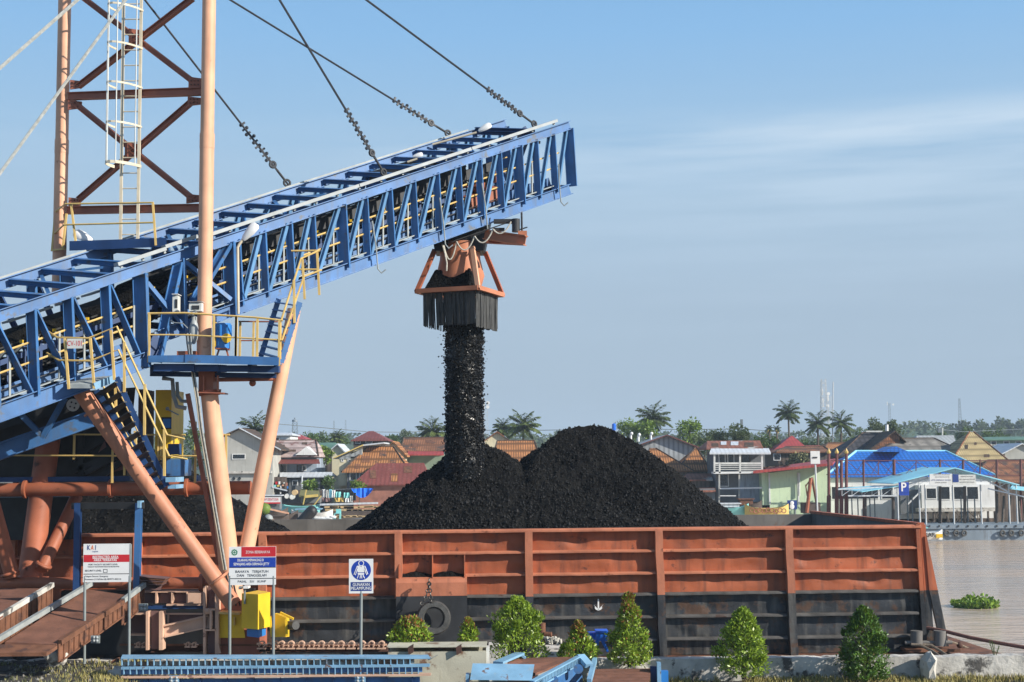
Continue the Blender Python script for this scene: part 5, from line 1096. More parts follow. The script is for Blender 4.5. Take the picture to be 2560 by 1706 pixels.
# ------------------------------------------------------------------ blue girder in the foreground
t = thing('blue_girder', 'long light blue ribbed steel girder lying along the bottom of the photo', 'girder', P(690, 1750, 30.6))
Yg = 30.4
def gq(x, y, dy=0): return P(x, y, Yg + dy)
b = MB(); b.hexa([gq(302, 1648, -.02), gq(1076, 1648, -.02), gq(1070, 1640, .5), gq(306, 1640, .5), gq(302, 1645, -.02), gq(1076, 1645, -.02), gq(1070, 1637, .5), gq(306, 1637, .5)]); b.build('top_flange', M['pale_blue'], t)
MB().box(gq(303, 1667, .06), gq(1036, 1648, .12)).build('upper_web', M['girder_rust'], t)
b = MB()
for i in range(46):
    x = 305 + i * 16; b.bar(gq(x, 1647.5, .02), gq(x, 1664, .02), .02, .06, V((0, 1, 0)))
split(b, 'upper_rib', M['pale_blue'], t)
b = MB(); b.box(gq(303, 1668, -.03), gq(1075, 1665.5, .1)); b.build('middle_flange', M['pale_blue'], t)
MB().box(gq(303, 1687, .05), gq(1056, 1668, .10)).build('lower_web', M['blue'], t)
b = MB()
for i in range(47):
    x = 310 + i * 16; b.bar(gq(x, 1668, .0), gq(x, 1686, .0), .018, .07, V((0, 1, 0)))
split(b, 'lower_rib', M['pale_blue'], t)
b = MB(); b.box(gq(302, 1692, -.05), gq(1078, 1687, .12)); b.build('rust_flange', M['pink_steel'], t)
MB().box(gq(303, 1790, .08), gq(1050, 1692, .14)).build('skirt_plate', M['blue'], t)
b = MB()
for x in (303, 368, 434, 500, 567, 634, 700, 766, 832, 898, 964, 1030): b.box(gq(x, 1790, 0), gq(x + 2, 1692, .08))
split(b, 'skirt_stiffener', M['navy'], t)
for x in (421, 887): 
    o = MB().box(gq(x, 1790, -.04), gq(x + 27, 1689, .0)).build('splice_plate', M['pale_blue'], t); b = MB()
    for i in range(2):
        for j in range(3): b.ball(gq(x + 7 + i * 13, 1695 + j * 8, -.05), .03)
    split(b, 'bolt', M['tray'], o)
t = thing('pipe_stub', 'short rusty square pipe stub at the left end of the blue girder', 'pipe', P(290, 1655, 30.8))
MB().box(P(278, 1660, 30.6), P(300, 1643, 31.2)).build('stub', M['rust'], t); MB().box(P(291, 1657, 30.58), P(298, 1646, 30.6)).build('opening', M['black'], t)
# cream steel tank
t = thing('steel_tank', 'cream rust stained steel tank with small bushes growing behind it', 'tank', P(1095, 1750, 31.6))
Yt = 31.3
MB().box(P(970, 1800, Yt), P(1216, 1618, Yt + .7)).build('side_plate', M['tank_cream'], t); MB().box(P(966, 1618, Yt - .06), P(1218, 1606, Yt + .75)).build('top_rim', M['tank_cream'], t); MB().box(P(1216.5, 1800, Yt + .1), P(1223, 1614, Yt + .6)).build('end_plate', M['offwhite'], t)
for x in (1152, 1032): MB().prism([P(x - 12, 1618, Yt - .01), P(x + 2, 1610, Yt - .01), P(x + 2, 1630, Yt - .01), P(x - 10, 1637, Yt - .01)], (0, -.1, 0)).build('bracket', M['dark_rust'], t)
MB().path([P(1075, 1642, Yt - .02), P(1080, 1646, Yt - .03), P(1094, 1638, Yt - .02)], .01).build('handle', M['galv'], t)
# light blue tilted ramp
t = thing('blue_ramp', 'tilted pale blue steel ramp with a rusty deck and a ribbed edge', 'ramp', P(1300, 1750, 31.2))
b = MB(); b.hexa([Q('a7', 290, 1545, 30.0), Q('a7', 885, 1552, 30.0), Q('a7', 885, 1552, 30.3), Q('a7', 290, 1545, 30.3), Q('a7', 315, 1385, 30.5), Q('a7', 912, 1395, 30.5), Q('a7', 912, 1395, 30.8), Q('a7', 315, 1385, 30.8)]); b.build('end_flap', M['pale_blue'], t)
MB().box(Q('a7', 248, 1650, 30.1), Q('a7', 285, 1475, 30.5)).build('flap_hinge', M['pale_blue'], t); b = MB(); b.box(Q('a7', 290, 1700, 30.05), Q('a7', 890, 1556, 30.3)); b.build('apron_plate', M['pale_blue'], t)
MB().prism([Q('a7', 650, 1390, 31.0), Q('a7', 920, 1480, 30.7), Q('a7', 1330, 1320, 32.3), Q('a7', 760, 1335, 32.3)], (0, 0, -.05)).build('deck', M['deck_rust'], t)
MB().bar(Q('a7', 560, 1380, 31.0), Q('a7', 770, 1290, 32.3), .24, .05).build('edge_beam', M['pale_blue'], t); MB().bar(Q('a7', 770, 1290, 32.3), Q('a7', 825, 1335, 32.3), .2, .05).build('edge_beam', M['pale_blue'], t)
pA, pB = Q('a7', 890, 1560, 30.1), Q('a7', 1355, 1310, 32.2); b = MB(); dn = V((0, 0, -.17)); b.hexa([pA + dn, pB + dn, pB + dn + V((-.03, .04, 0)), pA + dn + V((-.03, .04, 0)), pA, pB, pB + V((-.03, .04, 0)), pA + V((-.03, .04, 0))]); b.bar(pA, pB, .12, .03); b.bar(pA + dn, pB + dn, .1, .03)
for i in range(34): p = pA.lerp(pB, i / 33); b.bar(p + V((.03, -.03, 0)), p + dn + V((.03, -.03, 0)), .015, .05, V((0, 1, 0)))
b.build('ribbed_rail', M['pale_blue'], t)
MB().bar(Q('a7', 1355, 1315, 32.2), Q('a7', 1440, 1410, 31.9), .2, .1).build('edge_beam', M['pale_blue'], t)
b = MB(); b.hexa([pA + dn, pB + dn, pB + dn + V((0, .05, 0)), pA + dn + V((0, .05, 0)), pA + V((0, 0, -.9)) , pB + V((.1, 0, -.95)), pB + V((.1, .05, -.95)), pA + V((0, .05, -.9))][4:] + [pA + dn, pB + dn, pB + dn + V((0, .05, 0)), pA + dn + V((0, .05, 0))]); b.build('side_plate', M['blue'], t)
b = MB(); b.tube(Q('a7', 1335, 1440, 31.5), Q('a7', 1335, 1440, 31.4), .11, n=18); b.tube(Q('a7', 1110, 1545, 31.0), Q('a7', 1110, 1545, 30.9), .08, n=14); split(b, 'lug_plate', M['blue'], t)
MB().box(Q('a7', 990, 1700, 30.4), Q('a7', 1010, 1540, 30.5)).build('leg_post', M['pale_blue'], t)
# timber deck, blue bracket
t = thing('timber_platform', 'weathered brown timber platform with blue paint traces at the bottom edge', 'platform', P(1555, 1750, 31.4))
for i in range(9):
    y0 = 1440 + i * 30; Y0 = 32.3 - i * .24; MB().prism([Q('a7', 1475 - i * 6, y0, Y0), Q('a7', 2035 - i * 4, y0 - 5, Y0), Q('a7', 2035 - i * 4, y0 + 22, Y0 - .2), Q('a7', 1475 - i * 6, y0 + 27, Y0 - .2)], (0, 0, -.06)).build('plank', M['deck_rust'], t)
MB().bar(Q('a7', 1495, 1350, 32.5), Q('a7', 1440, 1560, 31.0), .1, .12).build('side_beam', M['pale_blue'], t)
t = thing('steel_bracket', 'blue bolted steel bracket with a pale upright at the end of the timber platform', 'bracket', P(1652, 1740, 32.0)); MB().box(Q('a7', 2100, 1640, 31.9), Q('a7', 2125, 1368, 32.1)).build('upright', M['pale_blue'], t); MB().box(Q('a7', 2125, 1640, 32.0), Q('a7', 2195, 1448, 32.2)).build('blue_plate', M['motor_blue'], t); MB().box(Q('a7', 2035, 1640, 32.1), Q('a7', 2098, 1410, 32.2)).build('dark_plate', M['navy'], t)
# blue bin
t = thing('blue_bin', 'bright blue metal bin on splayed legs between two bushes', 'bin', Q('a7', 1540, 1290, 33.5))
MB().box(Q('a7', 1428, 1160, 33.75), Q('a7', 1506, 1076, 34.1)).build('rear_box', M['bin_blue'], t)
b = MB(); b.box(Q('a7', 1508, 1172, 33.4), Q('a7', 1606, 1070, 33.8)); b.build('body', M['bin_blue'], t); MB().box(Q('a7', 1503, 1076, 33.36), Q('a7', 1611, 1066, 33.84)).build('lid', M['bin_blue'], t)
for pts in ([(1500, 1170), (1535, 1170), (1530, 1290), (1515, 1290)], [(1545, 1155), (1590, 1170), (1632, 1275), (1610, 1280)]): MB().prism([Q('a7', x, y, 33.4) for x, y in pts], (0, .12, 0)).build('leg', M['bin_blue'], t)
# quay bollard with chain on block
t = thing('quay_block', 'dark concrete mooring block between two large bushes', 'concrete block', Q('a7', 1080, 1290, 35.0)); MB().box(Q('a7', 930, 1900, 34.4), Q('a7', 1235, 1205, 35.8)).build('block', M['concrete'], t); MB().box(Q('a7', 470, 1900, 34.9), Q('a7', 650, 1180, 35.9)).build('low_block', M['concrete'], t)
t = thing('mooring_bollard', 'short brown mooring bollard with a side stub on the dark concrete block', 'bollard', Q('a7', 985, 1200, 34.9)); MB().tube(Q('a7', 985, 1210, 34.9), Q('a7', 985, 995, 34.9), S(8.8, 34.9), n=16).build('post', M['rust'], t, smooth=True); MB().tube(Q('a7', 1010, 1105, 34.8), Q('a7', 1078, 1105, 34.75), S(6, 34.9), n=14).build('side_stub', M['rust'], t, smooth=True)
r = random.Random(6); b = MB(); pts = [Q('a7', 930 + r.uniform(0, 270), 1130 + r.uniform(0, 60), 34.55 + r.uniform(0, .3)) for _ in range(26)]; pts.sort(key=lambda p: p.x); b.path(pts, .028, 6); pts2 = [p + V((.05, -.1, r.uniform(-.06, .05))) for p in pts]; b.path(pts2, .03, 6)
o = b.build('rope_pile', M['rope_pale'], smooth=True); tag(o, 'tangled pile of pale rope around the brown mooring bollard', 'rope')
# ------------------------------------------------------------------ shrubs
def shrub(label, px, pt, pb, wpx, Y, n, shape, ms, seed, lf=.085, group='bushes along the quay wall'):
    r = random.Random(seed); base = P(px, pb, Y); H = S(pb - pt, Y); Wd = S(wpx, Y) * 1.12
    t = thing('pruned_bush', label, 'bush', base, group)
    n = int(n * 1.3); b = MB()
    for i in range(5): q = r.uniform(0, 6.28); b.path([base + V((.03 * math.cos(q), .03 * math.sin(q), -.06)), base + V((.06 * math.cos(q), .06 * math.sin(q), H * .2)), base + V((Wd * .22 * math.cos(q), Wd * .22 * math.sin(q), H * r.uniform(.45, .7)))], [.022, .018, .008], 5)
    b.path([base - V((0, 0, .06)), base + V((0, 0, H * .88))], [.028, .006], 6); b.build('stem', M['stem'], t)
    bs_ = [MB() for _ in ms]
    cl = []
    for i in range(46):
        h = r.uniform(.04, 1) ** .85; q = r.uniform(0, 6.28); rad = shape(h) * Wd / 2 * r.uniform(.5, .98) * (1 + .4 * noise.noise((math.cos(q) * 1.5, math.sin(q) * 1.5 + h * 4, seed * 3.1))); cl.append((base + V((rad * math.cos(q), rad * math.sin(q), h * H * .97)), Wd * r.uniform(.07, .15) * (1.1 - .5 * h), h))
    for i in range(n):
        if i % 3:
            c, rr, h = r.choice(cl); d = V((r.gauss(0, 1), r.gauss(0, 1), r.gauss(0, 1))).normalized(); p = c + d * rr * r.uniform(.5, 1.1)
        else:
            h = r.random() ** .9; q = r.uniform(0, 6.28); rad = shape(h) * Wd / 2 * math.sqrt(r.uniform(.3, 1)) * (1 + .35 * noise.noise((math.cos(q) * 1.5, math.sin(q) * 1.5 + h * 4, seed * 3.1))); p = base + V((rad * math.cos(q), rad * math.sin(q), h * H)); d = V((math.cos(q), math.sin(q), 0))
        ax = (p - (base + V((0, 0, max(0, (p.z - base.z) * .75))))).normalized(); dr = (ax * .5 + V((r.gauss(0, .6), r.gauss(0, .6), r.gauss(.5, .5)))).normalized(); nn = (ax * 1.1 + V((r.gauss(0, .6), r.gauss(0, .6), r.gauss(.4, .6)))).normalized()
        hh = (p.z - base.z) / H; k = 0
        if len(ms) > 1: k = 1 if r.random() < max(0.05, (hh - .5) * 1.3) else 0
        L_ = lf * r.uniform(.7, 1.3); bs_[k].leaf(p, dr, nn, L_, L_ * .42)
    for k, m in enumerate(ms):
        if bs_[k].v: bs_[k].build('foliage' if k == 0 else 'red_foliage', M[m], t)
    return t
egg = lambda h: (max(0, min(1, h * 5 + .45)) * (1 - max(0, h - .25) / .75) ** .62)
conic = lambda h: (max(0, min(1, h * 5 + .5)) * (1 - h) ** .75 + .03)
block = lambda h: max(0, min(1, h * 5 + .55)) * (1 - max(0, h - .72) / .28 * .75) * (1.0 - .22 * h) * (1 + .12 * math.sin(h * 11))
dome = lambda h: math.sqrt(max(0, 1 - h * h * .95))
shrub('low rounded bush with reddish tips behind the left end of the cream tank', 1025, 1550, 1612, 92, 32.4, 2600, dome, ['leaf_shrub', 'leaf_red'], 1)
shrub('smallest pointed bush behind the right end of the cream tank', 1170, 1550, 1612, 52, 32.3, 1400, conic, ['leaf_shrub', 'leaf_red'], 2)
shrub('largest blocky light green bush left of the brown bollard', 1296, 1502, 1652, 112, 32.9, 6500, block, ['leaf_shrub'], 3)
shrub('small pointed bush with reddish tips left of the blue bin', 1447, 1562, 1655, 88, 32.7, 3600, conic, ['leaf_shrub', 'leaf_red'], 4)
shrub('tall conical bush with a red tip right of the blue bin', 1573, 1492, 1662, 106, 32.8, 6000, conic, ['leaf_shrub', 'leaf_red'], 5)
shrub('bright green egg shaped bush in front of the middle of the wall', 1860, 1530, 1692, 122, 32.7, 6800, egg, ['leaf_shrub'], 6)
shrub('dark green egg shaped bush near the right end of the barge', 2162, 1526, 1700, 118, 32.5, 6800, egg, ['leaf_dark'], 7)
# ------------------------------------------------------------------ grass, weeds, rubble
r = random.Random(21)
def tuft_field(n, fn, m, hh, name, label, w_=.018):
    b = MB()
    for i in range(n):
        q = fn(r)
        if q is None: continue
        x, y = q; z = gz(x, y); h = hh * r.uniform(.4, 1.2); a = r.uniform(0, 6.28); ln = V((math.cos(a), math.sin(a), 0)) * h * r.uniform(.1, .7); sd = V((-math.sin(a), math.cos(a), 0)) * w_ / 2; p = V((x, y, z - .01)); mid = p + V((0, 0, h * .6)) + ln * .35
        b.add([p - sd, p + sd, mid + sd * .8, mid - sd * .8, p + V((0, 0, h)) + ln], [(0, 1, 2, 3), (3, 2, 4)])
    o = b.build(name, M[m]); tag(o, label, 'grass', kind='stuff')
def dens(x, y): return noise.noise((x * .9, y * 1.4, 2)) + .5 * noise.noise((x * 3, y * 3, 8))
def right_field(r):
    x, y = r.uniform(1.0, 13.5), 33.28 - abs(r.gauss(0, .55)); return (x, y) if dens(x, y) > -.25 else None
def left_field(r):
    x, y = r.gauss(-8.6, .7), r.uniform(29.4, 33.1); return (x, y) if dens(x, y) > -.2 else None
def left_weed(r):
    x, y = r.uniform(-13.5, -9.0), r.uniform(29.0, 32.8); return (x, y) if dens(x * 1.3, y) > .05 else None
tuft_field(6500, right_field, 'dry_grass', .16, 'dry_grass', 'dry yellow grass along the foot of the quay wall'); tuft_field(3200, left_field, 'dry_grass', .13, 'dry_grass', 'dry yellow grass beside the post of the restricted area board'); tuft_field(2600, left_weed, 'weed', .10, 'creeping_weeds', 'grey green weeds creeping over the dark gravel at the lower left', .03)
b = MB()
for i in range(2200):
    x, y = r.uniform(-14, 13), r.uniform(29.2, 33.2)
    if x > -6 and y < 31: continue
    lump(b, V((x, y, gz(x, y) + .01)), r.choice((.015, .02, .03, .05)), r)
o = b.build('loose_stones', M['stone']); tag(o, 'small loose stones scattered over the ground by the wall', 'stones', kind='stuff')
for k, (x, y, sx, sz, lb, m) in enumerate(((300, 1690, .55, .22, 'pale tarp covered lump beside the left end of the blue girder', 'concrete_pale'), (142, 1640, .5, .22, 'pale broken concrete slab below the rusty ramp', 'concrete_pale'), (2323, 1672, .32, .42, 'upright tan broken concrete chunk at the right end of the wall', 'concrete_pale'))):
    Y = 30.9 if k < 2 else 33.0; p = P(x, y, Y); b = MB(); b.ball(p, sx * .55, .3, sz, 9, 6); rr = random.Random(k); b.v = [(v[0] + rr.uniform(-.05, .05), v[1] + rr.uniform(-.05, .05), v[2] + rr.uniform(-.04, .04)) for v in b.v]; o = b.build('concrete_chunk', M[m]); tag(o, lb, 'rubble', 'chunks on the quay')
# water hyacinth and small weed
t = thing('water_hyacinth', 'floating clump of green water hyacinth on the brown river', 'water plant', PZ(2440, 1518, 0)); c = PZ(2440, 1518, 0); r = random.Random(31); b = MB(); wd = S(52, c.y)
for i in range(900):
    a = r.uniform(0, 6.28); k = math.sqrt(r.random()); p = c + V((wd * k * math.cos(a), wd * .9 * k * math.sin(a), 0)); h = r.uniform(.2, .55) * (1.1 - .45 * k) * (.5 + abs(1.4 * noise.noise((p.x * 1.6, p.y * 1.6, 4)))); d = V((r.gauss(0, .5), r.gauss(0, .5), 1)).normalized(); top = p + d * h
    b.path([p, top], .018, 4); b.leaf(top, (d + V((r.gauss(0, .6), r.gauss(0, .6), 0))).normalized(), V((r.gauss(0, 1), r.gauss(0, 1), .4)).normalized(), .26, .2)
b.build('leaf_clump', M['hyacinth'], t)
t = thing('weed_plant', 'thin leafy weed sprouting on the wall beside the mooring rope', 'weed', P(2487, 1650, 33.5)); b = MB(); base = P(2487, 1650, 33.5)
for i in range(8):
    a = r.uniform(0, 6.28); tp = base + V((.12 * math.cos(a), .12 * math.sin(a), r.uniform(.3, .5))); b.path([base, tp], .005, 4)
    for j in range(7): b.leaf(base.lerp(tp, .4 + .08 * j), V((r.gauss(0, 1), r.gauss(0, 1), .3)).normalized(), UP, .05, .02)
b.build('sprigs', M['leaf_tree'], t)
# ------------------------------------------------------------------ far bank materials
dm('tile_orange', (.46, .20, .075), .85, .25, .9, rust=(.09, .05, .035), rsc=1.4, rth=.60, tile=('x', .30, .9, .32))
dm('tile_brown', (.30, .13, .065), .85, .35, .8, rust=(.08, .055, .045), rsc=.7, rth=.52, tile=('x', .30, .9, .5))
dm('tile_cream', (.50, .39, .20), .85, .25, .8, rust=(.14, .09, .05), rsc=.6, rth=.66, tile=('x', .28, .8, .5))
dm('tile_grey', (.27, .25, .22), .85, .25, 1.2, rust=(.13, .12, .11), rsc=1, rth=.55, tile=('x', 1.7, 1.0, .6))
dm('tile_blue', (.022, .17, .62), .5, .12, .6, tile=('x', .5, .26, .62))
dm('tile_pink', (.46, .36, .34), .85, .25, 1.2, rust=(.20, .10, .09), rsc=.9, rth=.52, tile=('x', 0, .62, .55))
dm('dark_tile', (.055, .055, .065), .8, .3, 1, rust=(.12, .10, .09), rsc=.7, rth=.6, tile=('x', .7, .6, .5))
dm('brown_old', (.12, .075, .05), .9, .4, .8, rust=(.05, .04, .035), rsc=.8, rth=.5, tile=('x', .6, .5, .6))
dm('maroon_metal', (.20, .055, .045), .6, .2, .5, rust=(.28, .12, .08), rsc=.7, rth=.66, streak=(.27, .13, .11), tile=('x', .5, 0, .8))
dm('red_metal', (.36, .055, .05), .55, .2, .6, streak=(.45, .15, .13), tile=('x', .5, 0, .8))
dm('rust_metal', (.25, .10, .065), .75, .4, .6, rust=(.42, .42, .40), rsc=.35, rth=.58, tile=('x', .5, 0, .75))
dm('green_metal', (.10, .20, .15), .6, .15, .6); dm('grey_metal', (.40, .42, .42), .5, .15, .6, tile=('x', .6, 0, .8)); dm('white_metal', (.60, .64, .68), .45, .12, .8, tile=('x', .5, 0, .85))
dm('zinc_wall', (.36, .39, .41), .5, .2, .7, tile=('x', .62, 0, .6)); dm('cyan_sheet', (.30, .68, .82), .5, .1, .5)
dm('wall_grey', (.40, .40, .37), .9, .15, .6, streak=(.28, .28, .26)); dm('wall_cream', (.66, .60, .42), .85, .1, .6, streak=(.5, .45, .32)); dm('wall_white', (.70, .71, .70), .8, .08, .6, streak=(.5, .5, .48))
dm('wall_mint', (.58, .72, .48), .8, .08, .5, streak=(.36, .50, .36)); dm('wall_blue', (.28, .34, .42), .85, .2, .7, streak=(.18, .2, .22)); dm('wall_wood', (.11, .085, .07), .9, .35, 1.0, tile=('x', .5, 0, .6)); dm('wall_brick', (.33, .15, .11), .9, .25, 1.2); dm('wall_green', (.22, .29, .22), .85, .15, .8); dm('wall_dgrey', (.14, .15, .16), .85, .25, .8)
dm('glass_dark', (.015, .018, .022), .2, .3, 2, spec=.7); dm('trim_yellow', (.62, .46, .14), .7, .15, 1); dm('red_post', (.15, .05, .045), .7, .25, 1); dm('wood_pole', (.12, .10, .085), .9, .3, 1.5); dm('plank', (.50, .36, .19), .85, .3, 2.0, isl=.4)
dm('turq', (.22, .58, .58), .6, .15, 1); dm('tarp_blue', (.01, .14, .70), .5, .2, 1, bump=.4, bsc=3); dm('boat_hull', (.09, .07, .06), .8, .3, 1); dm('pontoon', (.20, .25, .30), .6, .2, .6, streak=(.12, .12, .12)); dm('gold', (.62, .42, .12), .4, .1, 2)
dm('cloth', (.45, .5, .5), .9, .3, 1, isl=.9, isl_col=(.25, .12, .10)); dm('far_green', (.05, .09, .05), .8, .35, .03, rust=(.03, .055, .03), rsc=.12, rth=.5); dm('mast_white', (.55, .57, .58), .6, .1, 1); dm('mast_grey', (.16, .19, .21), .6, .1, 1)
GZ = 1.0
def X(px, py, Y): return P(px, py, Y).x
def Z(px, py, Y): return P(px, py, Y).z
def hproof(x0, x1, r0, r1, y0, y1, ze, zr, ov=.35, th=.14):
    """ridge along x from r0 to r1 (hipped when shorter than the eaves)"""
    ym = (y0 + y1) / 2; e = [(x0, y0, ze), (x1, y0, ze), (x1, y1, ze), (x0, y1, ze)]; R_ = [(r0, ym, zr), (r1, ym, zr)]
    b = MB(); vs = e + R_; b.add(vs + [(v[0], v[1], v[2] - th) for v in vs], [(0, 1, 5, 4), (2, 3, 4, 5), (1, 2, 5), (3, 0, 4), (7, 6, 10, 11), (9, 8, 11, 10), (8, 7, 11), (6, 9, 10), (0, 6, 7, 1), (1, 7, 8, 2), (2, 8, 9, 3), (3, 9, 6, 0)]); return b
def vgable(x0, xa, x1, y0, y1, zl, za, zr_, th=.16):
    """gable end facing the river: ridge runs back along y"""
    b = MB()
    for (xs, zs, xe, ze_) in ((x0, zl, xa, za), (xa, za, x1, zr_)): b.hexa([(xs, y0, zs - th), (xe, y0, ze_ - th), (xe, y1, ze_ - th), (xs, y1, zs - th), (xs, y0, zs), (xe, y0, ze_), (xe, y1, ze_), (xs, y1, zs)])
    return b
def wins(t, Y, lst, m='glass_dark', fm='wall_white', nm='window'):
    for (a, b_, c, d) in lst:
        p, q = P(a, b_, Y), P(c, d, Y); x0, x1, z0, z1 = p.x, q.x, q.z, p.z; w_ = MB(); k = .09
        for bx in (((x0 - k, z0 - k), (x0, z1 + k)), ((x1, z0 - k), (x1 + k, z1 + k)), ((x0, z0 - k), (x1, z0)), ((x0, z1), (x1, z1 + k))): w_.box((bx[0][0], Y - .07, bx[0][1]), (bx[1][0], Y + .02, bx[1][1]))
        f = w_.build(nm, M[fm], t); MB().box((x0, Y - .02, z0), (x1, Y + .02, z1)).build('pane', M[m], f)
GH = 'houses on the far bank'
RF = {}
def patch(label, m, quads, nm='roof_patch'):
    t, Ye, ze, ym, zr = RF[[k for k in RF if k.startswith(label)][0]]; k = (zr - ze) / (ym - Ye)
    for x0, y0, x1, y1 in quads:
        pts = []
        for px, py in ((x0, y1), (x1, y1), (x1, y0), (x0, y0)):
            d = P(px, py, 1.0) - V((0, 0, CAMZ)); Yq = (ze - k * Ye + .05 - CAMZ) / (d.z - k); pts.append(P(px, py, min(max(Yq, Ye), ym)))
        MB().prism(pts, (0, 0, -.03)).build(nm, M[m], t)
def house(name, label, Y, D, wall, roof, rm, wm, win=(), zb=None, cat='house', door=()):
    """wall=(px0,px1,py_top,py_base) at depth Y; roof=('x',x0,x1,r0,r1,eave,ridge) | ('y',x0,apex,x1,yl,ya,yr)"""
    a, b_, yt, yb = wall; x0, x1 = X(a, yt, Y), X(b_, yt, Y); zt = Z((a + b_) / 2, yt, Y); z0 = Z((a + b_) / 2, yb, Y) if zb is None else zb
    t = thing(name, label, cat, V(((x0 + x1) / 2, Y + D / 2, z0)), GH)
    if roof[0] == 'x':
        _, ea, eb, r0, r1, ye, yr = roof; Ye = Y - .5; MB().box((x0, Y, z0), (x1, Y + D, zt)).build('wall', M[wm], t)
        hproof(X(ea, ye, Ye), X(eb, ye, Ye), X(r0, yr, Y + D / 2), X(r1, yr, Y + D / 2), Ye, Y + D + .5, Z((ea + eb) / 2, ye, Ye), Z((r0 + r1) / 2, yr, Y + D / 2)).build('roof', M[rm], t)
        ze_, zr_, ym_ = Z((ea + eb) / 2, ye, Ye), Z((r0 + r1) / 2, yr, Y + D / 2), Y + D / 2; RF[label] = (t, Ye, ze_, ym_, zr_)
        if 'tile' in rm and rm != 'tile_blue':
            A0, A1, R0, R1 = V((X(ea, ye, Ye), Ye, ze_)), V((X(eb, ye, Ye), Ye, ze_)), V((X(r0, yr, ym_), ym_, zr_)), V((X(r1, yr, ym_), ym_, zr_))
            for p_, q_ in ((R0, R1), (A0, R0), (A1, R1)):
                if (p_ - q_).length > 1: MB().tube(p_, q_, .10, n=6).build('ridge_cap', M['brown_old' if rm != 'tile_cream' else 'tile_brown'], t)
    else:
        _, ea, ap, eb, yl, ya, yr = roof; Ye = Y - .4; za = Z(ap, ya, Ye); zl, zr_ = Z(ea, yl, Ye), Z(eb, yr, Ye); xa = X(ap, ya, Ye); xl, xr = X(ea, yl, Ye), X(eb, yr, Ye)
        f = lambda x: (za + (zl - za) * (xa - x) / max(.01, xa - xl) if x < xa else za + (zr_ - za) * (x - xa) / max(.01, xr - xa)) - .2
        MB().prism([(x0, Y, z0), (x1, Y, z0), (x1, Y, f(x1)), (min(max(xa, x0), x1), Y, f(min(max(xa, x0), x1))), (x0, Y, f(x0))], (0, D, 0)).build('wall', M[wm], t)
        vgable(xl, xa, xr, Ye, Y + D, zl, za, zr_).build('roof', M[rm], t)
    wins(t, Y, win); wins(t, Y, door, 'glass_dark', 'wall_wood', 'door')
    return t
def pbox(t, nm, a, b_, c, d, Y, D, m): return MB().box((X(a, b_, Y), Y, Z(a, d, Y)), (X(c, b_, Y), Y + D, Z(a, b_, Y))).build(nm, M[m], t)
def posts(t, nm, xs, yt, yb, Y, r, m='wood_pole'):
    for x in xs: MB().tube(P(x, yt, Y), V((X(x, yt, Y), Y, Z(x, yb, Y))), r, n=7).build(nm, M[m], t)
h = house('house', 'grey concrete gabled house behind the salmon raking strut', 160, 9, (548, 682, 1110, 1216), ('y', 540, 598, 700, 1096, 1070, 1124), 'brown_old', 'wall_grey', zb=GZ, win=((582, 1137, 612, 1147),))
b = MB(); p = P(600, 1181, 159.8); b.box((X(566, 1180, 160), 159.6, p.z - .15), (X(680, 1180, 160), 160, p.z + .12)); b.build('ledge', M['concrete'], h)
for x in (585, 599): MB().prism([P(x - 4, 1197, 159.97), P(x, 1192, 159.97), P(x + 4, 1197, 159.97), P(x, 1202, 159.97)], (0, -.05, 0)).build('vent', M['glass_dark'], h)
MB().bar(P(598, 1070, 159.4), P(702, 1125, 159.4), .12, .22, V((0, -1, 0))).build('verge', M['white_metal'], h)
h = house('house', 'house with a pinkish patchy tile roof and a small white front gable', 166, 8, (682, 792, 1140, 1200), ('x', 676, 796, 680, 790, 1141, 1101), 'tile_pink', 'wall_blue', win=((700, 1163, 716, 1180), (757, 1166, 764, 1176)), door=((744, 1164, 757, 1186),), zb=GZ)
b = MB().prism([P(738, 1138, 165.2), P(792, 1138, 165.2), P(766, 1117, 165.2)], (0, 2.5, 0)); b.build('dormer', M['wall_white'], h)
MB().prism([P(676, 1158, 163.8), P(800, 1158, 163.8), P(797, 1148, 166), P(680, 1148, 166)], (0, 0, -.1)).build('porch_roof', M['maroon_metal'], h); pbox(h, 'upper_wall', 682, 1141, 792, 1152, 165.9, .2, 'wall_dgrey')
h = house('shed', 'long open shed with a pale sheet canopy in front of the pinkish roofed house', 163, 2.5, (722, 800, 1196, 1235), ('x', 699, 832, 700, 830, 1191, 1181), 'white_metal', 'wall_dgrey', zb=GZ, cat='shed', win=((733, 1203, 743, 1212), (754, 1203, 772, 1212)))
posts(h, 'post', (701, 755, 828), 1190, 1235, 162.5, .1, 'white_metal')
h = house('house', 'cream house with a yellow trimmed gable and pale corrugated side', 165, 8, (848, 906, 1140, 1220), ('y', 832, 907, 960, 1145, 1112, 1106), 'white_metal', 'wall_cream', zb=GZ, win=((855, 1149, 858, 1153), (871, 1149, 874, 1153)))
MB().bar(P(834, 1146, 164.3), P(908, 1113, 164.3), .12, .35, V((0, -1, 0))).build('verge', M['trim_yellow'], h); pbox(h, 'porch_wall', 847, 1188, 867, 1215, 163.5, 1.4, 'wall_cream')
MB().prism([P(848, 1150, 164.9), P(906, 1122, 164.9), P(906, 1142, 164.9), P(848, 1142, 164.9)], (0, -.05, 0)).build('gable_sheet', M['zinc_wall'], h)
house('house', 'house with a bright orange tiled hip roof left of the falling coal', 162, 9, (868, 1015, 1176, 1215), ('x', 854, 1024, 918, 984, 1179, 1117), 'tile_orange', 'wall_dgrey', zb=GZ, win=((876, 1184, 890, 1200), (900, 1184, 915, 1200)))
house('house', 'low maroon metal roofed house just above the boats at the coal heap', 158.5, 6, (884, 1060, 1208, 1225), ('x', 878, 1075, 940, 1060, 1211, 1158), 'maroon_metal', 'wall_brick', zb=GZ)
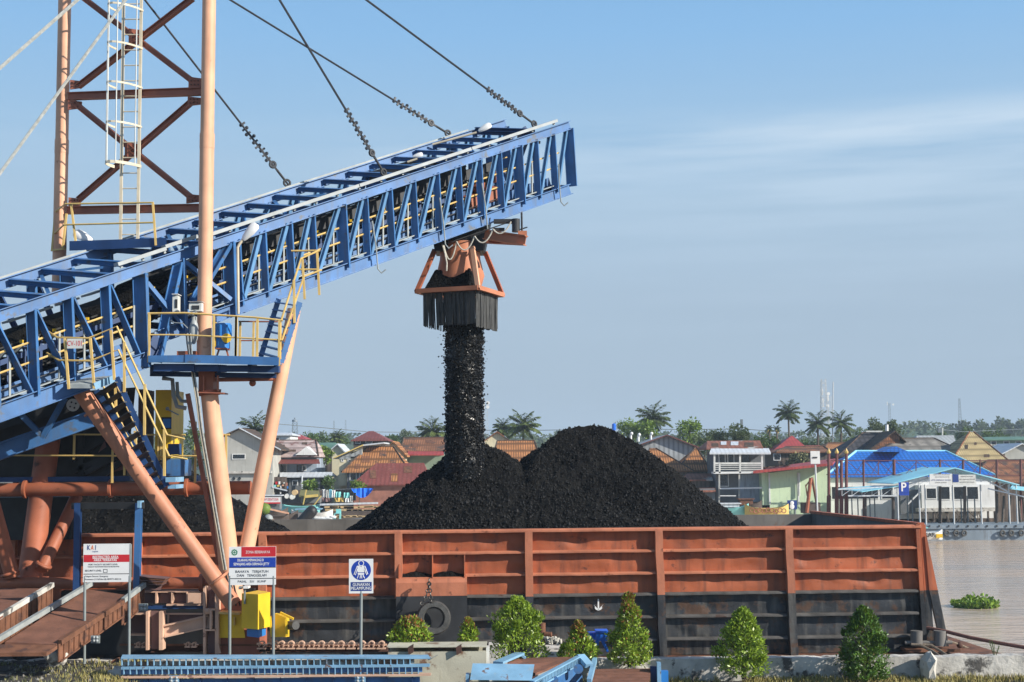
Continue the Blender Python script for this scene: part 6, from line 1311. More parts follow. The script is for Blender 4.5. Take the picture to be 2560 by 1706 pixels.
house('house', 'far house with a dark red pyramid roof behind the orange roofs', 200, 9, (884, 962, 1098, 1125), ('x', 877, 970, 922, 934, 1101, 1078), 'maroon_metal', 'wall_wood', zb=2, win=((890, 1103, 900, 1108), (915, 1103, 930, 1108)))
house('house', 'far house with a bright red roof beside a white building', 205, 8, (724, 766, 1099, 1120), ('x', 722, 768, 730, 752, 1101, 1087), 'red_metal', 'wall_white', zb=2)
h = house('house', 'small flat white building between the palm and the red roof', 198, 7, (686, 726, 1086, 1125), ('x', 684, 730, 686, 728, 1087, 1082), 'white_metal', 'wall_white', zb=2, win=((690, 1095, 697, 1104),))
house('house', 'far house with a dull green metal roof', 190, 8, (795, 838, 1121, 1150), ('x', 790, 842, 793, 839, 1123, 1107), 'green_metal', 'wall_wood', zb=2)
house('house', 'small cream gable with white verges left of the cream house', 178, 7, (830, 860, 1120, 1160), ('y', 826, 843, 864, 1124, 1109, 1131), 'white_metal', 'wall_cream', zb=2)
house('house', 'brown tiled house with a grey green wall just left of the falling coal', 178, 9, (1008, 1108, 1136, 1168), ('x', 1000, 1118, 1010, 1112, 1128, 1094), 'tile_brown', 'wall_green', zb=2)
MB().prism([P(1018, 1137, 176), P(1110, 1137, 176), P(1108, 1126, 178), P(1022, 1126, 178)], (0, 0, -.12)).build('porch_roof', M['red_metal'], bpy.data.objects[[o.name for o in bpy.data.objects if o.get('label', '').startswith('brown tiled house with a grey')][0]])
house('house', 'old tiled house with a wide front gable at the ridge of the near orange roof', 172, 9, (975, 1010, 1120, 1160), ('y', 966, 982, 1018, 1126, 1103, 1140), 'tile_orange', 'wall_cream', zb=2)
house('house', 'tiled house with a pale edged gable just right of the falling coal', 182, 9, (1212, 1268, 1112, 1160), ('y', 1195, 1243, 1276, 1112, 1078, 1102), 'tile_brown', 'wall_cream', zb=2)
house('house', 'orange tiled house seen in the notch between the two coal peaks', 168, 10, (1235, 1345, 1160, 1185), ('x', 1225, 1356, 1243, 1336, 1160, 1102), 'tile_orange', 'wall_grey', zb=GZ)
h = house('barn', 'grey zinc barn with a wide gable and red verges right of the coal peak', 175, 14, (1606, 1750, 1108, 1180), ('y', 1590, 1668, 1760, 1116, 1087, 1124), 'grey_metal', 'zinc_wall', zb=GZ, cat='barn')
for (a, b_, c, d) in ((1590, 1116, 1668, 1088), (1668, 1088, 1760, 1124)): MB().bar(P(a, b_, 174.4), P(c, d, 174.4), .12, .3, V((0, -1, 0))).build('verge', M['red_post'], h)
for x, y in ((1577, 1090), (1596, 1093), (1627, 1090)): p = P(x, y, 180); b = MB(); b.tube(p - V((0, 0, .6)), p + V((0, 0, .2)), .15, n=8); b.ball(p + V((.1, -.1, .3)), .22, n=8, m=5); b.build('roof_vent', M['white'], h)
house('house', 'long orange tiled roof sloping beside the right flank of the coal heap', 165, 9, (1640, 1730, 1175, 1200), ('x', 1590, 1734, 1625, 1640, 1178, 1121), 'tile_orange', 'wall_wood', zb=GZ)
house('house', 'orange tiled hip roof house left of the balcony house', 167, 8, (1700, 1772, 1172, 1200), ('x', 1690, 1778, 1738, 1743, 1177, 1120), 'tile_orange', 'wall_wood', zb=GZ)
house('shed', 'dark lean-to shed with a worn roof under the balcony house', 161, 4, (1722, 1775, 1196, 1240), ('x', 1712, 1782, 1718, 1778, 1200, 1184), 'rust_metal', 'wall_wood', zb=GZ, cat='shed')
house('shed', 'lower shed with whitish rusty sheets beside the coal heap foot', 158.5, 3, (1748, 1788, 1222, 1262), ('x', 1740, 1790, 1744, 1788, 1228, 1219), 'rust_metal', 'wall_dgrey', zb=GZ, cat='shed')
# two storey house with a balcony
Y = 160; h = house('balcony_house', 'two storey house with a white railed balcony and a rusty patched roof', Y, 7, (1788, 1912, 1128, 1262), ('x', 1766, 1908, 1768, 1900, 1121, 1102), 'rust_metal', 'wall_dgrey', zb=GZ, win=((1798, 1135, 1812, 1157), (1820, 1135, 1834, 1157), (1800, 1187, 1820, 1215), (1876, 1190, 1889, 1215)), door=((1854, 1135, 1874, 1158), (1852, 1188, 1866, 1218)))
MB().prism([P(1774, 1132, Y - 2), P(1927, 1132, Y - 2), P(1922, 1121, Y - .4), P(1778, 1121, Y - .4)], (0, 0, -.2)).build('awning', M['white_metal'], h)
pbox(h, 'balcony_floor', 1784, 1180, 1908, 1185, Y - 1.8, 1.8, 'wall_white')
b = MB()
for y in (1159, 1164, 1169, 1174): b.bar(P(1786, y, Y - 1.75), P(1906, y, Y - 1.75), .07, .22 if y == 1159 else .08)
split(b, 'balcony_rail', M['offwhite'], h)
for x in (1786, 1799, 1850, 1905): MB().bar(P(x, 1130 if x != 1799 else 1158, Y - 1.7), P(x, 1183, Y - 1.7), .2, .2, V((0, 1, 0))).build('balcony_post', M['offwhite'], h)
for x in (1798, 1848, 1908): MB().bar(P(x, 1184, Y - 1.6), P(x, 1262, Y - 1.6), .18, .18, V((0, 1, 0))).build('column', M['wall_grey'], h)
pbox(h, 'shop_wall', 1846, 1186, 1908, 1255, Y - .12, .1, 'wall_blue'); b = MB(); b.bar(P(1800, 1222, Y - 2), P(1905, 1220, Y - 2), .1, .16); b.bar(P(1800, 1240, Y - 2), P(1840, 1240, Y - 2), .1, .1); split(b, 'drain_pipe', M['white'], h)
# mint building
Y = 158; x0, x1 = X(1923, 1200, Y), X(2075, 1200, Y); t = thing('mint_building', 'mint green walled building with a sloping red roof edge', 'building', V((x0, Y + 4, GZ)), GH)
MB().prism([(x0, Y, GZ), (x1, Y, GZ), (x1, Y, Z(2066, 1163, Y)), (x0, Y, Z(1923, 1183, Y))], (0, 6, 0)).build('wall', M['wall_mint'], t)
MB().prism([V((X(1905, 1184, Y), Y + .2, GZ)), V((x0 - .02, Y + .2, GZ)), V((x0 - .02, Y + .2, Z(1923, 1180, Y))), V((X(1905, 1184, Y), Y + .2, Z(1905, 1184, Y)))], (0, 5, 0)).build('side_wall', M['wall_mint'], t)
q = [P(1883, 1178, Y - 2.0), P(2082, 1158, Y - 2.0), P(2090, 1146, Y + 6), P(1915, 1170, Y + 6)]; MB().prism(q, (0, 0, -.28)).build('roof', M['red_metal'], t)
pbox(t, 'pilaster', 1921, 1182, 1925, 1262, Y - .06, .05, 'wall_white'); pbox(t, 'pilaster', 1993, 1182, 1997, 1262, Y - .06, .05, 'wall_white'); MB().tube(P(1998, 1184, Y - .3), P(1998, 1240, Y - .3), .12).build('drain_pipe', M['offwhite'], t)
r = random.Random(40); b = MB()
for i in range(60): x = r.uniform(1908, 1970); p = P(x, 1172 - (x - 1905) * .1, Y + r.uniform(0, 4)); b.cbox(p + V((0, 0, .1)), r.uniform(.2, .9), r.uniform(.2, .6), .12, r.uniform(0, 3))
b.build('roof_debris', M['brown_old'], t)
house('house', 'far house with a red pyramid roof behind the mint building', 195, 10, (1940, 2016, 1122, 1150), ('x', 1934, 2024, 1978, 1982, 1125, 1090), 'red_metal', 'wall_wood', zb=2)
house('house', 'low red roofed house stretching left of the red pyramid roof', 205, 7, (1908, 1955, 1121, 1150), ('x', 1903, 1960, 1905, 1957, 1121, 1114), 'red_metal', 'wall_wood', zb=2)
house('house', 'low red roofed house stretching right of the red pyramid roof', 203, 7, (2018, 2062, 1122, 1150), ('x', 2012, 2066, 2014, 2064, 1124, 1114), 'red_metal', 'wall_brick', zb=2)
house('house', 'brown wooden house with a sagging tiled gable and hanging creepers', 176, 8, (1945, 2075, 1128, 1170), ('x', 1940, 2078, 1965, 2060, 1130, 1117), 'tile_brown', 'wall_wood', zb=2, win=((1935, 1136, 1950, 1150),))
house('house', 'far house with a yellow ochre tiled double gable', 200, 9, (2064, 2122, 1121, 1150), ('x', 2058, 2132, 2070, 2122, 1123, 1107), 'tile_orange', 'wall_cream', zb=2)
house('house', 'house with a near black steep roof and white verge behind the blue roof', 182, 10, (2110, 2190, 1138, 1160), ('x', 2096, 2215, 2158, 2196, 1140, 1081), 'dark_tile', 'wall_wood', zb=2)
house('house', 'old house with a moss brown steep roof and orange tiled side', 180, 12, (2180, 2250, 1120, 1160), ('y', 2165, 2238, 2266, 1130, 1077, 1104), 'brown_old', 'tile_brown', zb=2)
house('house', 'house with a wide grey slate hip roof behind the blue roof', 176, 12, (2210, 2420, 1134, 1160), ('x', 2185, 2425, 2248, 2335, 1138, 1096), 'tile_grey', 'wall_white', zb=2)
house('house', 'far house with a pale corrugated roof and a white gable end', 196, 9, (2292, 2380, 1110, 1140), ('x', 2288, 2392, 2292, 2384, 1113, 1089), 'grey_metal', 'wall_white', zb=2)
house('house', 'house with a tall cream tiled pyramid roof at the right', 172, 11, (2395, 2510, 1150, 1180), ('x', 2378, 2524, 2424, 2434, 1154, 1080), 'tile_cream', 'wall_grey', zb=2)
house('house', 'long low green grey building at the far right edge', 215, 10, (2464, 2600, 1098, 1130), ('x', 2460, 2620, 2462, 2618, 1099, 1092), 'green_metal', 'wall_green', zb=2, win=((2478, 1104, 2490, 1112), (2510, 1104, 2522, 1112), (2540, 1104, 2552, 1112)))
house('house', 'grey gabled house with a pale striped roof cut by the right edge', 185, 9, (2512, 2600, 1132, 1165), ('y', 2505, 2556, 2610, 1134, 1108, 1134), 'white_metal', 'wall_grey', zb=2)
house('house', 'orange brown hip roofed house behind the pavilion at the right edge', 166, 11, (2440, 2600, 1200, 1235), ('x', 2420, 2640, 2470, 2600, 1206, 1150), 'tile_brown', 'wall_wood', zb=GZ)
patch('two storey house', 'white_metal', ((1802, 1104, 1816, 1112), (1827, 1104, 1846, 1113))); patch('two storey house', 'brown_old', ((1780, 1108, 1796, 1116), (1862, 1106, 1884, 1117)))
patch('low maroon', 'tile_orange', ((978, 1184, 994, 1204),)); patch('low maroon', 'rust', ((925, 1176, 940, 1196), (1010, 1166, 1030, 1182))); patch('house with a bright orange', 'tile_brown', ((905, 1140, 925, 1156), (950, 1126, 966, 1140), (975, 1150, 990, 1164), (888, 1160, 900, 1172)))
patch('house with a pinkish', 'brown_old', ((700, 1112, 712, 1117), (722, 1124, 740, 1129), (755, 1106, 768, 1111))); patch('house with a tall cream', 'brown_old', ((2412, 1112, 2420, 1122), (2436, 1106, 2442, 1112), (2460, 1136, 2474, 1143))); patch('brown tiled house with a grey', 'rust', ((1030, 1108, 1046, 1118), (1066, 1100, 1084, 1108)))
# blue roofed hall and white waterside wing
Y = 163; h = house('ferry_hall', 'large hall with a bright blue tiled hip roof by the landing', Y, 12, (2068, 2480, 1188, 1275), ('x', 2058, 2492, 2140, 2364, 1190, 1129), 'tile_blue', 'wall_white', zb=1.6, cat='hall', win=((2079, 1218, 2195, 1247), (2204, 1218, 2232, 1247)))
MB().prism([P(2205, 1130, Y + 2), P(2240, 1116, Y + 2), P(2272, 1130, Y + 2)], (0, 5, 0)).build('dormer', M['tile_blue'], h); 
for (a, b_, c, d, Ya, Yb) in ((2140, 1128, 2364, 1128, Y + 6, Y + 6), (2064, 1189, 2140, 1128, Y - .5, Y + 6), (2364, 1128, 2490, 1189, Y + 6, Y - .5)): MB().tube(P(a, b_, Ya), P(c, d, Yb), .14, n=6).build('ridge_cap', M['cyan_sheet'], h)
MB().prism([P(2230, 1142, Y + 3), P(2234, 1142, Y + 3), P(2243, 1133, Y + 3), P(2240, 1133, Y + 3)], (0, .3, 0)).build('roof_vent', M['dark'], h)
Y = 160.5; t = thing('waterside_wing', 'white waterside wing on stilts with a row of dark windows', 'building', P(2395, 1300, Y + 2), GH)
pbox(t, 'wall', 2303, 1214, 2486, 1272, Y, 4, 'wall_white'); pbox(t, 'floor_slab', 2296, 1271, 2488, 1280, Y - .6, 5, 'concrete'); wins(t, Y, ((2316, 1222, 2340, 1246), (2347, 1218, 2374, 1248), (2384, 1218, 2411, 1248), (2417, 1218, 2445, 1248)))
posts(t, 'stilt', list(range(2300, 2490, 17)), 1278, 1325, Y - .3, .13); posts(t, 'stilt', list(range(2306, 2486, 23)), 1278, 1318, Y + 3, .13)
b = MB(); rr = random.Random(3)
for i in range(16): x = rr.uniform(2300, 2470); b.bar(P(x, 1280, Y - .4), P(x + rr.uniform(-25, 40), 1312, Y - .4), .1, .1)
split(b, 'stilt_brace', M['wood_pole'], t)
pbox(t, 'side_stair', 2250, 1225, 2300, 1285, Y + .6, .5, 'wall_dgrey'); MB().bar(P(2268, 1262, Y - .2), P(2300, 1230, Y - .2), .15, .3, V((0, -1, 0))).build('handrail', M['white'], t)
# covered jetty with cyan roof
Y = 150; t = thing('jetty_pavilion', 'open jetty pavilion with a light cyan gabled roof and thin truss frame', 'pavilion', P(2390, 1312, Y + 2))
def sheet(pts, m='cyan_sheet', nm='roof_sheet'): return MB().prism(pts, (0, 0, -.1)).build(nm, M[m], t)
sheet([P(2167, 1206, Y + 6), P(2234, 1208, Y - 1), P(2388, 1169, Y - 1), P(2304, 1168, Y + 6)]); sheet([P(2388, 1169, Y - 1), P(2548, 1212, Y - 1), P(2500, 1206, Y + 6), P(2304, 1168, Y + 6)])
sheet([P(2094, 1221, Y + 4), P(2155, 1229, Y - .5), P(2249, 1214, Y - .5), P(2185, 1214, Y + 4)]); sheet([P(2525, 1221, Y - .5), P(2600, 1230, Y - .5), P(2600, 1222, Y + 4), P(2530, 1214, Y + 4)])
def trs(a, c, nm='truss_bar', m='white_metal', w_=.09, Y_=None): return MB().bar(P(a[0], a[1], Y_ or Y), P(c[0], c[1], Y_ or Y), w_, w_, V((0, -1, 0))).build(nm, M[m], t)
for a, c in (((2234, 1209), (2388, 1171)), ((2388, 1171), (2548, 1213)), ((2236, 1222), (2320, 1196)), ((2450, 1192), (2520, 1230)), ((2120, 1240), (2245, 1240)), ((2470, 1222), (2560, 1242)), ((2095, 1224), (2245, 1216))): trs(a, c, w_=.14)
for i, x in enumerate((2250, 2272, 2296, 2318, 2388, 2452, 2476, 2500, 2524)):
    yt = 1171 + abs(x - 2388) * .25; trs((x, yt), (x, yt + 18), w_=.07); trs((x, yt + 18), (x + 20, yt + 7), w_=.06)
for i, x in enumerate((2105, 2130, 2155, 2180, 2205, 2230)): trs((x, 1226), (x, 1240), w_=.05); trs((x, 1240), (x + 25, 1222), w_=.05)
posts(t, 'column', (2243, 2297, 2312, 2382, 2451, 2521, 2540), 1212, 1316, Y, .09, 'mast_white'); posts(t, 'column', (2129, 2144, 2174, 2186, 2268, 2280, 2402, 2418, 2436), 1240, 1314, Y + 3, .07, 'mast_grey')
# thick dark piles
t = thing('catwalk', 'rust red catwalk truss on posts with gilt finials in front of the blue roof', 'catwalk', P(2110, 1310, 154)); Y = 154
for x in (2072, 2092, 2103.5, 2116): 
    MB().tube(P(x, 1133 if x != 2103.5 else 1152, Y), P(x, 1240, Y), .17, n=10).tube(P(x, 1240, Y), P(x, 1318, Y), .24, n=10).build('post', M['red_post'], t)
    if x != 2103.5: b = MB(); p = P(x, 1131, Y); b.tube(p, p + V((0, 0, .45)), .22, .02, n=8); b.ball(p, .24, n=8, m=5); b.build('finial', M['gold'], t)
for x, w_ in ((2159, .11), (2235, .17), (2350, .13), (2408, .12), (2450, .08), (2492, .14), (2552, .14)): MB().tube(P(x, 1149, Y), P(x, 1187 if x not in (2159, 2492, 2552) else 1300, Y), w_, n=8).build('post', M['red_post'], t)
for y in (1152, 1187): MB().bar(P(2066, y, Y), P(2570, y + (0 if y == 1152 else 2), Y), .10, .10).build('chord', M['red_post'], t)
for x0, x1 in ((2076, 2090), (2090, 2104), (2118, 2157), (2162, 2196), (2196, 2233), (2238, 2290), (2290, 2350), (2354, 2406), (2410, 2450), (2452, 2490), (2495, 2550)):
    MB().bar(P(x0, 1154, Y), P(x1, 1186, Y), .06, .06).build('diagonal', M['red_post'], t); MB().bar(P((x0 + x1) / 2, 1186, Y), P(x1, 1156, Y), .05, .05).build('diagonal', M['red_post'], t); MB().bar(P(x1, 1154, Y), P(x1, 1186, Y), .09, .09).build('diagonal', M['red_post'], t)
t = thing('timber_piles', 'row of dark timber mooring piles standing in front of the white wing', 'piles', P(2380, 1330, 152))
for x in (2163, 2233, 2350, 2412, 2492): MB().tube(P(x, 1216 if x > 2300 else 1242, 152), P(x, 1330, 152), .17, n=9).build('pile', M['boat_hull'], t)
for x in (2510, 2526, 2545, 2557): MB().tube(P(x, 1240, 153), P(x + (8 if x % 2 else -4), 1318, 153), .14, n=7).build('pile', M['wood_pole'], t)
# jetty boards
def board(label, a, b_, c, d, Y, m='wall_white', loc=None):
    t = thing('jetty_sign', label, 'sign', P((a + c) / 2, d, Y)); MB().box(P(a, d, Y), P(c, b_, Y + .12)).build('board', M[m], t); return t
Y = 148.6; t = board('white lettered board with red and black lines under the cyan gable', 2325, 1185, 2380, 1213, Y)
for (s_, x0, x1, y, h, m) in (('KEMENTERIAN PERHUBUNGAN', 2334, 2375, 1187.5, 2.4, 'ink'), ('DINAS PERHUBUNGAN', 2338, 2373, 1193, 2.6, 'ink'), ('UPTD DERMAGA SUNGAI', 2328, 2377, 1201, 3.8, 'sign_dkblue'), ('DANAU & FERRY', 2338, 2368, 1207, 2.8, 'ink')): textmesh(s_, S(h, Y) * 1.35, P((x0 + x1) / 2, y, Y - .02), 'lettering', m, t, S(x1 - x0, Y))
t = board('grey lettered board with a blue square under the cyan gable', 2381, 1187, 2438, 1213, Y, 'offwhite'); MB().box(P(2382, 1206, Y - .03), P(2396, 1186, Y)).build('emblem_panel', M['sign_dkblue'], t)
for (s_, x0, x1, y, h) in (('DERMAGA PASAR', 2402, 2432, 1192, 3), ('KELURAHAN SELAM', 2399, 2437, 1199, 3.2), ('KECAMATAN MULIA', 2399, 2436, 1206, 3.2)): textmesh(s_, S(h, Y) * 1.35, P((x0 + x1) / 2, y, Y - .02), 'lettering', 'ink', t, S(x1 - x0, Y))
t = board('blue parking sign with a white letter P at the pavilion corner', 2248, 1206, 2271, 1239, Y, 'sign_blue'); textmesh('P', S(23, Y) * 1.3, P(2259, 1219, Y - .03), 'lettering', 'white', t, S(13, Y), bold=.03); MB().box(P(2249, 1233, Y - .02), P(2270, 1232, Y)).build('ruling', M['sign_dkblue'], t)
t = thing('post_sign', 'white board with one black bar on a tall pole above the mint wall', 'sign', P(2043, 1290, 150)); MB().box(P(2027, 1160, 150), P(2049, 1128, 150.1)).build('board', M['wall_white'], t); MB().box(P(2032, 1146, 149.94), P(2043, 1142.5, 150)).build('bar_mark', M['ink'], t); MB().tube(P(2038, 1160, 150.2), P(2044, 1290, 150.2), .1, n=8).build('pole', M['mast_white'], t)
t = thing('post_sign', 'blue square board with a white figure standing near the water', 'sign', P(1980, 1285, 150)); MB().box(P(1969, 1274, 150), P(1992, 1251, 150.1)).build('board', M['sign_dkblue'], t); b = MB(); b.ball(P(1980, 1258, 149.95), .22, .05, .22, 10, 6); b.ball(P(1980, 1267, 149.95), .26, .05, .30, 10, 6); b.build('pictogram', M['white'], t); MB().tube(P(1988, 1274, 150.2), P(1988, 1290, 150.2), .08).build('pole', M['mast_grey'], t)
t = thing('winch_frame', 'leaning rusty orange A frame post by the mint wall', 'frame', P(2020, 1285, 151)); MB().tube(P(2027, 1195, 151), P(2017, 1282, 151), .2, n=8).build('leaning_post', M['orange_pipe'], t); MB().tube(P(2030, 1194, 151.5), P(2042, 1262, 151.5), .14, n=8).build('leaning_post', M['rust'], t); MB().bar(P(2026, 1200, 151), P(2014, 1216, 151), .12, .12).bar(P(2014, 1212, 151), P(2018, 1240, 151), .12, .12).build('arm', M['rust'], t); MB().box(P(2010, 1284, 151.2), P(2042, 1256, 153)).build('base', M['boat_hull'], t)
# pontoon with tyre fenders
Y = 147; t = thing('pontoon', 'long blue grey steel pontoon below the pavilion', 'pontoon', P(2420, 1345, Y + 3)); MB().box((X(2205, 1330, Y), Y, -.3), (X(2640, 1330, Y), Y + 7, Z(2420, 1322, Y))).build('hull', M['pontoon'], t); MB().box((X(2204, 1330, Y), Y - .15, Z(2420, 1322, Y)), (X(2640, 1330, Y), Y + 7.1, Z(2420, 1314, Y))).build('deck_edge', M['pontoon'], t)
b = MB()
for x in range(2275, 2570, 24): b.box(P(x, 1318, Y - .25), P(x + 2, 1313, Y - .15))
split(b, 'cleat', M['dark'], t)
for i, x in enumerate((2366, 2390, 2410, 2506, 2528, 2553)):
    lb = ['first', 'second', 'third', 'fourth', 'fifth', 'sixth'][i]; o = MB().torus(P(x, 1333, Y - .25), (.3, -1, 0), .26, .11, 18, 8).build('tyre_fender', M['rubber'], smooth=True); tag(o, f'{lb} small tyre from the left hanging on the pontoon side', 'tyre', 'tyres along the pontoon')
# boats
def boat(label, x0, x1, yt, yb, Y, hm, extra=None, cab=None, rise=.5):
    a, c = P(x0, yb, Y), P(x1, yb, Y); Lh = c.x - a.x; z0 = a.z - .15; zt = P((x0 + x1) / 2, yt, Y).z; t = thing('river_boat', label, 'boat', V(((a.x + c.x) / 2, Y, z0)), 'boats at the far bank'); b = MB(); n = 14
    for i in range(n + 1):
        u = i / n; w_ = .85 * (1 - abs(2 * u - 1) ** 3.2) + .06; zz = zt + rise * abs(2 * u - 1) ** 3; x = a.x + Lh * u
        for d, z in ((-w_, zz), (-w_ * .55, z0), (w_ * .55, z0), (w_, zz), (w_ * .8, zz - .06), (-w_ * .8, zz - .06)): b.v.append((x, Y + d, z))
    for i in range(n):
        for k in range(6): b.f.append((i * 6 + k, i * 6 + (k + 1) % 6, (i + 1) * 6 + (k + 1) % 6, (i + 1) * 6 + k))
    b.f += [tuple(range(6)), tuple(n * 6 + k for k in range(6))[::-1]]; b.build('hull', M[hm], t, smooth=True)
    if cab:
        cx0, cx1, cy0, cy1, m, rm = cab; MB().box((X(cx0, cy1, Y), Y - .7, Z(cx0, cy1, Y)), (X(cx1, cy1, Y), Y + .7, Z(cx0, cy0, Y) - .1)).build('cabin', M[m], t); MB().box((X(cx0, cy1, Y) - .2, Y - .85, Z(cx0, cy0, Y) - .1), (X(cx1, cy1, Y) + .2, Y + .85, Z(cx0, cy0, Y))).build('cabin_roof', M[rm], t)
    return t
Y = 143; t = boat('white boat with a yellow bow and lettered side at the pontoon', 2262, 2356, 1332, 1346, Y, 'wall_white', cab=(2280, 2310, 1318, 1331, 'white_metal', 'turq'), rise=.35); textmesh('MEKAR', S(12, Y) * 1.1, P(2315, 1338, Y - .9), 'lettering', 'ink', t, S(46, Y), bold=.02); MB().box(P(2341, 1345, Y - .75), P(2354, 1335, Y - .4)).build('bow_panel', M['bright_yellow'], t)
t = boat('yellow painted boat with dark scroll ornaments beside the blue figure board', 1862, 1972, 1271, 1288, 150, 'trim_yellow'); b = MB(); rr = random.Random(8)
for i in range(9): p = P(1880 + i * 10, 1277 + rr.uniform(-2, 2), 149.0); b.torus(p, (0, 1, 0), .22, .05, 10, 5)
split(b, 'scroll_ornament', M['oxide'], t)
t = boat('turquoise boat with pale deck boards at the foot of the coal heap', 1790, 1872, 1270, 1286, 151, 'turq', cab=(1800, 1846, 1258, 1268, 'white_metal', 'white_metal'))
boat('dark boat with a rusty cabin below the balcony house', 1800, 1905, 1262, 1275, 156, 'boat_hull', cab=(1848, 1880, 1247, 1262, 'rust', 'rust'))
boat('boat with a red and white lettered roof board behind the raking strut', 640, 720, 1280, 1296, 150, 'boat_hull', cab=(652, 702, 1238, 1275, 'wall_dgrey', 'white_metal'))
t = thing('roof_board', 'white board with red lettering on the boat roof behind the raking strut', 'sign', P(678, 1262, 149)); MB().box(P(654, 1260, 149), P(701, 1243, 149.1)).build('board', M['wall_white'], t); MB().box(P(654, 1260, 148.96), P(701, 1256, 149)).build('red_edge', M['sign_red'], t); textmesh('KM SENTOSA', S(8, 149) * 1.2, P(678, 1249, 148.95), 'lettering', 'sign_red', t, S(36, 149))
t = boat('long brown canoe with a green stern drum', 640, 745, 1290, 1302, 146, 'boat_hull', rise=.6); b = MB(); b.ball(P(661, 1273, 146), .7, .55, .65); b.build('stern_drum', M['leaf_bright'], t, smooth=True); MB().bar(P(668, 1272, 146), P(722, 1284, 146), .3, .16).build('boom_pole', M['salmon'], t)
t = boat('dark canoe with a pink tipped bow pole', 650, 722, 1298, 1308, 144, 'boat_hull', rise=.5); MB().bar(P(676, 1299, 144), P(716, 1308, 144), .25, .18).build('bow_pole', M['salmon'], t); MB().ball(P(671, 1298, 144), .5, .4, .5).build('bow_ball', M['galv'], t, smooth=True)
t = boat('pale grey flat boat with white bundles below the log deck', 770, 905, 1299, 1308, 146, 'pontoon', rise=.1); b = MB(); rr = random.Random(5)
for i in range(7): b.ball(P(790 + i * 7, 1295 + rr.uniform(-2, 2), 146), .4, .3, .18)
split(b, 'bundle', M['wall_white'], t)
t = thing('tube_bundle', 'big black tilted rubber tube standing at the boats', 'tube', P(765, 1308, 145)); MB().tube(P(752, 1306, 145), P(778, 1280, 145), .55, .62, n=16).ball(P(779, 1279, 145), .62).build('tube', M['black'], t, smooth=True)
t = thing('log_raft', 'raft deck stacked with pale sawn planks behind the coal heap', 'raft', P(870, 1300, 152)); rr = random.Random(12)
for j in range(4):
    for i in range(9):
        x = 812 + i * 17 + rr.uniform(-4, 4); y = 1268 + j * 8 + rr.uniform(-1, 1); MB().bar(P(x, y, 152 - j * .5), P(x + rr.uniform(22, 40), y + rr.uniform(-1.5, 1.5), 152 - j * .5), .5, .2).build('plank', M['plank'], t)
MB().bar(P(800, 1262, 152.6), P(945, 1258, 152.6), .3, .2).build('edge_beam', M['white_metal'], t); MB().bar(P(805, 1300, 150), P(935, 1294, 150), .4, .2).build('edge_beam', M['wood_pole'], t); MB().box(P(806, 1300, 150.6), P(935, 1275, 154)).build('hull', M['boat_hull'], t)
t = thing('log_stack', 'stack of three round logs with pale ends by the boats', 'logs', P(735, 1262, 154))
for (x, y, r_, m) in ((736, 1232, .30, 'plank'), (717, 1241, .27, 'offwhite'), (730, 1243, .28, 'offwhite')): MB().tube(P(x, y, 153.6), P(x + 3, y - 1, 158), r_, n=14).build('log', M[m], t)
t = thing('laundry_line', 'washing line crowded with white, turquoise, purple and orange clothes', 'laundry', P(840, 1256, 154)); MB().tube(P(800, 1226, 154), P(895, 1222, 154), .03).build('line', M['mast_grey'], t)
for k, (x0, x1, y0, y1, m) in enumerate(((806, 814, 1224, 1243, 'white'), (815, 822, 1226, 1245, 'offwhite'), (823, 829, 1224, 1246, 'cyan_sheet'), (830, 838, 1226, 1244, 'white'), (840, 852, 1230, 1244, 'turq'), (860, 874, 1232, 1245, 'turq'), (805, 830, 1245, 1255, 'mauve'), (836, 860, 1245, 1255, 'gold'), (862, 872, 1246, 1256, 'white'), (874, 882, 1240, 1256, 'offwhite'), (884, 890, 1232, 1252, 'dark'))):
    b = MB(); n = 5
    for i in range(n + 1):
        for y in (y0, y1): p = P(x0 + (x1 - x0) * i / n, y, 153.9 - (.4 if y0 > 1243 else 0)); b.v.append((p.x, p.y + .12 * math.sin(i * 2.1 + k + (y == y1)), p.z))
    for i in range(n): b.f.append((i * 2, i * 2 + 1, i * 2 + 3, i * 2 + 2))
    b.build('garment', M[m], t)
t = thing('tarpaulin', 'bright blue tarpaulin slung behind the coal heap', 'tarp', P(905, 1246, 156)); b = MB(); n = 12
for i in range(n + 1):
    u = i / n; x = 878 + 55 * u
    for j in range(5): v = j / 4; dz = (4 * u * (1 - u)) * 22 * v; p = P(x, 1221 + dz + 2 * v, 155.5 - v * .8); b.v.append((p.x, p.y + .15 * math.sin(i * 2.4), p.z))
for i in range(n):
    for j in range(4): a = i * 5 + j; b.f.append((a, a + 1, a + 6, a + 5))
b.build('sheet', M['tarp_blue'], t, smooth=True)
t = thing('plastic_chair', 'turquoise plastic chair on the raft behind the coal heap', 'chair', P(843, 1299, 148)); MB().box(P(838, 1285, 147.7), P(852, 1282, 148.5)).build('seat', M['turq'], t); MB().box(P(840, 1283, 148.4), P(853, 1273, 148.5)).build('backrest', M['turq'], t)
for x, y_ in ((836, 147.7), (850, 147.7), (839, 148.4), (852, 148.4)): MB().bar(P(x, 1284, y_), P(x - 1, 1299, y_), .1, .1, V((0, 1, 0))).build('leg', M['turq'], t)
